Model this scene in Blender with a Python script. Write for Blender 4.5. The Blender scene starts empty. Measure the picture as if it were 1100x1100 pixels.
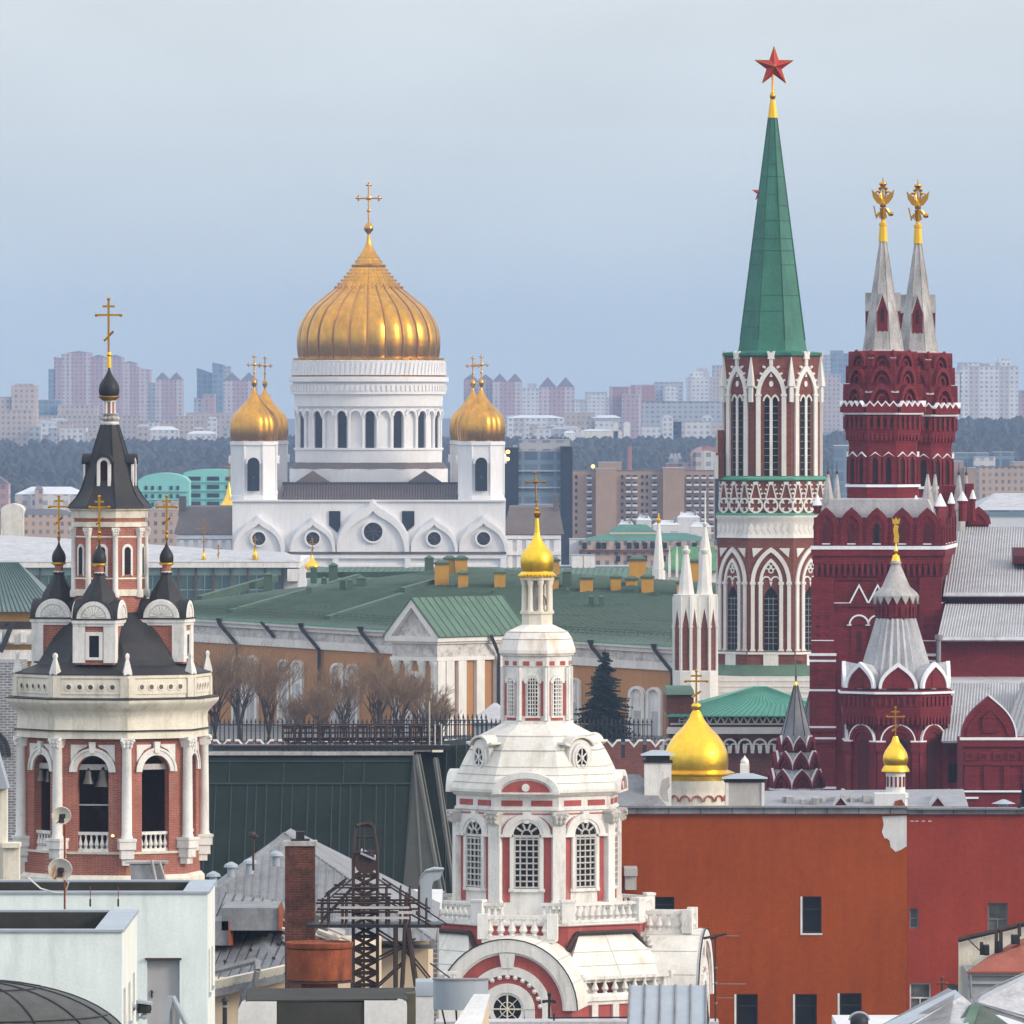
import bpy,math,random
from math import sin,cos,pi,radians
from mathutils import Vector,Matrix
random.seed(7)
SC=bpy.context.scene
COL=SC.collection
FPX=10000.0
HOR=440.0
H=45.0
cam=bpy.data.cameras.new('camera')
cam.sensor_width=36.0
cam.lens=36.0*FPX/1100.0
cam.shift_y=(HOR-550.0)/1100.0
cam.clip_start=1.0
cam.clip_end=40000.0
cam_o=bpy.data.objects.new('camera',cam)
COL.objects.link(cam_o)
cam_o.location=(0,0,H)
cam_o.rotation_euler=(radians(90),0,0)
SC.camera=cam_o
SUN_AZ,SUN_EL=radians(116),radians(24)
w=bpy.data.worlds.new('World')
SC.world=w
w.use_nodes=True
nt=w.node_tree
nt.nodes.clear()
sky=nt.nodes.new('ShaderNodeTexSky')
sky.sky_type='NISHITA'
sky.sun_disc=False
sky.sun_elevation=SUN_EL
sky.sun_rotation=SUN_AZ
sky.dust_density=3.0
bg1=nt.nodes.new('ShaderNodeBackground')
bg1 .inputs['Strength'].default_value=0.05
nt.links.new(sky.outputs[0],bg1 .inputs['Color'])
geo=nt.nodes.new('ShaderNodeTexCoord')
sep=nt.nodes.new('ShaderNodeSeparateXYZ')
nt.links.new(geo.outputs['Generated'],sep.inputs[0])
ramp=nt.nodes.new('ShaderNodeValToRGB')
cr=ramp.color_ramp
cr.elements[0].position=0.0
cr.elements[0].color=(0.485,0.565,0.62,1)
cr.elements[1].position=1.0
cr.elements[1].color=(1.25,1.25,1.27,1)
for pos,colr in((0.012,(0.52,0.60,0.655,1)),(0.042,(0.60,0.652,0.69,1)),(0.25,(0.86,0.90,0.97,1))):
 e=cr.elements.new(pos)
 e.color=colr
nt.links.new(sep.outputs['Z'],ramp.inputs[0])
cn=nt.nodes.new('ShaderNodeTexNoise')
cn.inputs['Scale'].default_value=26.0
cn.inputs['Detail'].default_value=4.0
cmap=nt.nodes.new('ShaderNodeMapping')
cmap.inputs['Scale'].default_value=(1.0,1.0,3.0)
nt.links.new(geo.outputs['Generated'],cmap.inputs[0])
nt.links.new(cmap.outputs[0],cn.inputs['Vector'])
cmr=nt.nodes.new('ShaderNodeMapRange')
cmr.inputs['From Min'].default_value=0.3
cmr.inputs['From Max'].default_value=0.7
cmr.inputs['To Min'].default_value=0.955
cmr.inputs['To Max'].default_value=1.045
nt.links.new(cn.outputs[0],cmr.inputs[0])
vm=nt.nodes.new('ShaderNodeVectorMath')
vm.operation='SCALE'
nt.links.new(ramp.outputs[0],vm.inputs[0])
nt.links.new(cmr.outputs[0],vm.inputs['Scale'])
bg2=nt.nodes.new('ShaderNodeBackground')
bg2 .inputs['Strength'].default_value=0.95
nt.links.new(vm.outputs[0],bg2 .inputs['Color'])
addb=nt.nodes.new('ShaderNodeAddShader')
nt.links.new(bg1 .outputs[0],addb.inputs[0])
nt.links.new(bg2 .outputs[0],addb.inputs[1])
wo=nt.nodes.new('ShaderNodeOutputWorld')
nt.links.new(addb.outputs[0],wo.inputs['Surface'])
sun=bpy.data.lights.new('sun','SUN')
sun.energy=1.75
sun.angle=radians(12)
sun.color=(1.0,0.87,0.72)
sun_o=bpy.data.objects.new('sun',sun)
COL.objects.link(sun_o)
sd=Vector((sin(SUN_AZ)*cos(SUN_EL),cos(SUN_AZ)*cos(SUN_EL),sin(SUN_EL)))
sun_o.rotation_euler=sd.to_track_quat('Z','Y').to_euler()
sun_o.location=(300,0,300)
SC.view_settings.view_transform='Standard'
SC.view_settings.look='None'
SC.view_settings.exposure=0.17
SC.view_settings.gamma=1.0
SC.view_settings.use_curve_mapping=False
SC.cycles.use_denoising=True
SC.cycles.max_bounces=6
SC.cycles.diffuse_bounces=3
SC.cycles.glossy_bounces=3
SC.cycles.volume_bounces=0
SC.cycles.transparent_max_bounces=6
MATS={}
def _m(name):
 m=bpy.data.materials.new(name)
 m.use_nodes=True
 n=m.node_tree.nodes
 return m,n,m.node_tree.links,n['Principled BSDF']
def mat(name,col,rough=0.8,metal=0.0,var=0.15,scale=0.6,stain=0.0,stain_col=(0.12,0.10,0.08),stain_scale=0.5,bump=0.0,bump_scale=6.0,streak=True,spec=0.3,brick=None,seam=None,fine=0.0,lo=0.54,hi=0.72,run=0.07,run_scale=2.6):
 """procedural surface: base colour with large soft variation, stains of their own shape (vertical runs), optional brick courses"""
 m,n,L,b=_m(name)
 tc=n.new('ShaderNodeTexCoord')
 co=tc.outputs['Object']
 nz=n.new('ShaderNodeTexNoise')
 nz.inputs['Scale'].default_value=scale
 nz.inputs['Detail'].default_value=6.0
 nz.inputs['Roughness'].default_value=0.62
 L.new(co,nz.inputs['Vector'])
 mr=n.new('ShaderNodeMapRange')
 mr.inputs['From Min'].default_value=0.28
 mr.inputs['From Max'].default_value=0.72
 mr.inputs['To Min'].default_value=1.0-var
 mr.inputs['To Max'].default_value=1.0+var
 L.new(nz.outputs[0],mr.inputs[0])
 src=None
 if brick:
  mp=n.new('ShaderNodeVectorMath');mp.operation='DOT_PRODUCT'
  mp.inputs[1].default_value=(0.85,0.53,0)
  L.new(co,mp.inputs[0])
  sx=n.new('ShaderNodeSeparateXYZ');L.new(co,sx.inputs[0])
  cx=n.new('ShaderNodeCombineXYZ')
  L.new(mp.outputs['Value'],cx.inputs[0]);L.new(sx.outputs['Z'],cx.inputs[1])
  bt=n.new('ShaderNodeTexBrick')
  bt.inputs['Scale'].default_value=1.0
  bt.inputs['Brick Width'].default_value=brick[0]
  bt.inputs['Row Height'].default_value=brick[1]
  bt.inputs['Mortar Size'].default_value=brick[2]
  bt.inputs['Color1'].default_value=(*col,1)
  bt.inputs['Color2'].default_value=(*[c*0.72 for c in col],1)
  bt.inputs['Mortar'].default_value=(*brick[3],1)
  L.new(cx.outputs[0],bt.inputs['Vector'])
  src=bt.outputs[0]
 vm=n.new('ShaderNodeVectorMath');vm.operation='SCALE'
 if src is None:
  vm.inputs[0].default_value=col
 else:
  L.new(src,vm.inputs[0])
 L.new(mr.outputs[0],vm.inputs['Scale'])
 out=vm.outputs[0]
 if fine:
  nf=n.new('ShaderNodeTexNoise')
  nf.inputs['Scale'].default_value=scale*14
  nf.inputs['Detail'].default_value=3.0
  L.new(co,nf.inputs['Vector'])
  mf=n.new('ShaderNodeMapRange')
  mf.inputs['From Min'].default_value=0.3
  mf.inputs['From Max'].default_value=0.7
  mf.inputs['To Min'].default_value=1.0-fine
  mf.inputs['To Max'].default_value=1.0+fine
  L.new(nf.outputs[0],mf.inputs[0])
  v2=n.new('ShaderNodeVectorMath');v2 .operation='SCALE'
  L.new(out,v2 .inputs[0]);L.new(mf.outputs[0],v2 .inputs['Scale'])
  out=v2 .outputs[0]
 if run:
  mp3=n.new('ShaderNodeMapping')
  mp3 .inputs['Scale'].default_value=(1.0,1.0,0.10)
  L.new(co,mp3 .inputs[0])
  n3=n.new('ShaderNodeTexNoise')
  n3 .inputs['Scale'].default_value=run_scale
  n3 .inputs['Detail'].default_value=5.0
  n3 .inputs['Roughness'].default_value=0.7
  L.new(mp3 .outputs[0],n3 .inputs['Vector'])
  m3=n.new('ShaderNodeMapRange')
  m3 .inputs['From Min'].default_value=0.3
  m3 .inputs['From Max'].default_value=0.7
  m3 .inputs['To Min'].default_value=1.0+run
  m3 .inputs['To Max'].default_value=1.0-run
  L.new(n3 .outputs[0],m3 .inputs[0])
  v3=n.new('ShaderNodeVectorMath');v3 .operation='SCALE'
  L.new(out,v3 .inputs[0]);L.new(m3 .outputs[0],v3 .inputs['Scale'])
  out=v3 .outputs[0]
 if stain>0:
  mp2=n.new('ShaderNodeMapping')
  mp2 .inputs['Scale'].default_value=(1.0,1.0,0.22 if streak else 1.0)
  mp2 .inputs['Location'].default_value=(3.7,1.3,5.1)
  L.new(co,mp2 .inputs[0])
  n2=n.new('ShaderNodeTexNoise')
  n2 .inputs['Scale'].default_value=stain_scale
  n2 .inputs['Detail'].default_value=8.0
  n2 .inputs['Roughness'].default_value=0.7
  L.new(mp2 .outputs[0],n2 .inputs['Vector'])
  r2=n.new('ShaderNodeMapRange')
  r2 .inputs['From Min'].default_value=lo
  r2 .inputs['From Max'].default_value=hi
  r2 .inputs['To Min'].default_value=0.0
  r2 .inputs['To Max'].default_value=stain
  L.new(n2 .outputs[0],r2 .inputs[0])
  mx=n.new('ShaderNodeMix');mx.data_type='RGBA'
  mx.inputs[7].default_value=(*stain_col,1)
  L.new(r2 .outputs[0],mx.inputs[0]);L.new(out,mx.inputs[6])
  out=mx.outputs[2]
 L.new(out,b.inputs['Base Color'])
 b.inputs['Roughness'].default_value=rough
 b.inputs['Metallic'].default_value=metal
 b.inputs['Specular IOR Level'].default_value=spec
 if bump>0:
  nb=n.new('ShaderNodeTexNoise')
  nb.inputs['Scale'].default_value=bump_scale
  nb.inputs['Detail'].default_value=4.0
  L.new(co,nb.inputs['Vector'])
  bp=n.new('ShaderNodeBump')
  bp.inputs['Strength'].default_value=bump
  bp.inputs['Distance'].default_value=0.1
  L.new(nb.outputs[0],bp.inputs['Height'])
  L.new(bp.outputs[0],b.inputs['Normal'])
 MATS[name]=m
 return m
def facade_mat(name,wall,glass,bay=3.2,storey=3.0,wfrac=0.5,hfrac=0.5,var=0.12,band=None):
 """far-off block: a grid of window openings in the wall colour, each cell a little different"""
 m,n,L,b=_m(name)
 tc=n.new('ShaderNodeTexCoord')
 dp=n.new('ShaderNodeVectorMath');dp.operation='DOT_PRODUCT'
 dp.inputs[1].default_value=(1.0,0.83,0)
 L.new(tc.outputs['Object'],dp.inputs[0])
 sx=n.new('ShaderNodeSeparateXYZ');L.new(tc.outputs['Object'],sx.inputs[0])
 def cell(sock,size,frac):
  d=n.new('ShaderNodeMath');d.operation='DIVIDE';d.inputs[1].default_value=size;L.new(sock,d.inputs[0])
  fr=n.new('ShaderNodeMath');fr.operation='FRACT';L.new(d.outputs[0],fr.inputs[0])
  sb=n.new('ShaderNodeMath');sb.operation='SUBTRACT';sb.inputs[1].default_value=0.5;L.new(fr.outputs[0],sb.inputs[0])
  ab=n.new('ShaderNodeMath');ab.operation='ABSOLUTE';L.new(sb.outputs[0],ab.inputs[0])
  lt=n.new('ShaderNodeMath');lt.operation='LESS_THAN';lt.inputs[1].default_value=frac/2;L.new(ab.outputs[0],lt.inputs[0])
  fl=n.new('ShaderNodeMath');fl.operation='FLOOR';L.new(d.outputs[0],fl.inputs[0])
  return lt.outputs[0],fl.outputs[0]
 lu,fu=cell(dp.outputs['Value'],bay,wfrac)
 lz,fz=cell(sx.outputs['Z'],storey,hfrac)
 mu=n.new('ShaderNodeMath');mu.operation='MULTIPLY';L.new(lu,mu.inputs[0]);L.new(lz,mu.inputs[1])
 cb=n.new('ShaderNodeCombineXYZ');L.new(fu,cb.inputs[0]);L.new(fz,cb.inputs[1])
 wn=n.new('ShaderNodeTexWhiteNoise');wn.noise_dimensions='2D';L.new(cb.outputs[0],wn.inputs['Vector'])
 mr=n.new('ShaderNodeMapRange');mr.inputs['To Min'].default_value=0.45;mr.inputs['To Max'].default_value=1.0
 L.new(wn.outputs['Value'],mr.inputs[0])
 fac=n.new('ShaderNodeMath');fac.operation='MULTIPLY';L.new(mu.outputs[0],fac.inputs[0]);L.new(mr.outputs[0],fac.inputs[1])
 nz=n.new('ShaderNodeTexNoise');nz.inputs['Scale'].default_value=0.05;nz.inputs['Detail'].default_value=3
 L.new(tc.outputs['Object'],nz.inputs['Vector'])
 m2=n.new('ShaderNodeMapRange');m2 .inputs['From Min'].default_value=0.3;m2 .inputs['From Max'].default_value=0.7
 m2 .inputs['To Min'].default_value=1-var;m2 .inputs['To Max'].default_value=1+var
 L.new(nz.outputs[0],m2 .inputs[0])
 vs=n.new('ShaderNodeVectorMath');vs.operation='SCALE';vs.inputs[0].default_value=wall;L.new(m2 .outputs[0],vs.inputs['Scale'])
 wall_out=vs.outputs[0]
 if band:
  lb,_=cell(dp.outputs['Value'],band[0],band[1])
  mb=n.new('ShaderNodeMix');mb.data_type='RGBA';mb.inputs[7].default_value=(*band[2],1)
  L.new(lb,mb.inputs[0]);L.new(wall_out,mb.inputs[6])
  wall_out=mb.outputs[2]
 mx=n.new('ShaderNodeMix');mx.data_type='RGBA'
 mx.inputs[7].default_value=(*glass,1)
 L.new(fac.outputs[0],mx.inputs[0]);L.new(wall_out,mx.inputs[6])
 L.new(mx.outputs[2],b.inputs['Base Color'])
 b.inputs['Roughness'].default_value=0.75
 b.inputs['Specular IOR Level'].default_value=0.25
 MATS[name]=m
 return m
def S(r,g,b):
 f=lambda c:(c/255/12.92)if c/255<=0.04045 else((c/255+0.055)/1.055)**2.4
 return(f(r),f(g),f(b))
class Fr:
 """upright frame on a facade: u runs right along the face, d out of it, z up.  th = 0 looks at the camera (-Y)"""
 def __init__(s,x=0.0,y=0.0,z=0.0,th=0.0):
  s.o=(x,y,z);s.th=th
  s.n=(sin(th),-cos(th));s.t=(cos(th),sin(th))
 def p(s,u,d,z):
  return(s.o[0]+u*s.t[0]+d*s.n[0],s.o[1]+u*s.t[1]+d*s.n[1],s.o[2]+z)
class MB:
 def __init__(s):
  s.v=[];s.f=[]
 def add(s,vs,fs):
  k=len(s.v);s.v+=vs;s.f+=[tuple(i+k for i in f)for f in fs]
  return s
 def hexa(s,p):
  return s.add(list(p),[(3,2,1,0),(4,5,6,7),(0,1,5,4),(1,2,6,5),(2,3,7,6),(3,0,4,7)])
 def box(s,x0,x1,y0,y1,z0,z1):
  return s.hexa([(x0,y0,z0),(x1,y0,z0),(x1,y1,z0),(x0,y1,z0),(x0,y0,z1),(x1,y0,z1),(x1,y1,z1),(x0,y1,z1)])
 def fbox(s,F,u0,u1,d0,d1,z0,z1):
  return s.hexa([F.p(u0,d1,z0),F.p(u1,d1,z0),F.p(u1,d0,z0),F.p(u0,d0,z0),F.p(u0,d1,z1),F.p(u1,d1,z1),F.p(u1,d0,z1),F.p(u0,d0,z1)])
 def prism(s,n,rings,cx=0.0,cy=0.0,ph=0.0,caps=True,scal=0.0,sn=0):
  """rings of an n-gon: (radius, z); corners at angle ph + k*360/n seen from the camera side"""
  vs=[];fs=[]
  for r,z in rings:
   for k in range(n):
    a=ph+2*pi*k/n
    rr=r*(1+scal*cos(a*sn))if sn else r
    vs.append((cx+rr*sin(a),cy-rr*cos(a),z))
  m=len(rings)
  for j in range(m-1):
   for k in range(n):
    a=j*n+k;b=j*n+(k+1)%n
    fs.append((a,b,b+n,a+n))
  if caps:
   fs.append(tuple(range(n-1,-1,-1)))
   fs.append(tuple((m-1)*n+k for k in range(n)))
  return s.add(vs,fs)
 def lathe(s,rings,cx=0.0,cy=0.0,n=28,**k):
  return s.prism(n,rings,cx,cy,**k)
 def tube(s,p,q,r,n=6,r2=None):
  p=Vector(p);q=Vector(q);d=(q-p)
  if d.length<1e-6:return s
  d.normalize()
  a=Vector((0,0,1))if abs(d.z)<0.9 else Vector((1,0,0))
  u=d.cross(a).normalized();w_=d.cross(u)
  r2=r if r2 is None else r2
  vs=[]
  for c,rr in((p,r),(q,r2)):
   for k in range(n):
    t=2*pi*k/n
    vs.append(tuple(c+u*(rr*cos(t))+w_*(rr*sin(t))))
  fs=[(k,(k+1)%n,(k+1)%n+n,k+n)for k in range(n)]+[tuple(range(n-1,-1,-1)),tuple(range(n,2*n))]
  fs=[tuple(reversed(f))for f in fs]
  return s.add(vs,fs)
 def path(s,pts,r,n=6):
  for a,b in zip(pts[:-1],pts[1:]):s.tube(a,b,r,n)
  return s
 def ext(s,F,poly,d0,d1):
  """extrude the outline poly [(u, z)] (counter-clockwise seen from outside) from depth d0 out to d1"""
  ar=sum(poly[i][0]*poly[(i+1)%len(poly)][1]-poly[(i+1)%len(poly)][0]*poly[i][1]for i in range(len(poly)))
  if ar<0:poly=poly[::-1]
  n=len(poly)
  vs=[F.p(u,d1,z)for u,z in poly]+[F.p(u,d0,z)for u,z in poly]
  fs=[tuple(range(n)),tuple(range(2*n-1,n-1,-1))]+[(k,k+n,(k+1)%n+n,(k+1)%n)for k in range(n)]
  return s.add(vs,fs)
 def quad(s,a,b,c,d):
  return s.add([a,b,c,d],[(0,1,2,3)])
 def slab(s,a,b,c,d,th):
  """sheet of thickness th under the quad a b c d (counter-clockwise seen from its upper side)"""
  A=[Vector(p)for p in(a,b,c,d)]
  nrm=(A[1]-A[0]).cross(A[3]-A[0]).normalized()
  lo=[tuple(p-nrm*th)for p in A]
  return s.hexa(lo+[tuple(p)for p in A])
 def ico(s,c,r,sq=(1,1,1)):
  t=(1+5**.5)/2
  vs=[(-1,t,0),(1,t,0),(-1,-t,0),(1,-t,0),(0,-1,t),(0,1,t),(0,-1,-t),(0,1,-t),(t,0,-1),(t,0,1),(-t,0,-1),(-t,0,1)]
  l=(1+t*t)**.5
  fs=[(0,11,5),(0,5,1),(0,1,7),(0,7,10),(0,10,11),(1,5,9),(5,11,4),(11,10,2),(10,7,6),(7,1,8),(3,9,4),(3,4,2),(3,2,6),(3,6,8),(3,8,9),(4,9,5),(2,4,11),(6,2,10),(8,6,7),(9,8,1)]
  return s.add([(c[0]+v[0]/l*r*sq[0],c[1]+v[1]/l*r*sq[1],c[2]+v[2]/l*r*sq[2])for v in vs],fs)
def arc(r,z0,n=12,rz=None,a0=0.0,a1=pi,u0=0.0):
 rz=r if rz is None else rz
 return[(u0+r*cos(a0+(a1-a0)*k/n),z0+rz*sin(a0+(a1-a0)*k/n))for k in range(n+1)]
def parc(h,z0,rise,n=7,u0=0.0):
 R=(h*h+rise*rise)/(2*h)
 amax=math.atan2(rise,R-h)if R>h else math.pi-math.atan2(rise,h-R)
 rt=[(u0+h-R+R*cos(amax*k/n),z0+R*sin(amax*k/n))for k in range(n+1)]
 return rt+[(2*u0-u,z)for u,z in rt[:-1][::-1]]
def ogee(h,z0,rise,n=10,u0=0.0):
 rt=[]
 for k in range(n+1):
  t=k/n
  a=t*pi/2
  u=h*cos(a)
  z=rise*(0.78*sin(a)+0.22*t**4)
  rt.append((u0+u,z0+z))
 return rt+[(2*u0-u,z)for u,z in rt[:-1][::-1]]
def band(outer,inner):
 return outer+inner[::-1]
def wall_arch(mb,F,u0,u1,z0,z1,h,zs,d0,d1,zb=None,head=None,uc=0.0):
 """wall u0..u1, z0..z1 with one arched opening of half width h, springing at zs"""
 head=head or arc(h,zs,u0=uc)
 mb.ext(F,[(u0,z0),(uc-h,z0),(uc-h,zs),(u0,zs)],d0,d1)
 mb.ext(F,[(uc+h,z0),(u1,z0),(u1,zs),(uc+h,zs)],d0,d1)
 mb.ext(F,[(u0,zs)]+head[::-1]+[(u1,zs),(u1,z1),(u0,z1)],d0,d1)
 if zb is not None and zb>z0:
  mb.ext(F,[(uc-h,z0),(uc+h,z0),(uc+h,zb),(uc-h,zb)],d0,d1)
def link(o,parent=None):
 COL.objects.link(o)
 if parent is not None:o.parent=parent
 return o
def thing(name,label,cat,loc=(0,0,0),group=None,rot=0.0):
 o=bpy.data.objects.new(name,None)
 o.empty_display_size=0.5
 link(o);o.location=loc;o.rotation_euler=(0,0,rot)
 return tag(o,label,cat,group)
def tag(o,label=None,cat=None,group=None,kind=None):
 if label:o['label']=label
 if cat:o['category']=cat
 if group:o['group']=group
 if kind:o['kind']=kind
 return o
def part(name,mb,m,parent=None,smooth=True,loc=None,ang=38):
 me=bpy.data.meshes.new(name)
 me.from_pydata(mb.v,[],mb.f)
 me.update()
 if smooth:
  me.polygons.foreach_set('use_smooth',[True]*len(me.polygons))
  me.set_sharp_from_angle(angle=radians(ang))
 me.materials.append(MATS[m]if isinstance(m,str)else m)
 o=bpy.data.objects.new(name,me)
 link(o,parent)
 if loc:o.location=loc
 return o
def dup(o,parent=None,loc=None,rot=None,scale=None):
 """copy of an object and of everything under it, sharing the meshes"""
 c=o.copy();COL.objects.link(c)
 if parent is not None:c.parent=parent
 if loc is not None:c.location=loc
 if rot is not None:c.rotation_euler=(0,0,rot)
 if scale is not None:c.scale=scale
 for ch in list(o.children):dup(ch,c)
 return c
class Site:
 """a place at distance Y whose axis is seen at column cx; turns sizes measured in the photograph into metres"""
 def __init__(s,cx,Y,zb=0.0):
  s.k=Y/FPX;s.Y=Y;s.cx=cx
  s.loc=((cx-550)*s.k,Y,zb);s.zb=zb
 def z(s,py):return H+(HOR-py)*s.k-s.zb
 def u(s,px):return(px-s.cx)*s.k
 def r(s,px):return px*s.k
 def rings(s,*rp):return[(s.r(a),s.z(b))for a,b in rp]
 def rr(s,pts):return[(s.u(a),s.z(b))for a,b in pts]
def at(px,py,Y):return((px-550)*Y/FPX,Y,H+(HOR-py)*Y/FPX)
def xat(px,Y):return(px-550)*Y/FPX
def zat(py,Y):return H+(HOR-py)*Y/FPX
mat('white_plaster',(0.72,0.705,0.67),0.85,var=0.10,scale=0.9,stain=0.75,stain_col=(0.30,0.265,0.22),stain_scale=1.6,fine=0.07,lo=0.52,hi=0.74,run=0.10)
mat('cream_plaster',(0.70,0.655,0.55),0.85,var=0.11,scale=0.8,stain=0.75,stain_col=(0.33,0.27,0.19),stain_scale=1.3,fine=0.07,lo=0.52,hi=0.74,run=0.10)
mat('cathedral_stone',(0.74,0.73,0.73),0.8,var=0.06,scale=0.25,stain=0.35,stain_col=(0.5,0.48,0.46),stain_scale=0.25,fine=0.03)
mat('white_stone',(0.72,0.70,0.66),0.8,var=0.08,scale=0.5,stain=0.4,stain_col=(0.42,0.40,0.36),stain_scale=0.6,fine=0.05)
mat('white_sheet',(0.70,0.68,0.62),0.6,var=0.10,scale=0.8,stain=0.7,stain_col=(0.42,0.35,0.26),stain_scale=1.1,fine=0.06,lo=0.5,hi=0.76,run=0.07)
mat('rusty_white_sheet',(0.78,0.74,0.68),0.6,var=0.08,scale=0.7,stain=0.75,stain_col=(0.50,0.30,0.15),stain_scale=1.2,fine=0.05,lo=0.5,hi=0.75)
mat('pink_plaster',(0.37,0.085,0.075),0.85,var=0.14,scale=0.8,stain=0.55,stain_col=(0.46,0.30,0.25),stain_scale=1.4,fine=0.10,lo=0.58,hi=0.68,run=0.12)
mat('salmon_brick',(0.37,0.105,0.07),0.85,var=0.16,scale=0.7,stain=0.3,stain_col=(0.5,0.36,0.30),stain_scale=1.0,fine=0.08,brick=(0.26,0.08,0.012,(0.36,0.2,0.16)))
mat('dark_brick_red',(0.215,0.066,0.047),0.85,var=0.14,scale=0.25,stain=0.3,stain_col=(0.12,0.04,0.03),stain_scale=0.35,fine=0.10,brick=(0.5,0.18,0.02,(0.17,0.08,0.065)))
mat('crimson_brick',(0.195,0.014,0.0205),0.85,var=0.18,scale=0.4,stain=0.45,stain_col=(0.085,0.008,0.013),stain_scale=0.7,fine=0.14,run=0.10,brick=(0.62,0.21,0.022,(0.10,0.012,0.017)))
mat('gold_leaf',(0.60,0.295,0.028),0.26,metal=1.0,var=0.2,scale=0.5,stain=0.6,stain_col=(0.34,0.15,0.02),stain_scale=0.5,fine=0.08,bump=0.2,bump_scale=0.9,run=0.14,run_scale=0.8)
mat('bright_gold',(0.93,0.58,0.05),0.30,metal=1.0,var=0.12,scale=1.5,stain=0.4,stain_col=(0.55,0.33,0.03),stain_scale=1.4,fine=0.05,bump=0.2,bump_scale=2.5,streak=False)
mat('yellow_gilding',(0.80,0.47,0.03),0.45,metal=0.55,var=0.08,scale=2.0)
mat('black_metal',(0.018,0.018,0.021),0.5,var=0.3,scale=1.2,fine=0.1)
mat('black_roof',(0.026,0.026,0.029),0.62,var=0.3,scale=0.8,fine=0.12,stain=0.3,stain_col=(0.05,0.05,0.055),stain_scale=0.8)
mat('dark_glass',(0.010,0.012,0.015),0.3,var=0.5,scale=0.9,spec=0.16)
mat('spire_green',(0.036,0.158,0.108),0.55,var=0.22,scale=0.35,stain=0.65,stain_col=(0.016,0.062,0.05),stain_scale=0.55,fine=0.09,lo=0.47,hi=0.72,run=0.12,run_scale=1.6)
mat('mint_trim',(0.10,0.34,0.24),0.6,var=0.12,scale=0.5)
mat('roof_green',(0.100,0.122,0.104),0.75,var=0.22,scale=0.18,stain=0.6,stain_col=(0.05,0.075,0.06),stain_scale=0.22,fine=0.16,streak=False,spec=0.2,run=0.10,run_scale=1.0)
mat('light_roof_green',(0.088,0.155,0.108),0.7,var=0.18,scale=0.4,stain=0.6,stain_col=(0.16,0.22,0.185),stain_scale=0.6,fine=0.10)
mat('snowy_grey',(0.44,0.44,0.455),0.75,var=0.18,scale=0.5,stain=0.7,stain_col=(0.19,0.18,0.17),stain_scale=0.9,fine=0.12,run=0.12)
mat('museum_roof',(0.27,0.275,0.295),0.65,var=0.14,scale=0.3,stain=0.55,stain_col=(0.15,0.145,0.14),stain_scale=0.5,fine=0.1,spec=0.3)
mat('zinc_roof',(0.205,0.212,0.225),0.6,var=0.2,scale=0.45,stain=0.75,stain_col=(0.095,0.082,0.068),stain_scale=0.8,fine=0.12,spec=0.35,run=0.12,lo=0.5,hi=0.72)
mat('pale_zinc',(0.32,0.365,0.415),0.5,var=0.1,scale=0.7,stain=0.3,stain_col=(0.25,0.27,0.29),stain_scale=0.8)
mat('grey_stone',(0.40,0.385,0.375),0.85,var=0.24,scale=0.6,stain=0.8,stain_col=(0.11,0.095,0.09),stain_scale=0.8,fine=0.16,lo=0.47,hi=0.72,run=0.16)
mat('snow',(0.80,0.81,0.84),0.7,var=0.06,scale=0.8,fine=0.05)
mat('ochre_wall',(0.43,0.215,0.085),0.85,var=0.08,scale=0.10,stain=0.35,stain_col=(0.34,0.165,0.075),stain_scale=0.12,fine=0.03)
mat('ochre_chimney',(0.48,0.25,0.035),0.85,var=0.16,scale=0.5,fine=0.08)
mat('arsenal_frieze',(0.60,0.58,0.55),0.85,var=0.10,scale=0.6,stain=0.75,stain_col=(0.20,0.16,0.14),stain_scale=1.3,fine=0.2,streak=False,lo=0.45,hi=0.7)
mat('orange_render',(0.295,0.058,0.009),0.9,var=0.16,scale=0.16,stain=0.55,stain_col=(0.205,0.036,0.010),stain_scale=0.55,fine=0.09,bump=0.35,bump_scale=9,spec=0.04,run=0.11,run_scale=1.2)
mat('red_render',(0.275,0.043,0.024),0.9,var=0.14,scale=0.2,stain=0.45,stain_col=(0.19,0.028,0.025),stain_scale=0.6,fine=0.09,bump=0.3,bump_scale=9,spec=0.04,run=0.10,run_scale=1.2)
mat('dark_green_sheet',(0.0125,0.0205,0.0165),0.8,spec=0.06,var=0.22,scale=0.25,stain=0.55,stain_col=(0.024,0.034,0.029),stain_scale=0.45,fine=0.1,run=0.14)
mat('mint_white_render',(0.70,0.775,0.76),0.9,var=0.06,scale=0.9,stain=0.5,stain_col=(0.48,0.53,0.51),stain_scale=1.7,fine=0.035,bump=0.06,bump_scale=14,run=0.07,spec=0.15)
mat('asphalt',(0.055,0.055,0.058),0.9,var=0.2,scale=0.05)
mat('rust',(0.215,0.056,0.022),0.85,var=0.35,scale=1.8,stain=0.8,stain_col=(0.045,0.02,0.016),stain_scale=2.2,fine=0.2,run=0.2,lo=0.5,hi=0.68)
mat('rusty_steel',(0.045,0.030,0.028),0.75,var=0.3,scale=2.0,stain=0.5,stain_col=(0.10,0.04,0.03),stain_scale=3)
mat('old_brick',(0.185,0.055,0.032),0.9,var=0.35,scale=1.4,stain=0.9,stain_col=(0.032,0.022,0.02),stain_scale=1.3,fine=0.2,brick=(0.26,0.08,0.010,(0.15,0.10,0.085)),streak=False,lo=0.47,hi=0.66)
mat('beige_render',(0.62,0.50,0.36),0.85,var=0.08,scale=0.5,stain=0.3,stain_col=(0.42,0.34,0.26))
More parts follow.
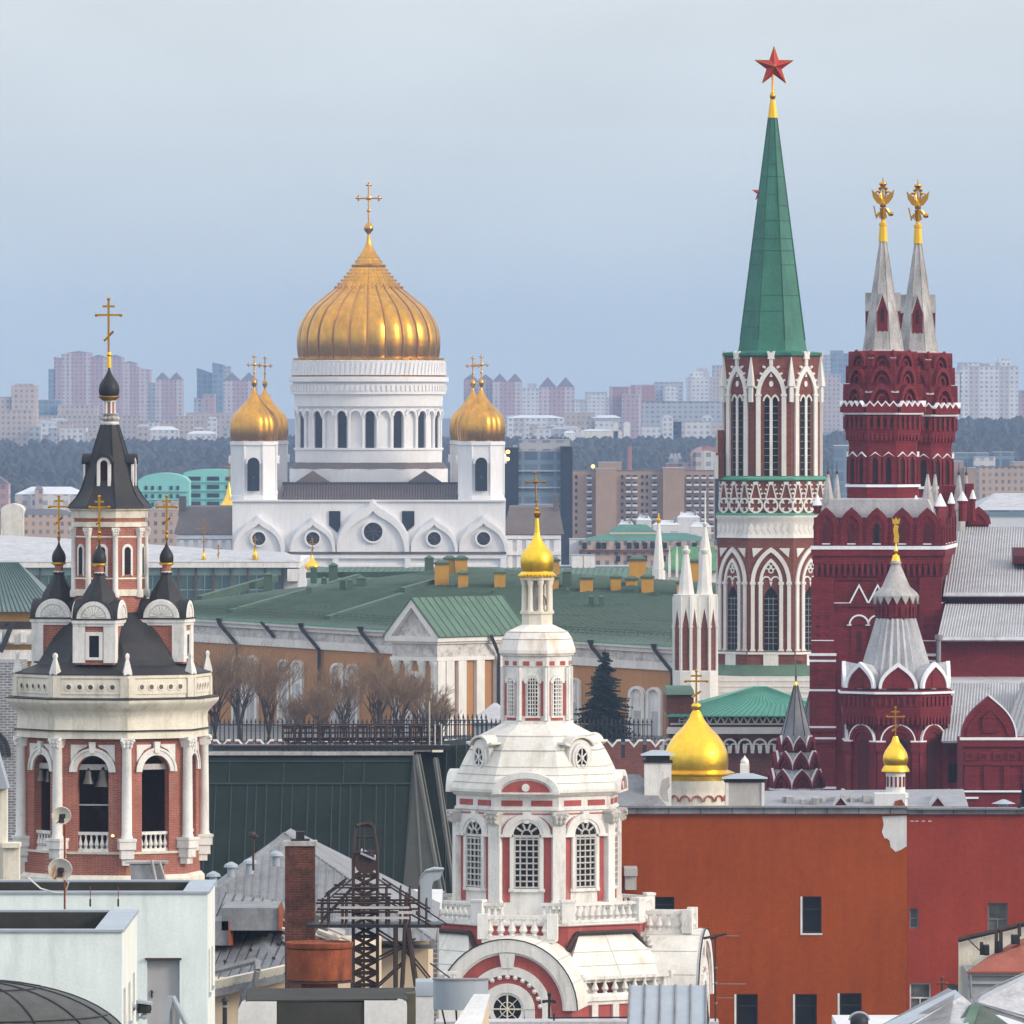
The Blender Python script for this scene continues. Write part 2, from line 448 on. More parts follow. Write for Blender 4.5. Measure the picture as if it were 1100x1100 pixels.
mat('concrete',(0.44,0.42,0.40),0.9,var=0.14,scale=0.8,stain=0.5,stain_col=(0.24,0.22,0.20),stain_scale=1.0,fine=0.1)
mat('pale_concrete',(0.60,0.60,0.60),0.9,var=0.1,scale=0.8,stain=0.4,stain_col=(0.40,0.39,0.38),stain_scale=1.0,fine=0.06)
mat('dark_roof_felt',(0.040,0.040,0.036),0.9,var=0.25,scale=0.8,fine=0.1)
mat('bronze',(0.11,0.10,0.088),0.45,metal=0.7,var=0.2,scale=1.5)
mat('brown_roof',(0.125,0.098,0.086),0.75,var=0.2,scale=0.3,fine=0.15)
mat('ruby_glass',(0.40,0.004,0.009),0.32,var=0.3,scale=0.8,spec=0.35)
mat('bark',(0.050,0.036,0.026),0.95,var=0.3,scale=2)
mat('twig',(0.215,0.140,0.082),0.95,var=0.3,scale=0.5)
mat('spruce',(0.017,0.031,0.021),0.85,var=0.45,scale=0.7)
def terr(x,y):
 def ss(a,b,v):
  t=min(1,max(0,(v-a)/(b-a)));return t*t*(3-2*t)
 return ss(2700,4700,y)*(20+9*ss(130,240,x)-3*ss(-100,-240,x))+ss(4700,6500,y)*4+2*sin(x*.011+1.3)*sin(y*.0021)*ss(3000,4500,y)
gb=MB()
xs=[-9000,-4000,-2000,-1200]+[-800+100*i for i in range(17)]+[1200,2000,4000,9000]
ys=[-200,0,500,1000,1500,2000,2400,2700]+[2900+200*i for i in range(24)]+[8500,10000,14000,24000]
for y in ys:
 for x in xs:gb.v.append((x,y,terr(x,y)))
nx=len(xs)
for j in range(len(ys)-1):
 for i in range(nx-1):
  gb.f.append((j*nx+i,j*nx+i+1,(j+1)*nx+i+1,(j+1)*nx+i))
mat('city_ground',(0.085,0.088,0.085),0.95,var=0.3,scale=0.02)
tag(part('ground',gb,'city_ground',None),kind='structure')
def cross_mb(mb,x,y,z0,z1,wid,th,slant=True,th0=0.0):
 """eight-ended cross, upright z0..z1, main bar of width wid, turned by th0"""
 F=Fr(x,y,0,th0)
 h=z1-z0
 mb.fbox(F,-th,th,-th,th,z0,z1)
 mb.fbox(F,-wid/2,-th,-th,th,z0+h*.70-th,z0+h*.70+th)
 mb.fbox(F,th,wid/2,-th,th,z0+h*.70-th,z0+h*.70+th)
 for s_ in(-1,1):
  mb.ico(F.p(s_*wid/2,0,z0+h*.70),th*1.9)
 mb.ico(F.p(0,0,z1),th*1.9)
 if slant:
  mb.fbox(F,-wid*.25,-th,-th,th,z0+h*.86-th,z0+h*.86+th)
  mb.fbox(F,th,wid*.25,-th,th,z0+h*.86-th,z0+h*.86+th)
  mb.tube(F.p(-wid*.2,0,z0+h*.22),F.p(wid*.2,0,z0+h*.40),th*1.1,4)
 return mb
def ball_cross_mb(mb,x,y,z0,z1,wid,th,th0=0.0):
 """four-ended cross with trefoil ends and a disc at the crossing"""
 F=Fr(x,y,0,th0)
 h=z1-z0;zc=z0+h*.66
 mb.tube((x,y,z0),(x,y,z1),th,6)
 mb.tube(F.p(-wid/2,0,zc),F.p(wid/2,0,zc),th,6)
 mb.ico((x,y,zc),th*3.0,(1,.5,1))
 for u,z in((-wid/2,zc),(wid/2,zc),(0,z1)):
  mb.ico(F.p(u,0,z),th*1.9,(1,.6,1))
  for a in range(4):
   mb.ico(F.p(u+cos(a*pi/2)*th*2.4,0,z+sin(a*pi/2)*th*2.4),th*1.1)
 mb.ico((x,y,z0+h*.33),th*2.2,(1,.6,1))
 return mb
ONION=[(0.0,0.92),(0.10,0.985),(0.22,1.0),(0.36,0.93),(0.50,0.74),(0.62,0.50),(0.74,0.29),(0.86,0.15),(1.0,0.06)]
def onion(z0,z1,r):
 pts=[]
 for k in range(25):
  t=k/24
  for(t0,r0),(t1,r1)in zip(ONION[:-1],ONION[1:]):
   if t0<=t<=t1:
    f=(t-t0)/(t1-t0);f=f*f*(3-2*f)*.35+f*.65
    pts.append((r*(r0+(r1-r0)*f),z0+(z1-z0)*t));break
 return pts
def smooth_profile(pts,m=4):
 """Catmull-Rom through (r, z)"""
 out=[]
 P_=[pts[0]]+pts+[pts[-1]]
 for i in range(1,len(P_)-2):
  for k in range(m):
   t=k/m
   q=[]
   for c in(0,1):
    a,b,c2,d=P_[i-1][c],P_[i][c],P_[i+1][c],P_[i+2][c]
    q.append(.5*(2*b+(c2-a)*t+(2*a-5*b+4*c2-d)*t*t+(3*b-a-3*c2+d)*t**3))
   out.append((max(q[0],.01),q[1]))
 return out+[pts[-1]]
def octF(phase,apo,k,z=0.0):
 th=phase+k*pi/4
 return Fr(sin(th)*apo,-cos(th)*apo,z,th)
def gore_dome(rings,n_g,m=6,depth=0.05):
 """ribbed dome: n_g gores, each bulging between the seams"""
 n=n_g*m
 mb=MB();vs=[];fs=[]
 for r,z in rings:
  for k in range(n):
   a=2*pi*k/n
   t=(k%m)/m
   rr=r*(1-depth+depth*sin(pi*t)**.7)
   vs.append((rr*sin(a),-rr*cos(a),z))
 for j in range(len(rings)-1):
  for k in range(n):
   a=j*n+k;b=j*n+(k+1)%n
   fs.append((a,b,b+n,a+n))
 fs.append(tuple((len(rings)-1)*n+k for k in range(n)))
 return mb.add(vs,fs)
def kokosh(h,z0,rise,n=12,u0=0.0):
 rt=[(u0+h*cos(k/n*pi/2),z0+rise*(.84*sin(k/n*pi/2)+.16*(k/n)**10))for k in range(n+1)]
 return rt+[(2*u0-u_,z_)for u_,z_ in rt[:-1][::-1]]
def cathedral():
 s=Site(396,1900)
 t=thing('cathedral','huge white stone cathedral with a great ribbed golden onion dome and smaller golden corner domes','cathedral',s.loc)
 r,z,u=s.r,s.z,s.u
 dF=34.0
 F=Fr(0,-dF,0,0)
 b=MB();b.box(u(255),u(543),-dF,40,0,z(537))
 part('wall',b,'cathedral_stone',t)
 b=MB()
 b.fbox(F,u(254),u(544),.01,.9,z(592.5),z(590))
 part('cornice',b,'brown_roof',t)
 b=MB()
 b.fbox(F,u(253.5),u(544.5),.01,.7,z(597),z(592.6))
 b.fbox(F,u(253.5),u(544.5),.01,.5,z(606),z(604))
 part('moulding',b,'cathedral_stone',t)
 for px in(255,311.5,364,440,494,541):
  b=MB();b.fbox(F,u(px-3.2),u(px+3.2),.01,.8,z(680),z(597.2));part('pilaster',b,'cathedral_stone',t)
 for cx_,hw,top,ro in((283,28,551,7),(340,25,553,7),(403.5,40,534,10),(468,26,553,7),(520,27,551,7)):
  g=MB()
  c=u(cx_);hh=r(hw);z0=z(589.9)
  o=kokosh(hh,z0,z(top)-z0,16,c)
  g.ext(F,o,.01,.7)
  gp=part('gable',g,'cathedral_stone',t)
  m=MB()
  i1=kokosh(hh*.96,z0,(z(top)-z0)*.95,16,c)
  i2=kokosh(hh*.83,z0,(z(top)-z0)*.77,16,c)
  m.ext(F,band(i1,i2),.71,1.35)
  m.ext(F,band([(c+r(ro+2)*cos(a*pi/12),z(576 if hw<40 else 569)+r(ro+2)*sin(a*pi/12))for a in range(25)],[(c+r(ro)*cos(a*pi/12),z(576 if hw<40 else 569)+r(ro)*sin(a*pi/12))for a in range(25)]),.71,1.2)
  part('moulding',m,'cathedral_stone',gp)
  wv=MB()
  zc=z(576 if hw<40 else 569)
  wv.ext(F,[(c+r(ro)*cos(a*pi/10),zc+r(ro)*sin(a*pi/10))for a in range(20)],.71,.85)
  wo_=part('window',wv,'dark_glass',gp)
  q=MB()
  for a in range(4):
   q.tube(F.p(c-r(ro)*cos(a*pi/4),.9,zc-r(ro)*sin(a*pi/4)),F.p(c+r(ro)*cos(a*pi/4),.9,zc+r(ro)*sin(a*pi/4)),.16,4)
  part('window_bars',q,'rusty_steel',gp)
 for a0,a1 in((357,369),(434,447)):
  q=MB();q.fbox(F,u(a0),u(a1),.02,.3,z(562),z(547));part('window',q,'dark_glass',t)
  q=MB();q.ext(F,[(u(a0)-r(.2),z(562)),(u(a1)+r(.2),z(562)),((u(a0)+u(a1))/2+(r(3)if a0<400 else-r(3)),z(570))],.02,.3);part('window',q,'dark_glass',t)
 b=MB();b.fbox(F,u(254),u(543.6),-.5,.5,z(537),z(535.2));part('moulding',b,'cathedral_stone',t)
 b=MB()
 x0,x1=u(300),u(497)
 b.hexa([(x0,-27,z(535.1)),(x1,-27,z(535.1)),(x1,34,z(535.1)),(x0,34,z(535.1)),(x0+r(6),-21,z(519)),(x1-r(3),-21,z(519)),(x1-r(3),28,z(519)),(x0+r(6),28,z(519))])
 rf=part('roof',b,'brown_roof',t)
 b=MB()
 for q in range(64):
  xx=x0+1+(x1-x0-2)*q/63
  b.tube((xx,-26.8,z(534.5)),(xx+(r(6)if q<1 else 0),-21.1,z(518.6)),.10,4)
 b.box(x0+r(6),x1-r(3),-21.2,-20.6,z(520),z(517))
 part('roof_railing',b,'rusty_steel',rf)
 b=MB()
 for c_ in(338,457):
  b.add([(u(c_-21),-21,z(518.9)),(u(c_+21),-21,z(518.9)),(u(c_),-21,z(505)),(u(c_-21),-15,z(518.9)),(u(c_+21),-15,z(518.9)),(u(c_),-15,z(505))],[(0,1,2),(5,4,3),(0,2,5,3),(1,4,5,2)])
 part('roof_gables',b,'brown_roof',rf)
 ph=radians(2)
 b=MB();b.lathe(s.rings((85,521),(85,503.5),(84,503)),n=48);part('drum_base',b,'cathedral_stone',t)
 b=MB();b.prism(16,s.rings((86,503.2),(84,501.5),(80,496.5)),ph=ph);part('drum_skirt_roof',b,'brown_roof',t)
 b=MB();b.lathe(s.rings((78.5,503),(79,484),(80.5,483),(80.5,481),(76,480.8),(76,437),(79.5,436.5),(80,424),(83,423.5),(83,413),(81,412.7),(81,411),(86,410),(86,405.3),(82,404.8),(82,390),(82.5,388),(80,387)),n=96)
 dr=part('drum',b,'cathedral_stone',t)
 for k in range(16):
  th=ph+k*pi/8
  if cos(th)<-0.3:continue
  G=Fr(sin(th)*s.r(75.6),-cos(th)*s.r(75.6),0,th)
  q=MB();hw=r(4.4)
  q.ext(G,[(-hw,z(481.5)),(hw,z(481.5))]+arc(hw,z(446)),0,.35)
  wd=part('window',q,'dark_glass',t)
 b=MB()
 for k in range(32):
  th=ph+k*pi/16+pi/32
  if cos(th)<-0.3:continue
  x,y=sin(th)*s.r(77.6),-cos(th)*s.r(77.6)
  b.tube((x,y,z(482)),(x,y,z(447)),r(1.5),8)
  b.prism(4,[(r(2.6),z(449)),(r(2.9),z(446.5))],x,y,ph=th+pi/4)
 part('colonnade_trim',b,'cathedral_stone',t)
 b=MB()
 for k in range(32):
  th=ph+k*pi/16
  if cos(th)<-0.3:continue
  G=Fr(sin(th)*s.r(76.2),-cos(th)*s.r(76.2),0,th)
  b.ext(G,band(arc(r(7.4),z(446.5)),arc(r(5.2),z(446.5))),.0,r(4.0))
  b.ext(G,[(-r(7.4),z(446.5)),(-r(5.3),z(446.5)),(-r(5.3),z(483)),(-r(7.4),z(483))],0,.4)
 part('arcade_moulding',b,'cathedral_stone',t)
 b=MB()
 for k in range(96):
  th=k*2*pi/96
  G=Fr(sin(th)*s.r(82.8),-cos(th)*s.r(82.8),0,th)
  b.fbox(G,-r(1.2),r(1.2),0,r(1.4),z(420),z(414))
  b.ext(G,[(-r(2.4),z(403)),(0,z(390)),(r(2.4),z(403))],-r(1.0),r(.6))
 part('cornice_trim',b,'cathedral_stone',t)
 b=MB();b.lathe(s.rings((82.6,405.5),(82.8,403.8),(82,403.2)),n=64);part('gilt_moulding',b,'gold_leaf',t)
 prof=smooth_profile(s.rings((75.5,388),(76.8,380),(77.6,370),(77,360),(73.5,347),(64,332),(49,319.5),(35.5,309),(26,298),(17.5,286),(11,276),(6,268),(3,261),(1.6,252)),5)
 dome=part('dome',gore_dome(prof,24,8,.035),'gold_leaf',t,ang=60)
 b=MB()
 for k in range(24):
  a=2*pi*k/24
  pts=[((rr*.978)*sin(a),-(rr*.978)*cos(a),zz)for rr,zz in prof if zz<z(306)]
  b.path(pts,r(.85),5)
 part('rib',b,mat('dark_gilding',(0.40,0.18,0.04),0.5,metal=0.8,var=0.2),dome)
 b=MB()
 for k in range(48):
  a=2*pi*k/48
  for rr,zz,e in((36.5,308.5,2.0),(33.2,304.8,1.7),(29.8,301,1.6),(26.6,297.2,1.5),(23.4,293.4,1.4),(20.6,290,1.3),(14.5,280.5,1.0),(11.6,276.5,.9)):
   b.ico((r(rr)*sin(a),-r(rr)*cos(a),z(zz)),r(e*.34),(1,1,2.2))
 b.lathe(s.rings((18.5,286.5),(18.6,284.4),(16,283)),n=40)
 part('ornament_trim',b,'gold_leaf',dome)
 b=MB()
 for k in range(48):
  a=2*pi*k/48
  G=Fr(sin(a)*r(79),-cos(a)*r(79),0,a)
  b.ext(G,[(-r(4.6),z(385)),(0,z(391)),(r(4.6),z(385))],-r(1.5),r(2.2))
 b.lathe(s.rings((76,387.6),(80,386.6),(80,384.6),(76.4,383.5)),n=64)
 part('fringe_trim',b,'gold_leaf',dome)
 b=MB();b.lathe(s.rings((.8,256),(1.3,253),(1.0,252),(5,247),(5.2,244.5),(3,240.5),(1.2,239)),n=20)
 ball_cross_mb(b,0,0,z(240),z(199),r(22),r(1.0))
 part('cross',b,'gold_leaf',dome)
 for cx_,dd,wx in((277,-27,283),(281.5,22,0),(517.5,-27,519),(507.5,22,0)):
  c=u(cx_)+(0 if dd<0 else 0)
  tb=MB();tph=radians(22.5)
  tb.prism(8,[(r(26.6),z(537)),(r(26.6),z(531)),(r(25.6),z(530.5)),(r(25.6),z(478)),(r(27.4),z(477.5)),(r(27.4),z(474)),(r(25),z(473.5))],c,dd,ph=tph)
  tw=part('corner_tower',tb,'cathedral_stone',t)
  q=MB()
  for k in range(8):
   a=tph+k*pi/4
   q.tube((c+r(25.4)*sin(a),dd-r(25.4)*cos(a),z(530)),(c+r(25.4)*sin(a),dd-r(25.4)*cos(a),z(478)),r(1.3),8)
  part('column_trim',q,'cathedral_stone',tw)
  for k in(0,2,-2):
   th=k*pi/4
   G=Fr(c+sin(th)*r(23.65),dd-cos(th)*r(26.6),0,th)
   q=MB();hw=r(6.4)
   q.ext(G,[(-hw,z(526)),(hw,z(526))]+arc(hw,z(497)),-.1,.25)
   part('belfry_opening',q,'dark_glass',tw)
   q=MB()
   q.ext(G,band(arc(hw+r(2),z(497)),arc(hw,z(497))),0,.6)
   part('moulding',q,'cathedral_stone',tw)
  if dd<0:
   q=MB();q.lathe([(r(4),z(512)),(r(3.4),z(508)),(r(2.4),z(503)),(r(.8),z(501))],c,dd-r(24.2),n=14)
   part('bell',q,'bronze',tw)
  pr=[(a,b_)for a,b_ in((r(24.2),z(473.4)),(r(25.6),z(467)),(r(25.9),z(460)),(r(25.2),z(453)),(r(22.8),z(446.5)),(r(18.3),z(441)),(r(12.5),z(435.5)),(r(7.5),z(429.5)),(r(4),z(424)),(r(1.6),z(419)),(r(1),z(416)))]
  pr=smooth_profile(pr,3)
  g=gore_dome(pr,16,6,.04)
  g.v=[(v[0]+c,v[1]+dd,v[2])for v in g.v]
  dm=part('small_dome',g,'gold_leaf',t,ang=60)
  q=MB();q.lathe([(r(.8),z(417)),(r(2.8),z(413)),(r(2.6),z(410)),(r(.8),z(407))],c,dd,n=14)
  ball_cross_mb(q,c,dd,z(409),z(384),r(12),r(.7))
  part('cross',q,'gold_leaf',dm)
 for x0,x1,nm in((195,254.9,0),(543.1,602,1)):
  q=MB();q.box(u(x0),u(x1),-26,30,0,z(572));wg=part('wing_wall',q,'cathedral_stone',t)
  q=MB();q.hexa([(u(x0)-.6,-27,z(572)),(u(x1)-(.2 if not nm else-.6),-27,z(572)),(u(x1),31,z(572)),(u(x0),31,z(572)),(u(x0)+r(4),-20,z(544)),(u(x1)-r(2),-20,z(544)),(u(x1)-r(2),24,z(544)),(u(x0)+r(4),24,z(544))])
  q.box(u(x0)+r(1)if not nm else u(x1)-r(8),u(x0)+r(8)if not nm else u(x1)-r(3),-21,-15,z(560),z(532 if not nm else 530))
  part('wing_roof',q,'brown_roof',wg)
  q=MB()
  for k in range(6):
   xx=u(x0)+(u(x1)-u(x0))*(k+.5)/6
   q.box(xx-.5,xx+.5,-26.5,-26.01,z(640),z(578))
  q.box(u(x0),u(x1),-26.7,-26.01,z(577),z(573))
  q.box(u(x0),u(x1),-26.9,-26.01,z(594),z(590))
  part('pilaster_trim',q,'cathedral_stone',wg)
 return t
cathedral()
def cupola(px,top,base,rr,Y,label,cr_h,kind='tent',grp=None):
 s=Site(px,Y)
 t=thing('gilded_cupola',label,'cupola',s.loc,grp)
 b=MB()
 pr={'tent':[(1,0),(.72,.14),(.42,.36),(.24,.60),(.12,.85),(.07,1)],'onion':[(.8,0),(1,.14),(.95,.3),(.6,.5),(.25,.68),(.1,.85),(.06,1)],'rod':[(1,0),(1,.35),(.5,.42),(.4,.8),(.5,1)]}[kind]
 b.lathe(smooth_profile([(s.r(rr)*a,s.z(base)+(s.z(top)-s.z(base))*h)for a,h in pr],3),n=20)
 part('dome',b,'bright_gold',t)
 b=MB();cross_mb(b,0,0,s.z(top)-.1,s.z(top-cr_h),s.r(cr_h*.48),s.r(.5));part('cross',b,'gold_leaf',t)
 b=MB();b.lathe([(s.r(rr)*.72,0),(s.r(rr)*.72,s.z(base)-.02)],n=16);part('drum',b,'white_plaster',t)
 return t
cupola(246,518,545,11.5,1937,'pale gold tent-shaped cupola rising beside the brown roof of the cathedral wing',24,'tent')
cupola(335.5,595,612,8,1330,'small golden onion cupola peeping over the green roof in front of the white cathedral wall',16,'onion')
cupola(219,590,601,2.4,1330,'thin golden finial and tall cross over the flat white roof, below the left cathedral wing',32,'rod')
cupola(274,586,601,3.4,1330,'short golden finial with a flag-like top, standing before a round cathedral window',9,'rod')
cupola(234.5,599,603,1.5,1330,'faintest small gold cross between the two larger finials over the flat white roof',14,'rod')
def star_mb(R,rin,th):
 mb=MB();pts=[]
 for k in range(10):
  a=pi/2+k*pi/5
  rr=R if k%2==0 else rin
  pts.append((rr*cos(a),0,rr*sin(a)))
 vs=pts+[(0,-th,0),(0,th,0)]
 fs=[]
 for k in range(10):
  fs.append((k,10,(k+1)%10));fs.append(((k+1)%10,11,k))
 return mb.add(vs,fs)
def spire_tower():
 s=Site(830,770)
 r,z,u=s.r,s.z,s.u
 t=thing('gate_tower','dark red brick tower with white gothic tracery and tall green spire bearing a red star','tower',s.loc)
 P8=radians(-3.4);C8=P8+pi/8
 ap=cos(pi/8)
 RB=r(58)/ap
 b=MB();b.prism(8,[(RB,0),(RB,z(577))],ph=C8);part('lower_wall',b,'dark_brick_red',t)
 b=MB();b.prism(8,[(RB+r(1.5),z(577.2)),(RB+r(.6),z(574)),(RB+r(.6),z(558)),(RB+r(2.2),z(556)),(RB+r(2.2),z(553))],ph=C8);part('white_band',b,'white_stone',t)
 q=MB()
 for k in(-2,-1,0,1,2):
  F=octF(P8,r(58.7),k)
  for i in range(7):
   c=r(-21+7*i)
   q.ext(F,[(c,z(573)),(c+r(3.2),z(567)),(c,z(561)),(c-r(3.2),z(567))],0,r(.28))
 part('band_trim',q,'white_stone',t)
 b=MB();b.prism(8,[(RB+r(2.6),z(552.9)),(RB+r(2.6),z(551)),(RB-r(1),z(550.5))],ph=C8);part('ledge',b,'mint_trim',t)
 for k in(-2,-1,0,1,2):
  F=octF(P8,r(58),k)
  q=MB()
  for hw,rise_top,wd in((21.5,587,4.2),(12.5,599,3.2)):
   o=parc(r(hw),z(625),z(rise_top)-z(625),9)
   i_=parc(r(hw-wd),z(625),z(rise_top+wd*1.25)-z(625),9)
   q.ext(F,band(o,i_),0,r(2.0))
  for sx in(-1,1):
   for c in(19.4,11):
    q.fbox(F,r(sx*c)-r(2.0),r(sx*c)+r(2.0),0,r(2.2),z(698),z(625.2))
    q.fbox(F,r(sx*c)-r(3.0),r(sx*c)+r(3.0),0,r(2.8),z(627),z(624))
    q.fbox(F,r(sx*c)-r(3.0),r(sx*c)+r(3.0),0,r(2.8),z(699.6),z(696))
   q.ext(F,[(sx*r(20),z(588)),(sx*r(8.5),z(588)),(sx*r(19),z(598))],0,r(1.2))
  for a in range(4):
   q.ext(F,band([(r(3*cos(a*pi/2))+r(3.0)*cos(j*pi/8),z(608)+r(4*sin(a*pi/2))+r(3.0)*sin(j*pi/8))for j in range(17)],[(r(3*cos(a*pi/2))+r(1.7)*cos(j*pi/8),z(608)+r(4*sin(a*pi/2))+r(1.7)*sin(j*pi/8))for j in range(17)]),0,r(1.2))
  for sx in(-1,1):
   q.ext(F,band(arc(r(5.2),z(623),8,u0=sx*r(4.9)),arc(r(3.7),z(623),8,u0=sx*r(4.9))),0,r(1.2))
  q.ext(F,[(-r(1.6),z(624)),(r(1.6),z(624)),(0,z(629))],0,r(1.2))
  tr=part('arch_tracery',q,'white_stone',t)
  q=MB();q.ext(F,[(-r(7.2),z(697)),(r(7.2),z(697))]+parc(r(7.2),z(643),z(629.5)-z(643),7),0,r(.35))
  wn=part('window',q,'dark_glass',t)
  q=MB()
  for i in range(9):q.fbox(F,-r(6.8),r(6.8),r(.36),r(.6),z(690-6*i)-.03,z(690-6*i)+.03)
  for c in(-2.4,2.4):q.fbox(F,r(c)-.03,r(c)+.03,r(.36),r(.65),z(697),z(640))
  part('window_bars',q,'zinc_roof',wn)
  q=MB();q.fbox(F,-r(8.2),r(8.2),0,r(2.0),z(699.5),z(697.2));part('sill',q,'mint_trim',wn)
 b=MB();b.prism(8,[(RB+r(3),z(714)),(RB+r(3),z(701)),(RB+r(4.5),z(700.8)),(RB+r(4.5),z(698))],ph=C8);part('plinth_trim',b,'dark_brick_red',t)
 q=MB()
 for k in(-2,-1,0,1,2):
  F=octF(P8,r(58)+r(3),k)
  q.fbox(F,-r(8),r(8),0,r(1.2),z(714),z(700))
  q.fbox(F,-r(25),r(25),0,r(1.8),z(701.5),z(699))
 part('plinth_blocks',q,'white_stone',t)
 b=MB();b.prism(8,[(RB+r(20),z(724)),(RB+r(2),z(711.5))],ph=C8);part('skirt_roof',b,'light_roof_green',t)
 b=MB();b.box(-r(84),r(84),-r(82),r(82),0,z(724.3));tb=part('terrace_wall',b,'white_stone',t)
 q=MB()
 for j in range(4):q.box(-r(84.6),r(84.6),-r(82.6),-r(82.02),z(729+j*6)-.05,z(729+j*6)+.05)
 part('course_moulding',q,'white_stone',tb)
 RL=r(55.5)/ap
 b=MB();b.prism(8,[(RL,z(551)),(RL,z(516.5))],ph=C8);part('lattice_wall',b,'dark_brick_red',t)
 q=MB()
 for k in(-2,-1,0,1,2):
  F=octF(P8,r(55.5),k)
  for i in(-1,0,1):
   c=r(17.0*i)*.96
   q.ext(F,band([(c+r(8)*cos(j*pi/10),z(542.5)+r(8.2)*sin(j*pi/10))for j in range(21)],[(c+r(6.2)*cos(j*pi/10),z(542.5)+r(6.4)*sin(j*pi/10))for j in range(21)]),0,r(1.6))
   for a in range(4):
    aa=pi/4+a*pi/2
    q.ext(F,[(c+r(6.3)*cos(aa+d),z(542.5)+r(6.3)*sin(aa+d))for d in(-.3,.3)]+[(c+r(2.5)*cos(aa),z(542.5)+r(2.5)*sin(aa))],0,r(1.3))
   for sx in(-1,1):
    o=[(c+sx*r(6.4),z(535)),(c+sx*r(4.8),z(535)),(c+sx*r(.9),z(519)),(c+sx*r(1.9),z(519))]
    q.ext(F,o,0,r(1.5))
    for j in range(3):
     zz=z(531-4.5*j);uu=c+sx*r(5.6-1.2*j)
     q.ext(F,[(uu,zz),(uu+sx*r(2.3),zz+r(1)),(uu+sx*r(1.4),zz+r(2.6)),(uu-sx*r(.3),zz+r(1.6))],0,r(1.5))
   q.fbox(F,c-r(2.6),c+r(2.6),0,r(1.9),z(520.5),z(517))
  q.fbox(F,-r(24),r(24),0,r(1.2),z(536),z(534.6))
 part('lattice',q,'white_stone',t)
 b=MB();b.prism(8,[(RL+r(1),z(516.4)),(RL+r(3.5),z(515)),(RL+r(3.5),z(513)),(r(52),z(510.5))],ph=C8);part('ledge',b,'mint_trim',t)
 RU=r(51)/ap
 b=MB();b.prism(8,[(RU,z(512)),(RU,z(383.5))],ph=C8);part('upper_wall',b,'dark_brick_red',t)
 b=MB();b.prism(8,[(RU,z(383.4)),(RU+r(2),z(382)),(RU+r(2),z(379)),(r(40),z(377))],ph=C8);part('eaves',b,'spire_green',t)
 for k in(-2,-1,0,1,2):
  F=octF(P8,r(51),k)
  q=MB()
  o=parc(r(16),z(425),z(391.5)-z(425),8)
  i_=parc(r(11.5),z(425),z(399)-z(425),8)
  q.ext(F,band(o,i_),0,r(2.4))
  for sx in(-1,1):
   q.fbox(F,sx*r(13.7)-r(2.5),sx*r(13.7)+r(2.5),0,r(2.4),z(511),z(425.2))
   q.fbox(F,sx*r(13.7)-r(3.4),sx*r(13.7)+r(3.4),0,r(3),z(425.5),z(423.4))
   for j in range(4):
    zz=z(418-7.2*j);uu=sx*r(15.6-3.1*j)
    q.ext(F,[(uu,zz),(uu+sx*r(3.2),zz+r(1.8)),(uu+sx*r(2.2),zz+r(3.6)),(uu-sx*r(.6),zz+r(2.5))],0,r(2.2))
   q.ext(F,band(parc(r(4.6),z(431),r(7.5),5,sx*r(4.2)),parc(r(3.0),z(431),r(5.2),5,sx*r(4.2))),0,r(1.5))
  q.fbox(F,-r(1.6),r(1.6),0,r(1.6),z(511),z(430))
  q.fbox(F,-r(2),r(2),0,r(2.4),z(392.5),z(386))
  q.ext(F,[(-r(4),z(386)),(r(4),z(386)),(r(3.2),z(383.5)),(r(4.6),z(377.5)),(r(2),z(377.5)),(r(1),z(379)),(-r(1),z(379)),(-r(2),z(377.5)),(-r(4.6),z(377.5)),(-r(3.2),z(383.5))],0,r(3.2))
  q.ext(F,[(r(2.3)*cos(a*pi/6),z(412.5)+r(3.2)*sin(a*pi/6))for a in range(12)],0,r(1.2))
  q.ext(F,[(-r(1.8),z(405)),(r(1.8),z(405)),(0,z(400.5))],0,r(1.4))
  part('arch_tracery',q,'white_stone',t)
  for sx in(-1,1):
   q=MB();q.ext(F,[(sx*r(4.4)-r(2.8),z(510)),(sx*r(4.4)+r(2.8),z(510))]+parc(r(2.8),z(432),r(5),5,sx*r(4.4)),0,r(.3))
   wn=part('window',q,'dark_glass',t)
   q=MB()
   for i in range(10):q.fbox(F,sx*r(4.4)-r(2.7),sx*r(4.4)+r(2.7),r(.31),r(.5),z(504-7.5*i)-.03,z(504-7.5*i)+.03)
   part('window_bars',q,'zinc_roof',wn)
 for k in range(8):
  a=C8+k*pi/4
  if cos(a)<-.4:continue
  x,y=sin(a)*(RU+r(1.0)),-cos(a)*(RU+r(1.0))
  q=MB();q.prism(4,[(r(3),z(432)),(r(3),z(416)),(r(5),z(415)),(r(4.8),z(412)),(r(.6),z(384))],x,y,ph=a+pi/4)
  part('pinnacle',q,'white_stone',t)
 b=MB();b.prism(8,[(r(41),z(380)),(r(39.4),z(376)),(r(37.5),z(366)),(r(5.0),z(126))],ph=C8)
 sp=part('spire',b,'spire_green',t,smooth=False)
 q=MB()
 for k in range(8):
  a=C8+k*pi/4
  q.tube((sin(a)*r(37.5),-cos(a)*r(37.5),z(366)),(sin(a)*r(5),-cos(a)*r(5),z(126)),r(.55),5)
 for j in range(1,15):
  f=j/15+random.uniform(-.015,.015)
  rr=r(37.5)+(r(5)-r(37.5))*f+.03
  zz=z(366)+(z(126)-z(366))*f
  for k in range(8):
   a0=C8+k*pi/4;a1=a0+pi/4
   if random.random()<.25:continue
   q.tube((sin(a0)*rr,-cos(a0)*rr,zz),(sin(a1)*rr,-cos(a1)*rr,zz),r(.17),4)
 part('seam',q,mat('spire_seam',(0.02,0.08,0.055),0.6),sp)
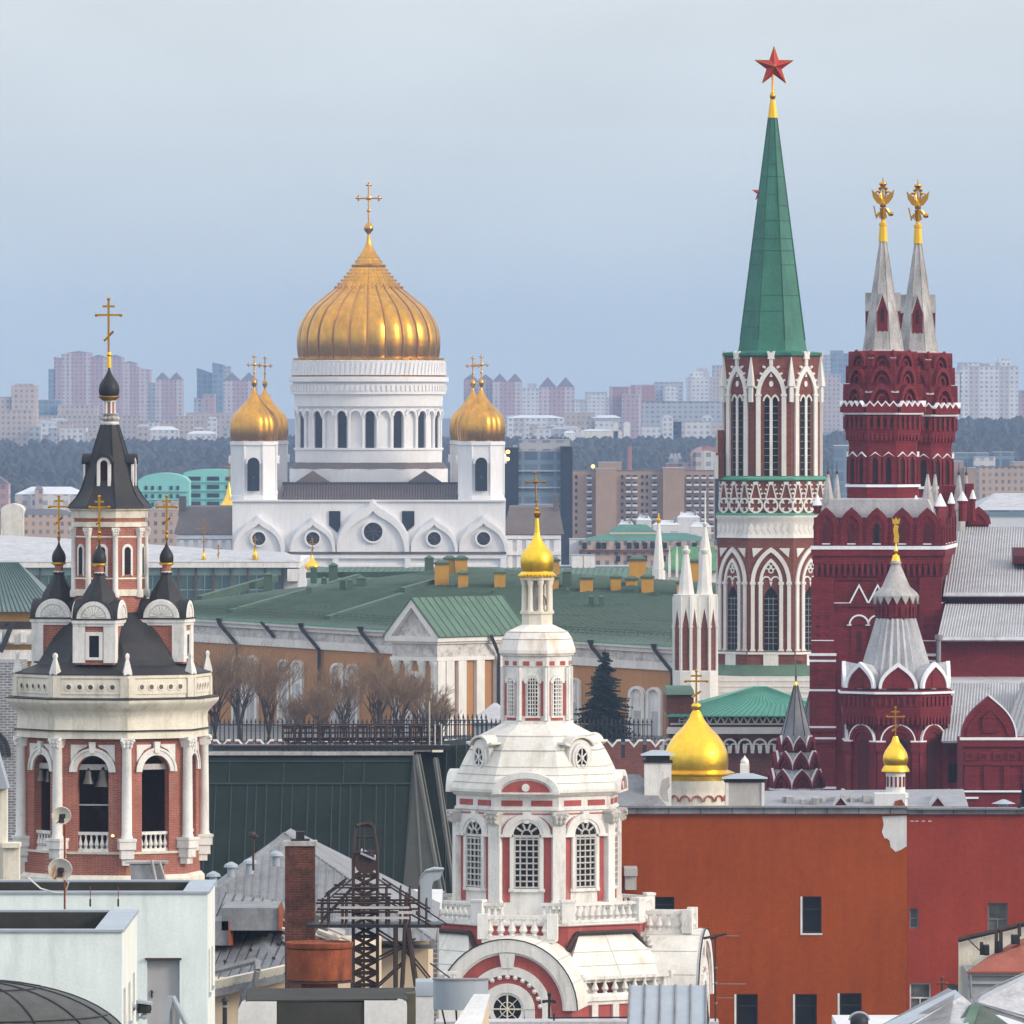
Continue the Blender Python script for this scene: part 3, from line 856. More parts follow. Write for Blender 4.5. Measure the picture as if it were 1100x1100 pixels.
 b=MB();b.prism(8,[(r(5.6),z(126.5)),(r(4.4),z(117)),(r(2.7),z(107))],ph=C8)
 part('gilt_collar',b,'yellow_gilding',sp)
 b=MB();b.lathe([(r(1.6),z(108)),(r(2.2),z(106.5)),(r(3.2),z(104)),(r(3.2),z(102)),(r(1.8),z(99.5)),(r(1.3),z(98)),(r(1.1),z(76))],n=14)
 part('star_stem',b,'gold_leaf',sp)
 b=star_mb(r(22),r(8.4),r(5.5))
 th=radians(8)
 b.v=[(x*cos(th)-y*sin(th)+r(1.5),x*sin(th)+y*cos(th),zz+z(71.5))for x,y,zz in b.v]
 st=part('star',b,'ruby_glass',sp,smooth=False)
 q=MB()
 for k in range(10):
  q.tube(b.v[k],b.v[(k+1)%10],r(.42),4)
  q.tube(b.v[k],b.v[10],r(.28),4)
 part('star_edging',q,'gold_leaf',sp)
 q=MB();q.box(u(769),u(776),-2,2,z(514),z(487));q.box(u(771),u(777),-1.5,1.5,z(487),z(462));part('buttress',q,'dark_brick_red',t)
 q=MB();q.box(u(768),u(771),-2.2,2.2,z(514),z(489));q.prism(4,[(r(3),z(490)),(r(2.4),z(478)),(r(.5),z(455))],u(770.5),0,ph=pi/4);part('pinnacle',q,'white_stone',t)
 return t
spire_tower()
def corner_turret(px,Y,label):
 s=Site(px,Y);r,z=s.r,s.z
 t=thing('corner_turret',label,'turret',s.loc,'white-tipped corner turrets beside the gate tower')
 C8=radians(20)
 b=MB();b.prism(8,[(r(13.5),0),(r(13.5),z(640))],ph=C8);part('wall',b,'dark_brick_red',t)
 b=MB();b.prism(8,[(r(14.6),z(641)),(r(14.8),z(638.5)),(r(9.4),z(638)),(r(3.2),z(595))],ph=C8);part('spire',b,'white_stone',t,smooth=False)
 q=MB();q.lathe([(r(3.2),z(595.3)),(r(4.6),z(593)),(r(4.8),z(590.5)),(r(3),z(590)),(r(2.6),z(589)),(r(2.2),z(586))],n=10);part('finial',q,'white_stone',t)
 q=MB()
 ap=cos(pi/8)*r(13.5)
 for k in range(-2,3):
  F=octF(C8-pi/8,ap,k)
  hw=r(5.2)
  q.ext(F,[(-hw,z(641)),(-hw,z(655))]+[(-r(3.4),z(672))]+[(0,z(653))]+[(r(3.4),z(672)),(hw,z(655)),(hw,z(641))],0,r(.9))
  for sx in(-1,1):
   q.fbox(F,sx*hw-r(1.5),sx*hw+r(1.5),0,r(1.3),z(726),z(641))
   q.fbox(F,sx*hw-r(2),sx*hw+r(2),0,r(1.8),z(674),z(671.5))
 part('arcade_tracery',q,'white_stone',t)
 q=MB();q.prism(8,[(r(15.5),0),(r(15.5),z(721)),(r(14),z(720))],ph=C8);part('footing',q,'white_stone',t)
 return t
corner_turret(737,752,'white-coned corner turret standing furthest out from the gate tower, nearest the ochre arsenal')
corner_turret(757,762,'white-coned corner turret tucked against the side of the gate tower, partly behind its twin')
def thin_pinnacle(px,Y,top,mid,base,gold,label):
 s=Site(px,Y);r,z=s.r,s.z
 t=thing('pinnacle',label,'pinnacle',s.loc)
 b=MB();b.prism(8,[(r(7),0),(r(7),z(base)),(r(6.4),z(base)+.01),(r(1.6),z(mid))]);part('spire',b,'white_stone',t,smooth=False)
 b=MB();b.lathe([(r(1.6),z(mid)),(r(3),z(mid-2)),(r(3),z(mid-4)),(r(1),z(mid-5)),(r(.6),z(top))],n=10);part('finial',b,'yellow_gilding' if gold else 'white_stone',t)
 return t
thin_pinnacle(707.5,1120,551,562,611,True,'slim white stone pinnacle with a gold tip rising behind the green arsenal roof')
thin_pinnacle(757.5,830,528,566,594,False,'needle-thin white pinnacle just behind the side of the gate tower')
s_=Site(817,1330)
t_=thing('distant_tower','distant spire whose red star just peeps out beside the green spire','tower',s_.loc)
b=MB();b.prism(8,[(s_.r(24),0),(s_.r(24),s_.z(420)),(s_.r(18),s_.z(380)),(s_.r(1.5),s_.z(226))]);part('spire',b,'spire_green',t_,smooth=False)
b=star_mb(s_.r(10),s_.r(3.9),s_.r(2.5));b.v=[(x,y,zz+s_.z(207))for x,y,zz in b.v];part('star',b,'ruby_glass',t_,smooth=False)
b=MB();b.lathe([(s_.r(1.5),s_.z(227)),(s_.r(.8),s_.z(213))],n=8);part('star_stem',b,'gold_leaf',t_)
def gatehouse():
 Y=735;s=Site(790,Y);r,z,u=s.r,s.z,s.u
 t=thing('gatehouse','low brown brick gatehouse with white arcaded parapet under a mint green hipped roof','gatehouse',s.loc)
 x0,x1=u(718),u(882)
 D=12.0
 b=MB();b.box(x0,x1,0,D,0,z(770));part('wall',b,'dark_brick_red',t)
 F=Fr(0,0,0,0)
 b=MB()
 ex0,ex1=u(716),u(884)
 e=z(768.5);rz=z(740);mz=z(757)
 xm0,xm1=u(770),u(830)
 b.hexa([(ex0,-1.0,z(769.8)),(ex1,-1.0,z(769.8)),(ex1,D+1,z(769.8)),(ex0,D+1,z(769.8)),(ex0,-1.0,e),(ex1,-1.0,e),(ex1,D+1,e),(ex0,D+1,e)])
 a0,a1=u(740),u(872)
 E=[(ex0,-1.0,e+.002),(ex1,-1.0,e+.002),(ex1,D+1,e+.002),(ex0,D+1,e+.002)]
 M_=[(u(755),1.6,mz),(u(872),1.6,mz),(u(872),D-1.6,mz),(u(755),D-1.6,mz)]
 T_=[(u(812),4.5,rz),(u(826),4.5,rz),(u(826),D-4.5,rz),(u(812),D-4.5,rz)]
 b.hexa(E+M_)
 b.hexa([(p[0],p[1],p[2]+.002)for p in M_]+T_)
 rf=part('roof',b,'mint_trim',t,smooth=False)
 q=MB()
 for k in range(26):
  f=k/25
  a=Vector(E[0]).lerp(Vector(E[1]),f);m_=Vector(M_[0]).lerp(Vector(M_[1]),f);t2=Vector(T_[0]).lerp(Vector(T_[1]),f)
  q.path([tuple(a),tuple(m_),tuple(t2)],.04,4)
 part('seam',q,mat('mint_seam',(0.06,0.22,0.16),.6),rf)
 q=MB()
 q.fbox(F,u(720),u(882),0,.25,z(778.5),z(776.8))
 for k in range(15):
  c=u(762+k*8.2)
  o=[(c-r(4.2),z(770.5)),(c-r(2.6),z(770.5)),(c,z(775.3)),(c+r(2.6),z(770.5)),(c+r(4.2),z(770.5)),(c+r(1.2),z(777)),(c-r(1.2),z(777))]
  q.ext(F,o,0,.25)
 for k in range(2):
  c=u(732.5+k*8)
  q.ext(F,band([(c+r(4)*cos(j*pi/8),z(774)+r(3.8)*sin(j*pi/8))for j in range(17)],[(c+r(2.8)*cos(j*pi/8),z(774)+r(2.6)*sin(j*pi/8))for j in range(17)]),0,.25)
  q.fbox(F,c-r(3),c+r(3),0,.22,z(774.6),z(773.4))
 q.fbox(F,u(716),u(884),0,.7,z(788),z(783))
 q.fbox(F,u(717),u(883),0,.5,z(782.9),z(781))
 for k in range(9):
  c=u(719+k*16.0)
  q.ext(F,band(arc(r(7.8),z(801)),arc(r(5.6),z(801))),0,.4)
  q.ext(F,[(c_,z_)for c_,z_ in[]],0,.1)if 0 else None
 part('parapet_lattice',q,'white_stone',t)
 q=MB()
 for k in range(10):
  c=u(719+k*16.2)
  q.ext(F,band(arc(r(8),z(801),u0=c),arc(r(6),z(801),u0=c)),0,.45)
  for d in(-8,0):
   q.ext(F,[(c+r(d)-r(2.6),z(801)),(c+r(d)+r(2.6),z(801)),(c+r(d)+r(1.7),z(809)),(c+r(d)-r(1.7),z(809))],0,.45)
  q.ext(F,band(arc(r(4.6),z(801),u0=c-r(4),rz=r(2.6)),arc(r(2.4),z(801),u0=c-r(4),rz=r(1.2))),0,.40)
  q.ext(F,band(arc(r(4.6),z(801),u0=c+r(4),rz=r(2.6)),arc(r(2.4),z(801),u0=c+r(4),rz=r(1.2))),0,.40)
 part('arcade_tracery',q,'white_stone',t)
 b=MB();b.box(u(716),u(745),-.6,D,z(768),z(746));part('side_block',b,'dark_brick_red',t)
 b=MB();b.hexa([(u(715),-1,z(745.9)),(u(746),-1,z(745.9)),(u(746),D,z(745.9)),(u(715),D,z(745.9)),(u(717),0,z(741)),(u(745),0,z(741)),(u(745),D,z(741)),(u(717),D,z(741))]);part('side_roof',b,'light_roof_green',t)
gatehouse()
def eagle(z0,h,m=1.0):
 """two-headed gilded eagle about h tall standing at z0, wings raised"""
 b=MB()
 b.ico((0,0,z0+h*.42),h*.085,(1,.8,1.9))
 b.tube((0,0,z0),(0,0,z0+h*.3),h*.06,6,h*.09)
 for s in(-1,1):
  F=Fr(0,0,0,0)
  b.ext(F,[(s*h*.04,z0+h*.38),(s*h*.14,z0+h*.43),(s*h*.24,z0+h*.58),(s*h*.275,z0+h*.79),(s*h*.19,z0+h*.70),(s*h*.17,z0+h*.74),(s*h*.14,z0+h*.65),(s*h*.11,z0+h*.67),(s*h*.07,z0+h*.56),(s*h*.03,z0+h*.54)],-h*.05,h*.05)
  b.tube((s*h*.03,0,z0+h*.52),(s*h*.07,0,z0+h*.70),h*.03,6)
  b.ico((s*h*.085,0,z0+h*.73),h*.045,(1.2,.9,1))
  b.tube((s*h*.13,0,z0+h*.735),(s*h*.19,0,z0+h*.71),h*.028,5,h*.006)
  b.lathe([(h*.03,z0+h*.78),(h*.05,z0+h*.82),(h*.02,z0+h*.85)],s*h*.07,0,n=8)
 b.lathe([(h*.05,z0+h*.86),(h*.10,z0+h*.93),(h*.09,z0+h*.96),(h*.03,z0+h*.99)],n=10)
 b.tube((0,0,z0+h*.98),(0,0,z0+h*1.1),h*.012,4)
 for s in(-1,1):b.tube((s*h*.07,0,z0+h*.74),(s*h*.03,0,z0+h*.9),h*.028,5)
 b.tube((0,0,z0+h*.5),(0,0,z0+h*.88),h*.02,5)
 b.tube((h*.08,0,z0+h*.28),(h*.15,0,z0+h*.18),h*.04,5)
 b.ico((h*.19,0,z0+h*.15),h*.075)
 b.tube((-h*.08,0,z0+h*.2),(-h*.15,0,z0+h*.08),h*.035,5)
 b.tube((-h*.15,0,z0+h*.02),(-h*.22,0,z0+h*.36),h*.018,5)
 b.ext(Fr(0,0,0,0),[(-h*.10,z0+h*.04),(h*.10,z0+h*.04),(h*.05,z0+h*.3),(-h*.05,z0+h*.3)],-h*.03,h*.03)
 return b
def kok_ring(apo,ph,hw,z0,rise,th,n=8,sides=range(-3,4),per=1,inner=.74,shape=None):
 """ring of kokoshnik gables round an octagon: solid plate and raised rim"""
 body,rim=MB(),MB()
 sh=shape or(lambda h,z,r,u:arc(h,z,10,r,u0=u))
 for k in sides:
  F=octF(ph,apo,k)
  for i in range(per):
   u0=(i-(per-1)/2)*hw*2.02
   body.ext(F,sh(hw,z0,rise,u0),-th,0)
   rim.ext(F,band(sh(hw,z0,rise,u0),sh(hw*inner,z0,rise*inner,u0)),0.001,th*1.7)
   rim.ext(F,band(sh(hw*.5,z0,rise*.52,u0),sh(hw*.36,z0,rise*.38,u0)),0.001,th*1.1)
 return body,rim
def museum():
 S0=Site(949,700)
 t=thing('museum','crimson brick museum with twin grey tented spires, golden eagles and grey ribbed roofs','museum',S0 .loc)
 base=Vector(S0 .loc)
 ap=cos(pi/8)
 for px,Y,dpy in((948.5,706,0),(986,734,2.0)):
  s=Site(px,Y);r=s.r
  z=lambda py:s.z(py+dpy)
  off=tuple(Vector(s.loc)-base)
  PH=radians(-4);C8=PH+pi/8
  b=MB();b.prism(8,[(r(38)/ap,z(570)),(r(38)/ap,z(521)),(r(36)/ap,z(520)),(r(36)/ap,z(477)),(r(37)/ap,z(473)),(r(40.5)/ap,z(462)),(r(40.5)/ap,z(445)),(r(41)/ap,z(437)),(r(36)/ap,z(436)),(r(35)/ap,z(410)),(r(33)/ap,z(393)),(r(28)/ap,z(377))],ph=C8)
  tw=part('tower_wall',b,'crimson_brick',t,loc=off)
  q=MB();sn=MB();dk=MB()
  for k in range(-2,3):
   F=octF(PH,r(36),k)
   hw=r(36)*math.tan(pi/8)
   for i in range(2):
    c=(i-.5)*hw*.95
    dk.ext(F,[(c-r(3.4),z(519)),(c+r(3.4),z(519))]+arc(r(3.4),z(495),u0=c),.005,.06)
    for sx in(-1,1):
     q.fbox(F,c+sx*r(4.6)-r(1.5),c+sx*r(4.6)+r(1.5),0,r(2.6),z(519),z(495))
    q.ext(F,[(c-r(6.6),z(495)),(c-r(6.6),z(491)),(c,z(485.5)),(c+r(6.6),z(491)),(c+r(6.6),z(495)),(c+r(3.2),z(495)),(c,z(490)),(c-r(3.2),z(495))],0,r(2.2))
    sn.ext(F,[(c-r(6.8),z(490.5)),(c,z(485)),(c+r(6.8),z(490.5)),(c,z(486.3))],r(.8),r(2.9))
   F=octF(PH,r(40.5),k);hw=r(40.5)*math.tan(pi/8)
   for i in range(5):
    c=(i-2)*hw*.43
    q.fbox(F,c-r(1.7),c+r(1.7),0,r(1.8),z(461),z(447))
    dk.fbox(F,c+r(2.0),c+r(4.6),.003,.03,z(459),z(449))if i<4 else None
   q.fbox(F,-hw,hw,0,r(2.2),z(446),z(438))
   sn.fbox(F,-hw*1.03,hw*1.03,0,r(2.9),z(445.2),z(443.3))
   for i in range(4):
    c=(i-1.5)*hw*.5
    q.ext(F,[(c-hw*.25,z(443)),(c+hw*.25,z(443)),(c+hw*.25,z(437)),(c,z(432)),(c-hw*.25,z(437))],r(.6),r(5))
    sn.ext(F,[(c-hw*.25,z(437)),(c,z(432)),(c+hw*.25,z(437)),(c+hw*.25,z(435.2)),(c,z(430.4)),(c-hw*.25,z(435.2))],r(.8),r(5.4))
   F=octF(PH,r(37.6),k)
   for i in range(7):
    c=(i-3)*hw*.29
    q.fbox(F,c-r(1.1),c+r(1.1),0,r(2.0),z(473),z(464))
   F=octF(PH,r(38),k)
   sn.fbox(F,-hw,hw,r(-2),r(2.0),z(523),z(520.2))
   sn.fbox(F,-hw,hw,r(-.5),r(1.6),z(537),z(535))
  part('brick_trim',q,'crimson_brick',tw)
  part('snow_edging',sn,'snow',tw)
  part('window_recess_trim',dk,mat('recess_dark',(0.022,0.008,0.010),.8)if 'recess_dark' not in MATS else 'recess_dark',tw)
  b=MB();b.prism(8,[(r(40.2)/ap,z(438)),(r(40.2)/ap,z(436.5)),(r(37)/ap,z(434)),(r(34)/ap,z(433.6))],ph=C8);part('snow_ledge',b,'snow',tw)
  for a_,hw,z0,rise in((37.4,12.6,433.5,21),(34.6,11.8,411.5,18.5),(31.8,10.8,394,16.5)):
   bd,rm=kok_ring(r(a_),PH,r(hw),z(z0),r(rise),r(3))
   gp=part('kokoshnik_tier',bd,'crimson_brick',t,loc=off)
   part('rim_moulding',rm,'crimson_brick',gp)
   q=MB()
   for k in range(-3,4):
    a=C8+k*pi/4
    x,y=sin(a)*r(a_-1),-cos(a)*r(a_-1)
    q.lathe([(r(1.2),z(z0-4)),(r(2.6),z(z0-rise*.75)),(r(2.6),z(z0-rise*.95)),(r(.6),z(z0-rise*1.12))],x,y,n=8)
   part('corner_knob_trim',q,'crimson_brick',gp)
   b=MB();b.prism(8,[(r(a_-1)/ap,z(z0-rise*.55)),(r(a_-5.5)/ap,z(z0-rise*.95))],ph=C8);part('snow_patch_edging',b,'snowy_grey',gp)
  b=MB();b.prism(8,[(r(26),z(379)),(r(23.2),z(375)),(r(4.0),z(259))],ph=C8);sp=part('spire',b,'grey_stone',tw,smooth=False)
  q=MB()
  for k in range(-1,3):
   a=C8+k*pi/4
   q.tube((sin(a)*r(23.3),-cos(a)*r(23.3),z(376)),(sin(a)*r(4.1),-cos(a)*r(4.1),z(259)),r(.55),4)
  part('edge_trim',q,'grey_stone',tw)
  for k in(0,2,-2):
   F=octF(PH,r(13.2),k)
   q=MB()
   hh=r(5.6)
   q.ext(F,[(-hh,z(358)),(-hh,z(335)),(0,z(317)),(hh,z(335)),(hh,z(358)),(hh*.5,z(355)),(0,z(358)),(-hh*.5,z(355))],-r(6),r(5.4))
   dm=part('dormer',q,'crimson_brick',tw)
   q=MB();q.ext(F,[(-hh*.30,z(346)),(-hh*.30,z(333)),(0,z(329)),(hh*.30,z(333)),(hh*.30,z(346))],r(5.41),r(5.6));part('opening_trim',q,'recess_dark',tw)
   q=MB();q.ext(F,[(-hh-r(1.3),z(334)),(0,z(314.5)),(hh+r(1.3),z(334)),(hh+.01,z(335)),(0,z(317)),(-hh-.01,z(335))],-r(6),r(5.8));part('dormer_roof_trim',q,'grey_stone',tw)
  b=MB();b.prism(8,[(r(5.2),z(259.5)),(r(3.9),z(243)),(r(4.6),z(242.5)),(r(4.6),z(239.5)),(r(2.5),z(239)),(r(2.2),z(234))],ph=C8);part('gilt_collar',b,'yellow_gilding',tw)
  e=eagle(z(236),r(43)*.96)
  e.v=[(x*1.08,y,zz_)for x,y,zz_ in e.v]
  part('eagle',e,'gold_leaf',tw)
 TH=radians(-6)
 s=Site(942,696);r,z=s.r,s.z
 off0=Vector(s.loc)-base
 F=Fr(off0 .x,off0 .y,0,TH)
 W=r(68);D=15.0
 b=MB();b.ext(F,[(-W,0),(W,0),(W,z(556)),(-W,z(556))],-D,0);mw=part('main_wall',b,'crimson_brick',t)
 q=MB();sn=MB();dk=MB()
 SF=Fr(*F.p(W,-D/2,0)[:2],0,TH+pi/2)
 for G,hwid,n in((F,W,5),(SF,D/2,4)):
  sp_=2*hwid/n
  for i in range(n):
   c=(i-(n-1)/2)*sp_
   q.ext(G,ogee(sp_*.52,z(568),z(545)-z(568),9,c),r(-3),r(4.2))
   q.fbox(G,c-sp_*.5,c+sp_*.5,0.01,r(3.6),z(586),z(568.01))
   q.ext(G,band(ogee(sp_*.40,z(567),r(17),8,c),ogee(sp_*.32,z(567),r(13.5),8,c)),r(4.3),r(5.6))
   for sx in(-1,1):
    q.fbox(G,c+sx*sp_*.36-r(1.6),c+sx*sp_*.36+r(1.6),r(3.61),r(5.4),z(586),z(567.1))
   dk.ext(G,[(c-r(3.3),z(583.5)),(c+r(3.3),z(583.5))]+arc(r(3.3),z(565),u0=c),r(4.21),r(4.3))
   sn.fbox(G,c-r(4.4),c+r(4.4),r(4.25),r(6),z(584.8),z(583.7))
  sn.fbox(G,-hwid-r(3),hwid+r(3),0.01,r(6.5),z(590.2),z(586.4))
  q.fbox(G,-hwid-r(2.5),hwid+r(2.5),0.01,r(5.6),z(597),z(590.3))
  q.fbox(G,-hwid-r(1),hwid+r(1),0.01,r(3.6),z(606),z(597.1))
  nd=int(2*hwid/r(6))
  for i in range(nd):
   c=(i+.5-nd/2)*2*hwid/nd
   q.ext(G,[(c-r(1.2),z(619)),(c+r(1.2),z(619)),(c+r(2.0),z(606.1)),(c-r(2.0),z(606.1))],0.01,r(3.2))
   dk.fbox(G,c+r(1.5),c+r(4.3),0.004,0.03,z(616),z(610))
  q.fbox(G,-hwid,hwid,0.01,r(2),z(651.5),z(648.2))
  sn.fbox(G,-hwid,hwid,0.012,r(2.2),z(648.1),z(647.3))
  q.fbox(G,-hwid,hwid,0.01,r(1.6),z(623),z(621))
 for sx in(-1,1):
  u0,u1=(-W-r(2.5),-W+r(22))if sx<0 else(W-r(22),W+r(1.5))
  q.fbox(F,u0,u1,0.01,r(4),z(703),z(620))
  q.fbox(F,u0-r(1.5),u1+r(1.5),0.01,r(7),0,z(703.1))
  sn.fbox(F,u0-r(2.5),u1+r(2.5),0,r(9),z(704.5),z(701.8))
  sn.fbox(F,u0-r(2),u1+r(2),0,r(8),z(711),z(708.6))
  sn.fbox(F,u0-r(1.8),u1+r(1.8),0,r(8),z(742.5),z(740.4))
  q.fbox(F,u0-r(2),u1+r(2),0.02,r(8.6),z(708),z(704.6))
  for zz in(780,792):sn.fbox(F,u0-r(2.2),u1+r(2.2),0,r(8.2),z(zz+2),z(zz));q.fbox(F,u0-r(2.6),u1+r(2.6),0.02,r(8.8),z(zz+6),z(zz+2.01))
  sn.fbox(F,u0-r(2.2),u1+r(2.2),0,r(8.4),z(847.5),z(845));q.fbox(F,u0-r(3),u1+r(3),0.02,r(9.5),z(860),z(847.6))
  cc=(u0+u1)/2
  for i in(-1,1):
   for j in range(3):
    zc=z(663+j*9.5);c=cc+i*r(5)
    dk.ext(F,[(c-r(3.2),zc+r(2)),(c,zc-r(3.2)),(c+r(3.2),zc+r(2)),(c,zc+r(.4))],r(4.01),r(4.2))
  sn.fbox(F,u0,u1,r(4.0),r(4.9),z(688.5),z(687.6))
  q.fbox(F,u0+r(5),u1-r(5),r(7.01),r(8.2),z(735),z(715))
  q.fbox(F,u0+r(8),u1-r(8),r(8.21),r(9),z(732),z(718))
 for c_,w_ in((923,11),(943,11)):
  c=r(c_-942)
  o=[(c-r(w_),z(648)),(c,z(627)),(c+r(w_),z(648))]
  i_=[(c-r(w_-2),z(648)),(c,z(630.5)),(c+r(w_-2),z(648))]
  q.ext(F,o,0.01,r(2.6));sn.ext(F,band(o,i_),r(2.61),r(3.6))
  o=arc(r(11),z(671),u0=c);i_=arc(r(9.2),z(671),u0=c)
  q.ext(F,o,0.01,r(2.2));sn.ext(F,band(o,i_),r(2.21),r(3.4))
  sn.fbox(F,c-r(13),c-r(8),r(2.21),r(3.4),z(672),z(671))
  q.fbox(F,c-r(8.5),c+r(8.5),0.01,r(1.2),z(702),z(672.1))
  dk.fbox(F,c-r(3),c+r(3),r(1.21),r(1.4),z(700),z(678))
 part('brick_trim',q,'crimson_brick',mw)
 part('snow_edging',sn,'snow',mw)
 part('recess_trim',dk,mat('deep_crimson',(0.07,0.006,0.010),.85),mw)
 q=MB();q.ext(F,[(-r(2.4),z(583)),(r(2.4),z(583))]+arc(r(2.4),z(565)),r(4.31),r(4.4));part('window',q,'dark_glass',mw)
 b=MB();b.ext(F,[(-W+r(6),z(556)),(W-r(6),z(556)),(W-r(14),z(536.5)),(-W+r(18),z(536.5))],-D+1,-r(8));part('attic_roof',b,'snowy_grey',t)
 def pinn(px,Y,top,base_,hw,name='corner_spire'):
  ss=Site(px,Y);o_=tuple(Vector(ss.loc)-base)
  b=MB();b.prism(8,[(ss.r(hw*.9),ss.z(base_+28)),(ss.r(hw*.9),ss.z(base_)),(ss.r(hw),ss.z(base_)+.02),(ss.r(1.0),ss.z(top))],ph=.2);sp=part(name,b,'grey_stone',t,loc=o_,smooth=False)
  b=MB();b.lathe([(ss.r(1.4),ss.z(top+1.5)),(ss.r(1.4),ss.z(top-1.5)),(ss.r(.5),ss.z(top-2)),(ss.r(.3),ss.z(top-12))],n=6);part('vane',b,'rusty_steel',sp)
 pinn(889.5,700,508,548,8.5);pinn(899,703,508,540,5);pinn(996.5,699,508,550,8.5);pinn(1004.5,702,508,530,4);pinn(1030,715,509,548,8);pinn(1038,728,509,530,3)
 def cone_turret(px,Y,top,mid,bot,hw):
  ss=Site(px,Y);o_=tuple(Vector(ss.loc)-base)
  b=MB();b.prism(8,[(ss.r(hw*.8),ss.z(bot)),(ss.r(hw*.8),ss.z(mid+3)),(ss.r(hw),ss.z(mid+2)),(ss.r(hw),ss.z(mid))]);q_=part('small_turret',b,'crimson_brick',t,loc=o_)
  b=MB();b.prism(8,[(ss.r(hw*1.08),ss.z(mid)+.01),(ss.r(.6),ss.z(top))]);part('snow_cap',b,'snow',q_,smooth=False)
 for a in((878,698,531,543,552,5),(900.5,699,536,545,556,4),(984,698,532,543,556,4.5),(1010,699,530,544,556,6.5),(1022,700,529,541,556,4),(1034,708,528,538,560,5.5),(1045,712,526,536,560,3.5)):
  cone_turret(*a)
 sb=Site(1032,722);ob=Vector(sb.loc)-base
 b=MB();b.box(ob.x-sb.r(25),ob.x+sb.r(26),ob.y-6,ob.y+8,0,sb.z(552));back=part('rear_block',b,'crimson_brick',t)
 G=Fr(ob.x,ob.y-6,0,0);q=MB()
 for i in range(2):
  c=sb.r(-9+24*i)
  q.ext(G,ogee(sb.r(13),sb.z(562),sb.r(19),9,c),0,sb.r(3));q.ext(G,band(ogee(sb.r(10),sb.z(562),sb.r(14),9,c),ogee(sb.r(7.5),sb.z(562),sb.r(10.5),9,c)),sb.r(3.01),sb.r(4.2))
 q.fbox(G,sb.r(2),sb.r(10),-3,-.01,sb.z(562),sb.z(519));q.fbox(G,sb.r(-24),sb.r(-2),-5,-1,sb.z(560),sb.z(521))
 part('brick_trim',q,'crimson_brick',back)
 s=Site(962.5,676);r,z=s.r,s.z
 off=tuple(Vector(s.loc)-base)
 b=MB()
 b.prism(8,[(r(56)/ap,0),(r(56)/ap,z(861)),(r(52)/ap,z(860)),(r(52)/ap,z(780)),(r(53)/ap,z(778)),(r(58)/ap,z(764)),(r(58)/ap,z(745)),(r(60)/ap,z(743)),(r(60)/ap,z(741)),(r(54)/ap,z(740))],ph=pi/8)
 tt=part('porch_tower_wall',b,'crimson_brick',t,loc=off)
 q=MB();sn=MB();dk=MB()
 for k in range(-2,3):
  G=octF(0,r(58),k);hw=r(58)*math.tan(pi/8)
  for i in range(7):
   c=(i-3)*hw*.27
   q.fbox(G,c-r(1.3),c+r(1.3),0,r(1.8),z(757),z(747))
  G2=octF(0,r(55.5),k)
  for i in range(9):
   c=(i-4)*hw*.215
   q.fbox(G2,c-r(1.2),c+r(1.2),r(-3),r(1.4),z(777),z(765))
   dk.fbox(octF(0,r(52.6),k),c+r(1.3),c+r(3.4),0,r(1.2),z(783),z(776))
  sn.fbox(octF(0,r(60),k),-hw*1.06,hw*1.06,-r(4),r(1.5),z(744),z(741.6))
  G3=octF(0,r(52),k);hw3=r(52)*math.tan(pi/8)
  for sx in(-1,1):
   q.fbox(G3,sx*hw3*.86-hw3*.17,sx*hw3*.86+hw3*.17,0,r(3.4),z(861),z(806))
   q.fbox(G3,sx*hw3*.86-hw3*.22,sx*hw3*.86+hw3*.22,0,r(4.6),z(806),z(795.5))
   sn.fbox(G3,sx*hw3*.86-hw3*.24,sx*hw3*.86+hw3*.24,0,r(5),z(795.4),z(793.8))
  o=arc(hw3*.82,z(795),12,u0=0);i_=arc(hw3*.66,z(795),12,u0=0);j_=arc(hw3*.5,z(795),12)
  q.ext(G3,band(o,i_),0,r(2.8));sn.ext(G3,band(arc(hw3*.88,z(795),12),o),0,r(3.2))
  q.ext(G3,band(i_,j_),0,r(1.6))
  if k==0:
   g=MB();g.ext(G3,[(-hw3*.42,z(855)),(hw3*.42,z(855))]+arc(hw3*.42,z(800)),.004,.05);part('window',g,'dark_glass',tt)
  else:
   dk.ext(G3,[(-hw3*.34,z(855)),(hw3*.34,z(855))]+arc(hw3*.34,z(800)),.004,.04)
  for zz in(848,856):sn.fbox(octF(0,r(56),k),-hw*1.02,hw*1.02,-r(6),r(2.2)+(zz-848)*.04,z(zz+3),z(zz))
  q.fbox(octF(0,r(56),k),-hw,hw,-r(5),r(1.4),z(854.5),z(851.2))
 part('brick_trim',q,'crimson_brick',tt);part('snow_edging',sn,'snow',tt);part('recess_trim',dk,'deep_crimson',tt)
 q=MB();sn=MB();sr=MB()
 for k in range(-2,3):
  G=octF(0,r(55),k)
  o=ogee(r(21),z(738),r(28),10);i_=ogee(r(17.6),z(738),r(23.0),10)
  q.ext(G,[(u_*.97,z_)for u_,z_ in o],0,r(1.5));sn.ext(G,band(o,i_),r(-1),r(3.0))
  q.fbox(G,-r(5),r(5),r(1.51),r(2.2),z(737),z(722))
  n=len(o)
  A=[G.p(u_,0,z_-.02)for u_,z_ in o];apex=G.p(0,-r(36),z(728))
  Bk=[G.p(u_*.35,-r(26),z_*.55+z(722)*.45)for u_,z_ in o]
  for i in range(n-1):
   m=len(sr.v);sr.v+=[A[i],A[i+1],Bk[i+1],Bk[i]];sr.f.append((m,m+1,m+2,m+3))
 part('gable',q,'crimson_brick',tt);part('snow_gable_edging',sn,'snow',tt);part('gable_roof',sr,'snowy_grey',tt)
 n_r=26
 mb=MB();vs=[];fs=[]
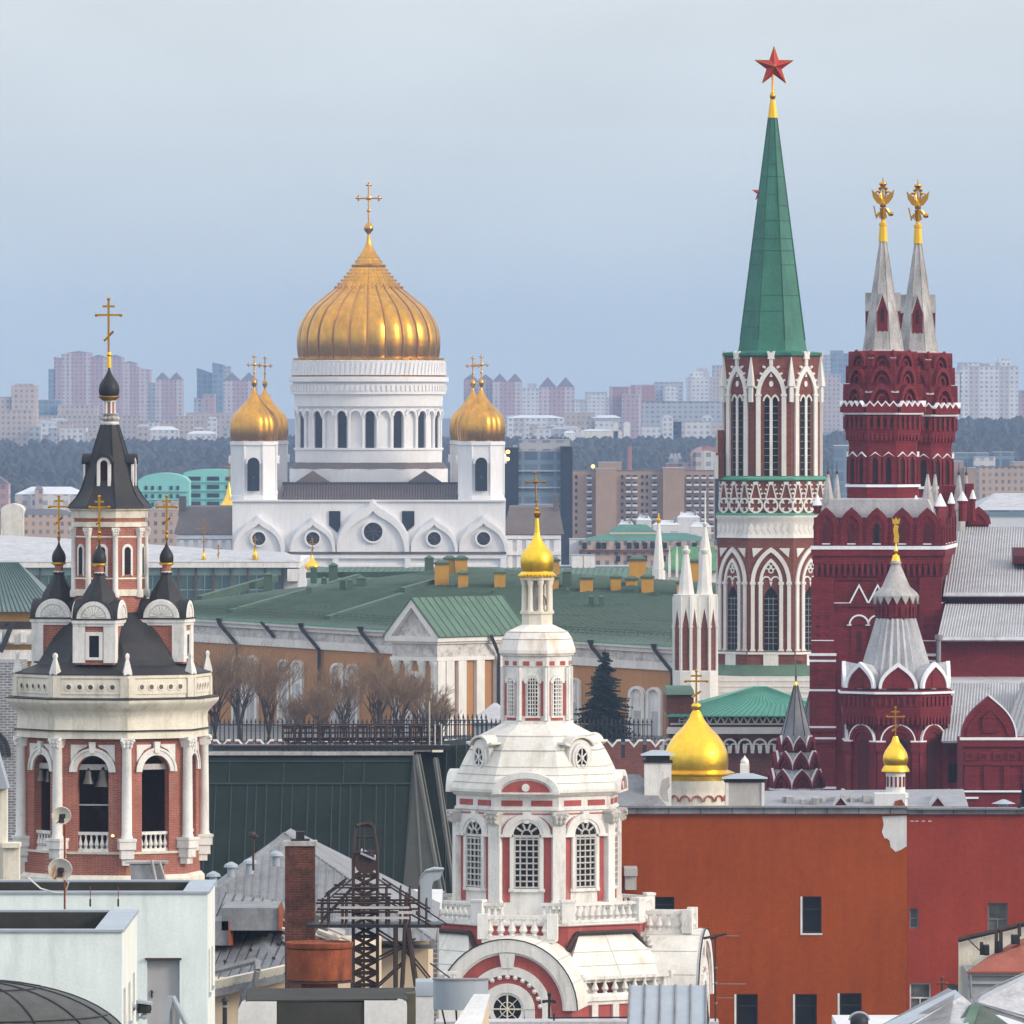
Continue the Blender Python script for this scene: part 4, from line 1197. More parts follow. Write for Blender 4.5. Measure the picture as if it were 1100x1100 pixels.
 for rr,py in((46,741),(43,735),(21.5,664)):
  for k in range(n_r*2):
   a=pi*k/n_r
   q_=r(rr)*(1.0 if k%2==0 else.89)
   vs.append((q_*sin(a),-q_*cos(a),z(py)))
 nn=n_r*2
 for j in range(2):
  for k in range(nn):fs.append((j*nn+k,j*nn+(k+1)%nn,(j+1)*nn+(k+1)%nn,(j+1)*nn+k))
 mb.add(vs,fs);part('ribbed_tent',mb,'snowy_grey',tt,smooth=False)
 b=MB();b.prism(8,[(r(20),z(665.5)),(r(22),z(663)),(r(21.5),z(655)),(r(23.5),z(649)),(r(23.5),z(643)),(r(18),z(641))],ph=pi/8);nk=part('tent_neck',b,'crimson_brick',tt)
 q=MB();sn=MB()
 for k in range(24):
  a=k*2*pi/24;G=Fr(sin(a)*r(21.6),-cos(a)*r(21.6),0,a)
  q.fbox(G,-r(1.0),r(1.0),0,r(1.2),z(662),z(651))
 for k in range(16):
  a=k*2*pi/16;G=Fr(sin(a)*r(23.6),-cos(a)*r(23.6),0,a)
  sn.ext(G,[(-r(4.8),z(640)),(r(4.8),z(640)),(0,z(649))],-r(1),r(1.2))
 part('neck_trim',q,'crimson_brick',tt);part('fringe_trim',sn,'grey_stone',tt)
 b=MB();b.prism(16,[(r(25),z(640.5)),(r(23),z(637)),(r(15),z(630)),(r(5),z(607)),(r(6),z(605)),(r(4.5),z(602))]);part('small_tent',b,'grey_stone',tt)
 b=MB();b.lathe([(r(5),z(602.5)),(r(3.6),z(597)),(r(1),z(595)),(r(2.6),z(592)),(r(.8),z(589)),(r(.8),z(582))],n=12)
 F0=Fr(0,0,0,0)
 b.ext(F0,[(-r(2.4),z(583)),(r(2.8),z(583)),(r(3.4),z(576)),(r(2.0),z(570)),(r(3),z(565)),(-r(1.5),z(563)),(-r(3),z(569)),(-r(2),z(576))],-r(1.3),r(1.3))
 b.ext(F0,[(-r(3.4),z(562.8)),(r(3.4),z(562.8)),(r(4.6),z(556)),(r(2),z(558.6)),(0,z(555.5)),(-r(2),z(558.6)),(-r(4.6),z(556))],-r(1.3),r(1.3))
 part('finial',b,'bright_gold',tt)
 def roof(pts,Yt,Yb,name,m='zinc_roof',ribs=0,th=.15,over=0):
  (xa,ya),(xb,yb),(xc,yc),(xd,yd)=pts
  P=[Vector(at(xa,ya,Yb))-base,Vector(at(xb,yb,Yb))-base,Vector(at(xc,yc,Yt))-base,Vector(at(xd,yd,Yt))-base]
  b=MB();b.slab(*[tuple(p)for p in P],th)
  o=part(name,b,m,t)
  if ribs:
   q=MB()
   for i in range(ribs+1):
    f=i/ribs
    q.tube(tuple(P[0].lerp(P[1],f)),tuple(P[3].lerp(P[2],f)),.055,4)
   part('seam',q,'snowy_grey',o)
  return o
 def wal(x0,x1,y0,y1,Y,dep,name,m='crimson_brick'):
  b=MB();a=Vector(at(x0,y1,Y))-base;c=Vector(at(x1,y0,Y))-base
  b.box(a.x,c.x,a.y,a.y+dep,a.z,c.z);return part(name,b,m,t)
 roof([(1014,637),(1160,637),(1160,566),(1025,566)],716,696,'upper_roof','museum_roof',48)
 roof([(1013,640),(1160,640),(1160,636.5),(1014,636.5)],696,695.8,'eaves_edging','snowy_grey')
 wal(1019,1160,651,639,698,10,'wing_wall')
 q=MB();a=Vector(at(1088,601,704))-base;q.hexa([(a.x,a.y-1.5,a.z-.3),(a.x+3,a.y-1.5,a.z-.3),(a.x+3,a.y+1,a.z-.3),(a.x,a.y+1,a.z-.3),(a.x,a.y-1.5,a.z+.3),(a.x+3,a.y-1.5,a.z+.3),(a.x+3,a.y+1,a.z+.9),(a.x,a.y+1,a.z+.9)]);part('roof_dormer',q,'deep_crimson',t)
 roof([(1008,684),(1160,684),(1160,649),(1016,649)],696,687,'middle_roof','museum_roof',50)
 roof([(1007,687.5),(1160,687.5),(1160,684),(1008,684)],687,686.8,'eaves_edging','snowy_grey')
 wal(1010,1160,728,686.5,688,10,'wing_wall')
 q=MB();a=Vector(at(1008.5,687,686.5))-base;c=Vector(at(1008.5,722,686.5))-base;q.tube(tuple(a),tuple(c),.16,8);q.tube(tuple(a),(a.x,a.y,a.z+.35),.3,8);part('drainpipe',q,'zinc_roof',t)
 roof([(1012,734),(1160,734),(1160,727),(1018,727)],688,684,'flashing_edging','snowy_grey')
 roof([(1012,796),(1100,796),(1100,734),(1020,734)],684,672,'lower_roof','museum_roof',26)
 b=MB()
 A=[Vector(at(1072,757,664)),Vector(at(1150,770,662)),Vector(at(1150,734,676)),Vector(at(1094,734,676))]
 b.slab(*[tuple(p-base)for p in(Vector(at(1078,792,668)),Vector(at(1160,792,668)),Vector(at(1160,733,681)),Vector(at(1098,733,681)))],.2)
 lr=part('gable_roof',b,'museum_roof',t)
 q=MB()
 for i in range(16):
  f=i/15
  q.tube(tuple(Vector(at(1078+82*f,792,667.9))-base),tuple(Vector(at(1098+62*f,733,680.9))-base),.05,4)
 part('seam',q,'zinc_roof',lr)
 s=Site(1063,660);r,z=s.r,s.z
 o_=Vector(s.loc)-base;G=Fr(o_.x,o_.y,0,0)
 b=MB();b.fbox(G,-r(29),r(110),-8,0,0,z(795));pv=part('pavilion_wall',b,'crimson_brick',t)
 q=MB();sn=MB();dk=MB()
 q.ext(G,ogee(r(29),z(792),r(44),12,-r(1)),-1.5,r(2));q.ext(G,band(ogee(r(24),z(792),r(35),12,-r(1)),ogee(r(20),z(792),r(29),12,-r(1))),r(2.01),r(3.5))
 sn.ext(G,band(ogee(r(30.5),z(792),r(46.5),12,-r(1))[:13],ogee(r(29),z(792),r(44),12,-r(1))[:13]),-1.5,r(3))
 sn.fbox(G,-r(32),r(110),0,r(3.5),z(795),z(792))
 q.fbox(G,-r(8),r(7),r(2.01),r(4),z(787),z(772));q.ext(G,[(-r(9),z(771.5)),(r(8),z(771.5)),(0,z(764))],r(2.01),r(4))
 q.fbox(G,-r(30),r(110),0.01,r(3),z(802),z(796));q.fbox(G,-r(29.5),r(110),0.01,r(2),z(822),z(818))
 for i in range(7):q.fbox(G,-r(26)+i*r(15),-r(16)+i*r(15),0.01,r(1.8),z(817),z(808));dk.fbox(G,-r(24)+i*r(15),-r(18)+i*r(15),r(1.81),r(1.9),z(815),z(810))
 for i in range(5):q.fbox(G,-r(27)+i*r(21),-r(20)+i*r(21),0.01,r(2.6),z(848),z(823))
 sn.fbox(G,-r(30),r(34),0.01,r(3),z(851),z(849));sn.fbox(G,-r(29),-r(12),0.01,r(3),z(858),z(856))
 part('brick_trim',q,'crimson_brick',pv);part('snow_edging',sn,'snow',pv);part('recess_trim',dk,'deep_crimson',pv)
 g=MB();g.ext(G,[(r(34),z(868)),(r(50),z(868))]+arc(r(8),z(846),u0=r(42)),.01,.05);part('window',g,'dark_glass',pv)
 b=MB();a=Vector(at(1012,800,680))-base;b.box(a.x,a.x+r(24),a.y,a.y+6,0,zat(793,680));lk=part('link_wall',b,'crimson_brick',t)
 g=MB();g.box(a.x+r(7),a.x+r(17),a.y-.05,a.y-.005,zat(841,680),zat(820,680));part('window',g,'dark_glass',lk)
 b=MB();b.box(a.x-.3,a.x+r(28),a.y-.5,a.y+5,zat(793.2,680)+.02,zat(791,680));part('eaves_edging',b,'snowy_grey',lk)
museum()
def tent_turret(px,Y,label):
 s=Site(px,Y);r,z=s.r,s.z;ap=cos(pi/8)
 t=thing('tent_turret',label,'turret',s.loc,'grey tented turrets on crimson drums')
 PH=radians(12);C8=PH+pi/8
 b=MB();b.prism(8,[(r(28),0),(r(28),z(866)),(r(26),z(865)),(r(27),z(852)),(r(29),z(848)),(r(26),z(847)),(r(22),z(828)),(r(18),z(812)),(r(15.5),z(797))],ph=C8);w_=part('drum',b,'crimson_brick',t)
 for a_,hw,z0,rise in((26,10.8,846,20),(21,8.8,826,19),(16.5,7,806,15)):
  bd,rm=kok_ring(r(a_),PH,r(hw),z(z0),r(rise),r(2.4),shape=lambda h,zz,rr,u:ogee(h,zz,rr,8,u))
  g=part('kokoshnik_tier',bd,'crimson_brick',t);part('rim_moulding',rm,'crimson_brick',g)
  b=MB();b.prism(8,[(r(a_-.4)/ap,z(z0-rise*.35)),(r(a_-5.4)/ap,z(z0-rise*1.0))],ph=C8);part('snow_edging',b,'snowy_grey',g)
  sn=MB()
  for k in range(-2,3):
   G=octF(PH,r(a_),k)
   sn.ext(G,band([(u_*1.1,z_+r(1.2))for u_,z_ in ogee(r(hw),z(z0),r(rise),8)],ogee(r(hw),z(z0),r(rise),8)),-r(1),r(1.2))
  part('snow_rim_edging',sn,'snow',g)
 b=MB();b.prism(8,[(r(29.5)/ap*ap,z(848.4)),(r(29.5),z(846.3)),(r(24),z(845.6))],ph=C8);part('snow_ledge',b,'snow',t)
 b=MB();b.prism(8,[(r(18.5),z(799)),(r(16.4),z(790)),(r(2.0),z(736))],ph=C8);sp=part('tent',b,'zinc_roof',t,smooth=False)
 q=MB()
 for k in range(8):
  a=C8+k*pi/4
  q.tube((sin(a)*r(16.4),-cos(a)*r(16.4),z(790)),(sin(a)*r(2),-cos(a)*r(2),z(736)),r(.5),4)
 part('seam',q,'black_metal',sp)
 q=MB();q.lathe([(r(2.3),z(738)),(r(1.8),z(734)),(r(.8),z(732))],n=8);part('gilt_collar',q,'bright_gold',sp)
 q=MB();q.lathe([(r(.8),z(733)),(r(1.4),z(727)),(r(.9),z(724)),(r(.5),z(714))],n=8);q.fbox(Fr(0,0,0,0),0,r(6),-.03,.03,z(713.5),z(709.5));part('vane',q,'bronze',sp)
tent_turret(855,684,'grey tented turret on tiers of crimson gables, at the foot of the gate tower')
tent_turret(873.5,701,'second grey tented turret mostly hidden behind the crimson museum corner')
def baluster_mesh(h,r):
 b=MB()
 b.lathe([(r*.62,0),(r*.62,h*.06),(r*.40,h*.10),(r*.95,h*.30),(r*.70,h*.48),(r*.34,h*.72),(r*.36,h*.90),(r*.62,h*.94),(r*.62,h)],n=8)
 return b
def balustrade(parent,F,u0,u1,d,z0,z1,m,n,thick=.22,posts=True):
 """rail on two plinths with n separate balusters along u0..u1 of frame F"""
 h=z1-z0
 b=MB();b.fbox(F,u0,u1,d-thick,d+thick,z0,z0+h*.14)
 o=part('balustrade',b,m,parent)
 q=MB();q.fbox(F,u0,u1,d-thick*1.1,d+thick*1.1,z1-h*.15,z1);part('handrail',q,m,o)
 first=None
 for i in range(n):
  u=u0+(u1-u0)*(i+.5)/n
  p=F.p(u,d,z0+h*.14)
  if first is None:
   first=part('baluster',baluster_mesh(h*.71,min(abs(u1-u0)/n*.46,h*.2)),m,o);first.location=p
  else:
   dup(first,o,p)
 return o
def octagon_pts(R,ph,n=8):return[(R*sin(ph+k*2*pi/n),-R*cos(ph+k*2*pi/n))for k in range(n)]
def capital(mb,F,u,d,z0,z1,w):
 """leafy capital of width w on a pilaster or column"""
 h=z1-z0
 mb.fbox(F,u-w*.55,u+w*.55,d-w*.5,d+w*.55,z1-h*.18,z1)
 mb.hexa([F.p(u-w*.36,d+w*.36,z0),F.p(u+w*.36,d+w*.36,z0),F.p(u+w*.36,d-w*.4,z0),F.p(u-w*.36,d-w*.4,z0),F.p(u-w*.5,d+w*.5,z1-h*.19),F.p(u+w*.5,d+w*.5,z1-h*.19),F.p(u+w*.5,d-w*.5,z1-h*.19),F.p(u-w*.5,d-w*.5,z1-h*.19)])
 for row,zz in((0,z0+h*.22),(1,z0+h*.55)):
  for i in(-1,0,1):
   mb.ico(F.p(u+i*w*(.30+.06*row),d+w*(.42+.08*row),zz),w*.13,(1,1,1.3))
 for i in(-1,1):mb.ico(F.p(u+i*w*.48,d+w*.46,z1-h*.26),w*.16)
def bell_tower():
 s=Site(121,430);r,z=s.r,s.z
 t=thing('bell_tower','red brick bell tower with white columns, open arches, black roofs and small black onion domes','bell tower',s.loc)
 PH=radians(-11.3);C8=PH+pi/8;ap=cos(pi/8)
 A=r(88);R=A/ap
 hwf=A*math.tan(pi/8)
 b=MB();b.prism(8,[(R,0),(R,z(912))],ph=C8);part('base_wall',b,'salmon_brick',t)
 b=MB();b.prism(8,[(R+r(5),0),(R+r(5),z(940)),(R+r(1),z(936))],ph=C8);part('plinth',b,'cream_plaster',t)
 b=MB();b.prism(8,[(R+r(2),z(913.5)),(R+r(2.5),z(911)),(R-r(12),z(910.8))],ph=C8);part('string_course',b,'cream_plaster',t)
 wb=MB();tr=MB()
 for k in range(8):
  F=octF(PH,A,k)
  wall_arch(wb,F,-hwf,hwf,z(911),z(792),r(17),z(826),-r(9),0)
 bw=part('belfry_wall',wb,'salmon_brick',t)
 for k in range(-3,4):
  F=octF(PH,A,k)
  tr.ext(F,band(arc(r(24.5),z(826),14),arc(r(17.6),z(826),14)),0,r(2.2))
  tr.ext(F,band(arc(r(25.5),z(826),14),arc(r(23.0),z(826),14)),r(2.21),r(3.2))
  for sx in(-1,1):
   tr.fbox(F,sx*r(21)-r(4.2),sx*r(21)+r(4.2),0,r(3),z(826),z(823.5))if 0 else None
   tr.ext(F,[(sx*r(24),z(815)),(sx*r(24),z(797)),(sx*r(6),z(797)),(sx*r(6.5),z(799)),(sx*r(15),z(803))],0,r(1.3))
  tr.ext(F,[(-r(2.6),z(806)),(r(2.6),z(806)),(r(3.8),z(794)),(-r(3.8),z(794))],0,r(4.2))
 part('archivolt_trim',tr,'white_plaster',bw)
 b=MB();b.prism(8,[(R-r(10),z(911.5)),(R-r(10),z(910))],ph=C8);part('belfry_floor',b,'concrete',t)
 b=MB();b.prism(8,[(R-r(9.5),z(797)),(R-r(9.5),z(793))],ph=C8);part('belfry_ceiling',b,mat('dark_timber',(0.03,0.022,0.018),.9),t)
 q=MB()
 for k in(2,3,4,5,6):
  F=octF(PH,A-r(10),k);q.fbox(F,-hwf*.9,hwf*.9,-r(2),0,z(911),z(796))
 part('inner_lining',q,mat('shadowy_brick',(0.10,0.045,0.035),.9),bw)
 q=MB()
 q.tube((-r(20),-r(30),z(862)),(r(22),-r(6),z(905)),r(2.2),4);q.tube((-r(20),-r(24),z(862)),(r(22),r(0),z(905)),r(2.2),4)
 for i in range(8):
  f=i/7;q.box(-r(20)+r(42)*f-r(1),-r(20)+r(42)*f+r(2),-r(30)+r(24)*f,-r(22)+r(24)*f,z(862+43*f),z(861+43*f))
 part('stair',q,'black_metal',t)
 bm={}
 q=MB()
 for k in(-1,0,1):
  F=octF(PH,A-r(6),k);q.fbox(F,-r(17.5),r(17.5),-r(3),0,z(824),z(818))
  q.fbox(F,-r(17.5),r(17.5),-r(2),-r(.5),z(862),z(860.5))if k==0 else None
 part('bell_beam',q,'concrete',t)
 for k in range(-2,3):
  F=octF(PH,A-r(5),k)
  balustrade(t,F,-r(18),r(18),0,z(911),z(890),'white_plaster',6,thick=r(2))
 for k in range(-2,4):
  a=C8+(k-1)*pi/4
  if cos(a)<-.35:continue
  F=Fr(sin(a)*(R+r(1)),-cos(a)*(R+r(1)),0,a)
  q=MB()
  q.lathe([(r(6.2),z(897)),(r(6.4),z(895)),(r(5.6),z(893)),(r(5.4),z(850)),(r(4.9),z(801)),(r(5.4),z(800))],F.o[0]+F.n[0]*r(3),F.o[1]+F.n[1]*r(3),n=18)
  cl=part('column',q,'white_plaster',t)
  q=MB();capital(q,F,0,r(3),z(800.5),z(789.5),r(13));part('capital',q,'white_plaster',cl)
  q=MB();q.fbox(F,-r(8.8),r(8.8),-r(5),r(11),z(908),z(897));q.fbox(F,-r(9.6),r(9.6),-r(5),r(12),z(899.5),z(896.6));q.fbox(F,-r(7),r(7),-r(5),r(9),z(918),z(908.1));q.fbox(F,-r(5),r(5),-r(5),r(6),z(925),z(918.1))
  part('pedestal',q,'white_plaster',cl)
 b=MB();b.prism(8,[(R-r(9),z(791)),(R+r(9),z(790.6)),(R+r(9),z(784)),(R+r(11),z(783)),(R+r(11),z(781.5)),(R+r(9),z(781.2)),(R+r(8),z(772)),(R+r(8.5),z(765)),(R+r(13),z(760)),(R+r(19),z(754)),(R+r(20.5),z(751)),(R+r(20.5),z(748.5)),(R+r(9),z(747.4))],ph=C8)
 part('entablature',b,'cream_plaster',t)
 b=MB();b.prism(8,[(R+r(11.4),z(782.8)),(R+r(12.2),z(782)),(R+r(11.4),z(781.2))],ph=C8);part('flashing',b,'black_metal',t)
 b=MB();b.prism(8,[(R+r(21.2),z(749)),(R+r(21.2),z(748)),(R+r(12),z(746.8))],ph=C8);part('flashing',b,'black_roof',t)
 RA=R+r(11);AA=RA*ap
 b=MB();b.prism(8,[(RA-r(6),z(747.2)),(RA,z(747)),(RA,z(727)),(RA+r(1.6),z(726)),(RA+r(1.6),z(722.5)),(RA-r(6),z(722))],ph=C8);at_=part('attic',b,'cream_plaster',t)
 b=MB();b.prism(8,[(RA+r(2.2),z(722.8)),(RA+r(2.2),z(721.6)),(r(60),z(706))],ph=C8);part('attic_roof',b,'black_roof',t)
 q=MB();hh=MB()
 for k in range(-2,3):
  F=octF(PH,AA,k);hwa=AA*math.tan(pi/8)
  q.fbox(F,-hwa*.80,hwa*.80,0,r(.8),z(743),z(728.5))
  for i in range(5):
   c=(i-2)*r(12)
   q.ext(F,band([(c+r(4)*cos(j*pi/8),z(735.5)+r(4)*sin(j*pi/8))for j in range(17)],[(c+r(2.7)*cos(j*pi/8),z(735.5)+r(2.7)*sin(j*pi/8))for j in range(17)]),r(.81),r(1.5))
   hh.ext(F,[(c+r(2.6)*cos(j*pi/6),z(735.5)+r(2.6)*sin(j*pi/6))for j in range(12)],r(.3),r(.95))
  for sx in(-1,1):q.fbox(F,sx*hwa*.91-hwa*.1,sx*hwa*.91+hwa*.1,0,r(2.2),z(746.5),z(726.2))
 part('panel_trim',q,'cream_plaster',at_);part('round_opening_trim',hh,'bronze',at_)
 for k in range(-3,5):
  a=C8+(k-1)*pi/4
  if cos(a)<-.75:continue
  q=MB();q.prism(4,[(r(6.4),z(722.4)),(r(6.4),z(720)),(r(5.6),z(717)),(r(2.2),z(706)),(r(2.2),z(705)),(r(3.0),z(703)),(r(2.6),z(700.5)),(r(.6),z(699))],sin(a)*(RA-r(3)),-cos(a)*(RA-r(3)),ph=a+pi/4)
  part('finial',q,'white_plaster',at_)
 dm=MB();dm.prism(8,smooth_profile([(r(84),z(716)),(r(78),z(707)),(r(72),z(697)),(r(62),z(682)),(r(49),z(668)),(r(40),z(660)),(r(34),z(655))],3),ph=C8);part('bulging_roof',dm,'black_roof',t)
 for k in(0,2,4,6):
  th=PH+k*pi/4
  F=Fr(0,0,0,th)
  out,hw=r(82),r(21.5)
  a_=MB();a_.fbox(F,-hw,hw,r(20),out,z(712),z(664));arm=part('arm_wall',a_,'salmon_brick',t)
  q=MB()
  for sx in(-1,1):
   q.fbox(F,sx*(hw-r(5.5))-r(5.6),sx*(hw-r(5.5))+r(5.9),out+.005,out+r(1.8),z(710),z(668))
  Gs=[Fr(*F.p(sx*hw,0,0)[:2],0,th+sx*pi/2)for sx in(-1,1)]
  for sx,G in zip((-1,1),Gs):
   e=out if sx<0 else-out
   e0,e1=(out-r(11),out+r(1.8))if sx<0 else(-out-r(1.8),-out+r(11))
   q.fbox(G,-e1 if 0 else e0,e1,.005,r(1.8),z(710),z(668))
  q.fbox(F,-r(13),r(13),out+.005,out+r(1.2),z(706),z(673))if 0 else None
  fr=[(-r(9.5),z(708)),(r(9.5),z(708)),(r(9.5),z(677)),(-r(9.5),z(677))]
  for(ua,ub,za,zb)in((-9.5,-5.5,707,677),(5.5,9.5,707,677),(-5.5,5.5,681,677),(-5.5,5.5,707,704)):
   q.fbox(F,r(ua),r(ub),out+.005,out+r(1.6),z(za),z(zb))
  q.fbox(F,-hw-r(2.5),hw+r(2.5),r(20),out+r(3.5),z(668),z(664.5))
  q.fbox(F,-hw-r(1.4),hw+r(1.4),r(20),out+r(2.2),z(671),z(668.1))
  part('plaster_trim',q,'white_plaster',arm)
  q=MB();q.fbox(F,-r(5.4),r(5.4),out+.004,out+.03,z(704),z(681));part('window',q,'dark_glass',arm)
  ro=MB();gb_=MB();cc=r(59.5)
  HW=r(21.5)
  ro.ext(F,band(arc(HW,z(664),14),[(u_*.97,z_)for u_,z_ in arc(HW*.94,z(664),14)]),cc-r(26),out+r(3.8))
  Fc=Fr(*F.p(0,cc,0)[:2],0,th+pi/2)
  ro.ext(Fc,arc(HW,z(664),14),-hw-r(3),hw+r(3))
  ro.fbox(F,-hw-r(3.5),hw+r(3.5),r(20),out+r(4.2),z(664.4),z(662.9))
  part('barrel_roof',ro,'black_roof',arm)
  for G,dd in((Fr(0,0,0,th),out+r(1.5)),(Fr(*F.p(0,cc,0)[:2],0,th+pi/2),hw+r(2.7)),(Fr(*F.p(0,cc,0)[:2],0,th-pi/2),hw+r(2.7))):
   gb_.ext(G,arc(HW*.93,z(662.8),14),dd-r(3),dd+r(.8))
   gb_.ext(G,band(arc(HW*.86,z(662.8),14),arc(HW*.66,z(662.8),14)),dd+r(.81),dd+r(2.0))
   for j in range(9):
    a=pi*(j+.5)/9
    gb_.ext(G,[(r(2)*cos(a),z(661.5)+r(2)*sin(a)),(r(12)*cos(a-.14),z(661.5)+r(11)*sin(a-.14)),(r(13)*cos(a),z(661.5)+r(12)*sin(a)),(r(12)*cos(a+.14),z(661.5)+r(11)*sin(a+.14))],dd+r(.81),dd+r(1.7))
  part('shell_gable',gb_,'white_plaster',arm)
  x,y=F.p(0,cc,0)[:2]
  q=MB();q.prism(8,[(r(20),z(647)),(r(17),z(637)),(r(7.5),z(622)),(r(5.6),z(617)),(r(6.4),z(616.5)),(r(6.4),z(614.5)),(r(5),z(614))],x,y,ph=th+pi/8);cu=part('small_tent',q,'black_roof',arm)
  q=MB();q.lathe([(r(4.6),z(616)),(r(4.6),z(607)),(r(5.4),z(606.6))],x,y,n=12);part('neck',q,'salmon_brick',arm)
  q=MB();q.lathe([(r(5.4),z(616.2)),(r(6.2),z(615)),(r(5),z(613.5))],x,y,n=12);part('neck_ring',q,'white_plaster',arm)
  q=MB();q.prism(10,[(r(5),z(607.6)),(r(8.2),z(605.6)),(r(8.2),z(604.4)),(r(4),z(603.8))],x,y,ph=.2);part('gilt_flange',q,'bright_gold',arm)
  q=MB();q.lathe(onion(z(604),z(581),r(7.6)),x,y,n=24);part('onion_dome',q,'black_metal',arm)
  q=MB();q.lathe([(r(.8),z(582)),(r(1.9),z(578)),(r(1.5),z(575)),(r(1.3),z(573)),(r(2),z(571.5)),(r(1.4),z(570))],x,y,n=10);cross_mb(q,x,y,z(571),z(533),r(20),r(1.1));part('cross',q,'gold_leaf',arm)
 ox=s.u(118)
 RD=r(38.5);ad=RD*ap
 b=MB();b.prism(8,[(RD,z(664)),(RD,z(553))],ph=C8,cx=ox);ud=part('upper_drum',b,'salmon_brick',t)
 q=MB();wn=MB()
 q.prism(8,[(RD,z(557)),(RD+r(2.5),z(556)),(RD+r(3.5),z(549)),(RD+r(6),z(547.5)),(RD+r(6),z(545.4)),(RD,z(545))],ph=C8,cx=ox)
 q.prism(8,[(RD+r(.2),z(566)),(RD+r(2.2),z(565.5)),(RD+r(2.6),z(561)),(RD+r(.2),z(560.5))],ph=C8,cx=ox)
 q.prism(8,[(RD+r(.1),z(640)),(RD+r(2.2),z(639.5)),(RD+r(1.8),z(633)),(RD+r(.1),z(632.5))],ph=C8,cx=ox)
 q.prism(8,[(RD+r(.1),z(622)),(RD+r(1.0),z(621.6)),(RD+r(.1),z(620))],ph=C8,cx=ox)
 q.prism(8,[(RD+r(.1),z(577.5)),(RD+r(.9),z(576.8)),(RD+r(.1),z(575.5))],ph=C8,cx=ox)
 part('cornice_trim',q,'cream_plaster',ud)
 for k in range(-2,4):
  a=C8+(k-1)*pi/4
  if cos(a)<-.4:continue
  x,y=ox+sin(a)*(RD+r(.5)),-cos(a)*(RD+r(.5))
  q=MB();q.lathe([(r(4.4),z(641)),(r(4.4),z(635)),(r(3.0),z(632)),(r(2.7),z(576)),(r(3.2),z(575))],x,y,n=12);cl=part('column',q,'white_plaster',t)
  F=Fr(x,y,0,a);q=MB();capital(q,F,0,0,z(575),z(566.5),r(7.6));part('capital',q,'white_plaster',cl)
 for k in range(-2,3):
  F=octF(PH,ad,k);F.o=(F.o[0]+ox,F.o[1],0)
  q=MB();q.ext(F,[(-r(4),z(616)),(r(4),z(616))]+arc(r(4),z(591)),.004,.05);wd=part('window',q,'dark_glass',t)
  q=MB();q.ext(F,band([(-r(6.6),z(619))]+arc(r(6.6),z(590.5))[::-1]+[(r(6.6),z(619))],[(-r(4),z(617))]+arc(r(4),z(591))[::-1]+[(r(4),z(617))]),0,r(1.2));part('window_trim',q,'white_plaster',wd)
 b=MB();b.prism(8,smooth_profile([(r(46),z(546)),(r(44.5),z(543)),(r(37),z(535)),(r(31),z(525)),(r(25.5),z(508)),(r(20),z(490)),(r(15),z(473)),(r(9.6),z(456))],3),ph=C8,cx=ox);tn=part('tent_roof',b,'black_roof',t,ang=30)
 q=MB()
 pr=[(44.5,543),(37,535),(31,525),(25.5,508),(20,490),(15,473),(9.6,456)]
 for k in range(8):
  a=C8+k*pi/4
  q.path([(ox+sin(a)*r(w_),-cos(a)*r(w_),z(py))for w_,py in pr],r(.7),5)
 part('seam',q,'black_metal',tn)
 for k in(0,2,4,6):
  th=PH+k*pi/4
  F=Fr(ox,0,0,th)
  b=MB();b.ext(F,[(-r(7.4),z(529)),(r(7.4),z(529))]+arc(r(7.4),z(499),10),r(8),r(25.5));dr=part('dormer',b,'black_roof',t)
  q=MB();q.ext(F,band([(-r(7.6),z(527))]+arc(r(7.6),z(498.5),10)[::-1]+[(r(7.6),z(527))],[(-r(4.2),z(527))]+arc(r(4.2),z(498.5),10)[::-1]+[(r(4.2),z(527))]),r(25.4),r(27.6));part('dormer_trim',q,'white_plaster',dr)
  q=MB();q.ext(F,[(-r(4.1),z(527)),(r(4.1),z(527))]+arc(r(4.1),z(498.5),10),r(25.51),r(25.8));part('opening',q,'recess_dark',dr)
  q=MB();q.ext(F,band(arc(r(10),z(497),10),arc(r(7.7),z(498.4),10)),r(6),r(29));part('hood',q,'black_roof',dr)
 q=MB();q.lathe([(r(8.6),z(457)),(r(10),z(455)),(r(10),z(453.5)),(r(8.8),z(453))],ox,0,n=16);lt=part('lantern',q,'white_plaster',t)
 q=MB()
 for k in range(12):
  a=k*pi/6;q.ico((ox+r(8.6)*sin(a),-r(8.6)*cos(a),z(449.5)),r(2.6))
 q.lathe([(r(7),z(453)),(r(7),z(445.2)),(r(9.6),z(445.1)),(r(9.6),z(444.2))],ox,0,n=16)
 part('lantern_trim',q,'grey_stone',lt)
 q=MB();q.lathe([(r(5),z(445)),(r(5),z(430))],ox,0,n=12);part('lantern_neck',q,'salmon_brick',lt)
 q=MB()
 for k in range(6):
  a=k*pi/3+.3;q.tube((ox+r(5.2)*sin(a),-r(5.2)*cos(a),z(444)),(ox+r(5.2)*sin(a),-r(5.2)*cos(a),z(431)),r(1.3),6)
 q.lathe([(r(5.8),z(432)),(r(7),z(430)),(r(5),z(429.6))],ox,0,n=12);part('neck_trim',q,'white_plaster',lt)
 q=MB();q.lathe([(r(7),z(430.4)),(r(11.4),z(426.6)),(r(11.4),z(425.4)),(r(5),z(424.6))],ox-r(.8),0,n=20);part('gilt_flange',q,mat('dull_gilding',(0.35,0.20,0.06),.5,metal=.8),lt)
 q=MB();q.lathe(onion(z(424.8),z(394),r(11.2)),ox-r(.8),0,n=32);part('onion_dome',q,'black_metal',lt)
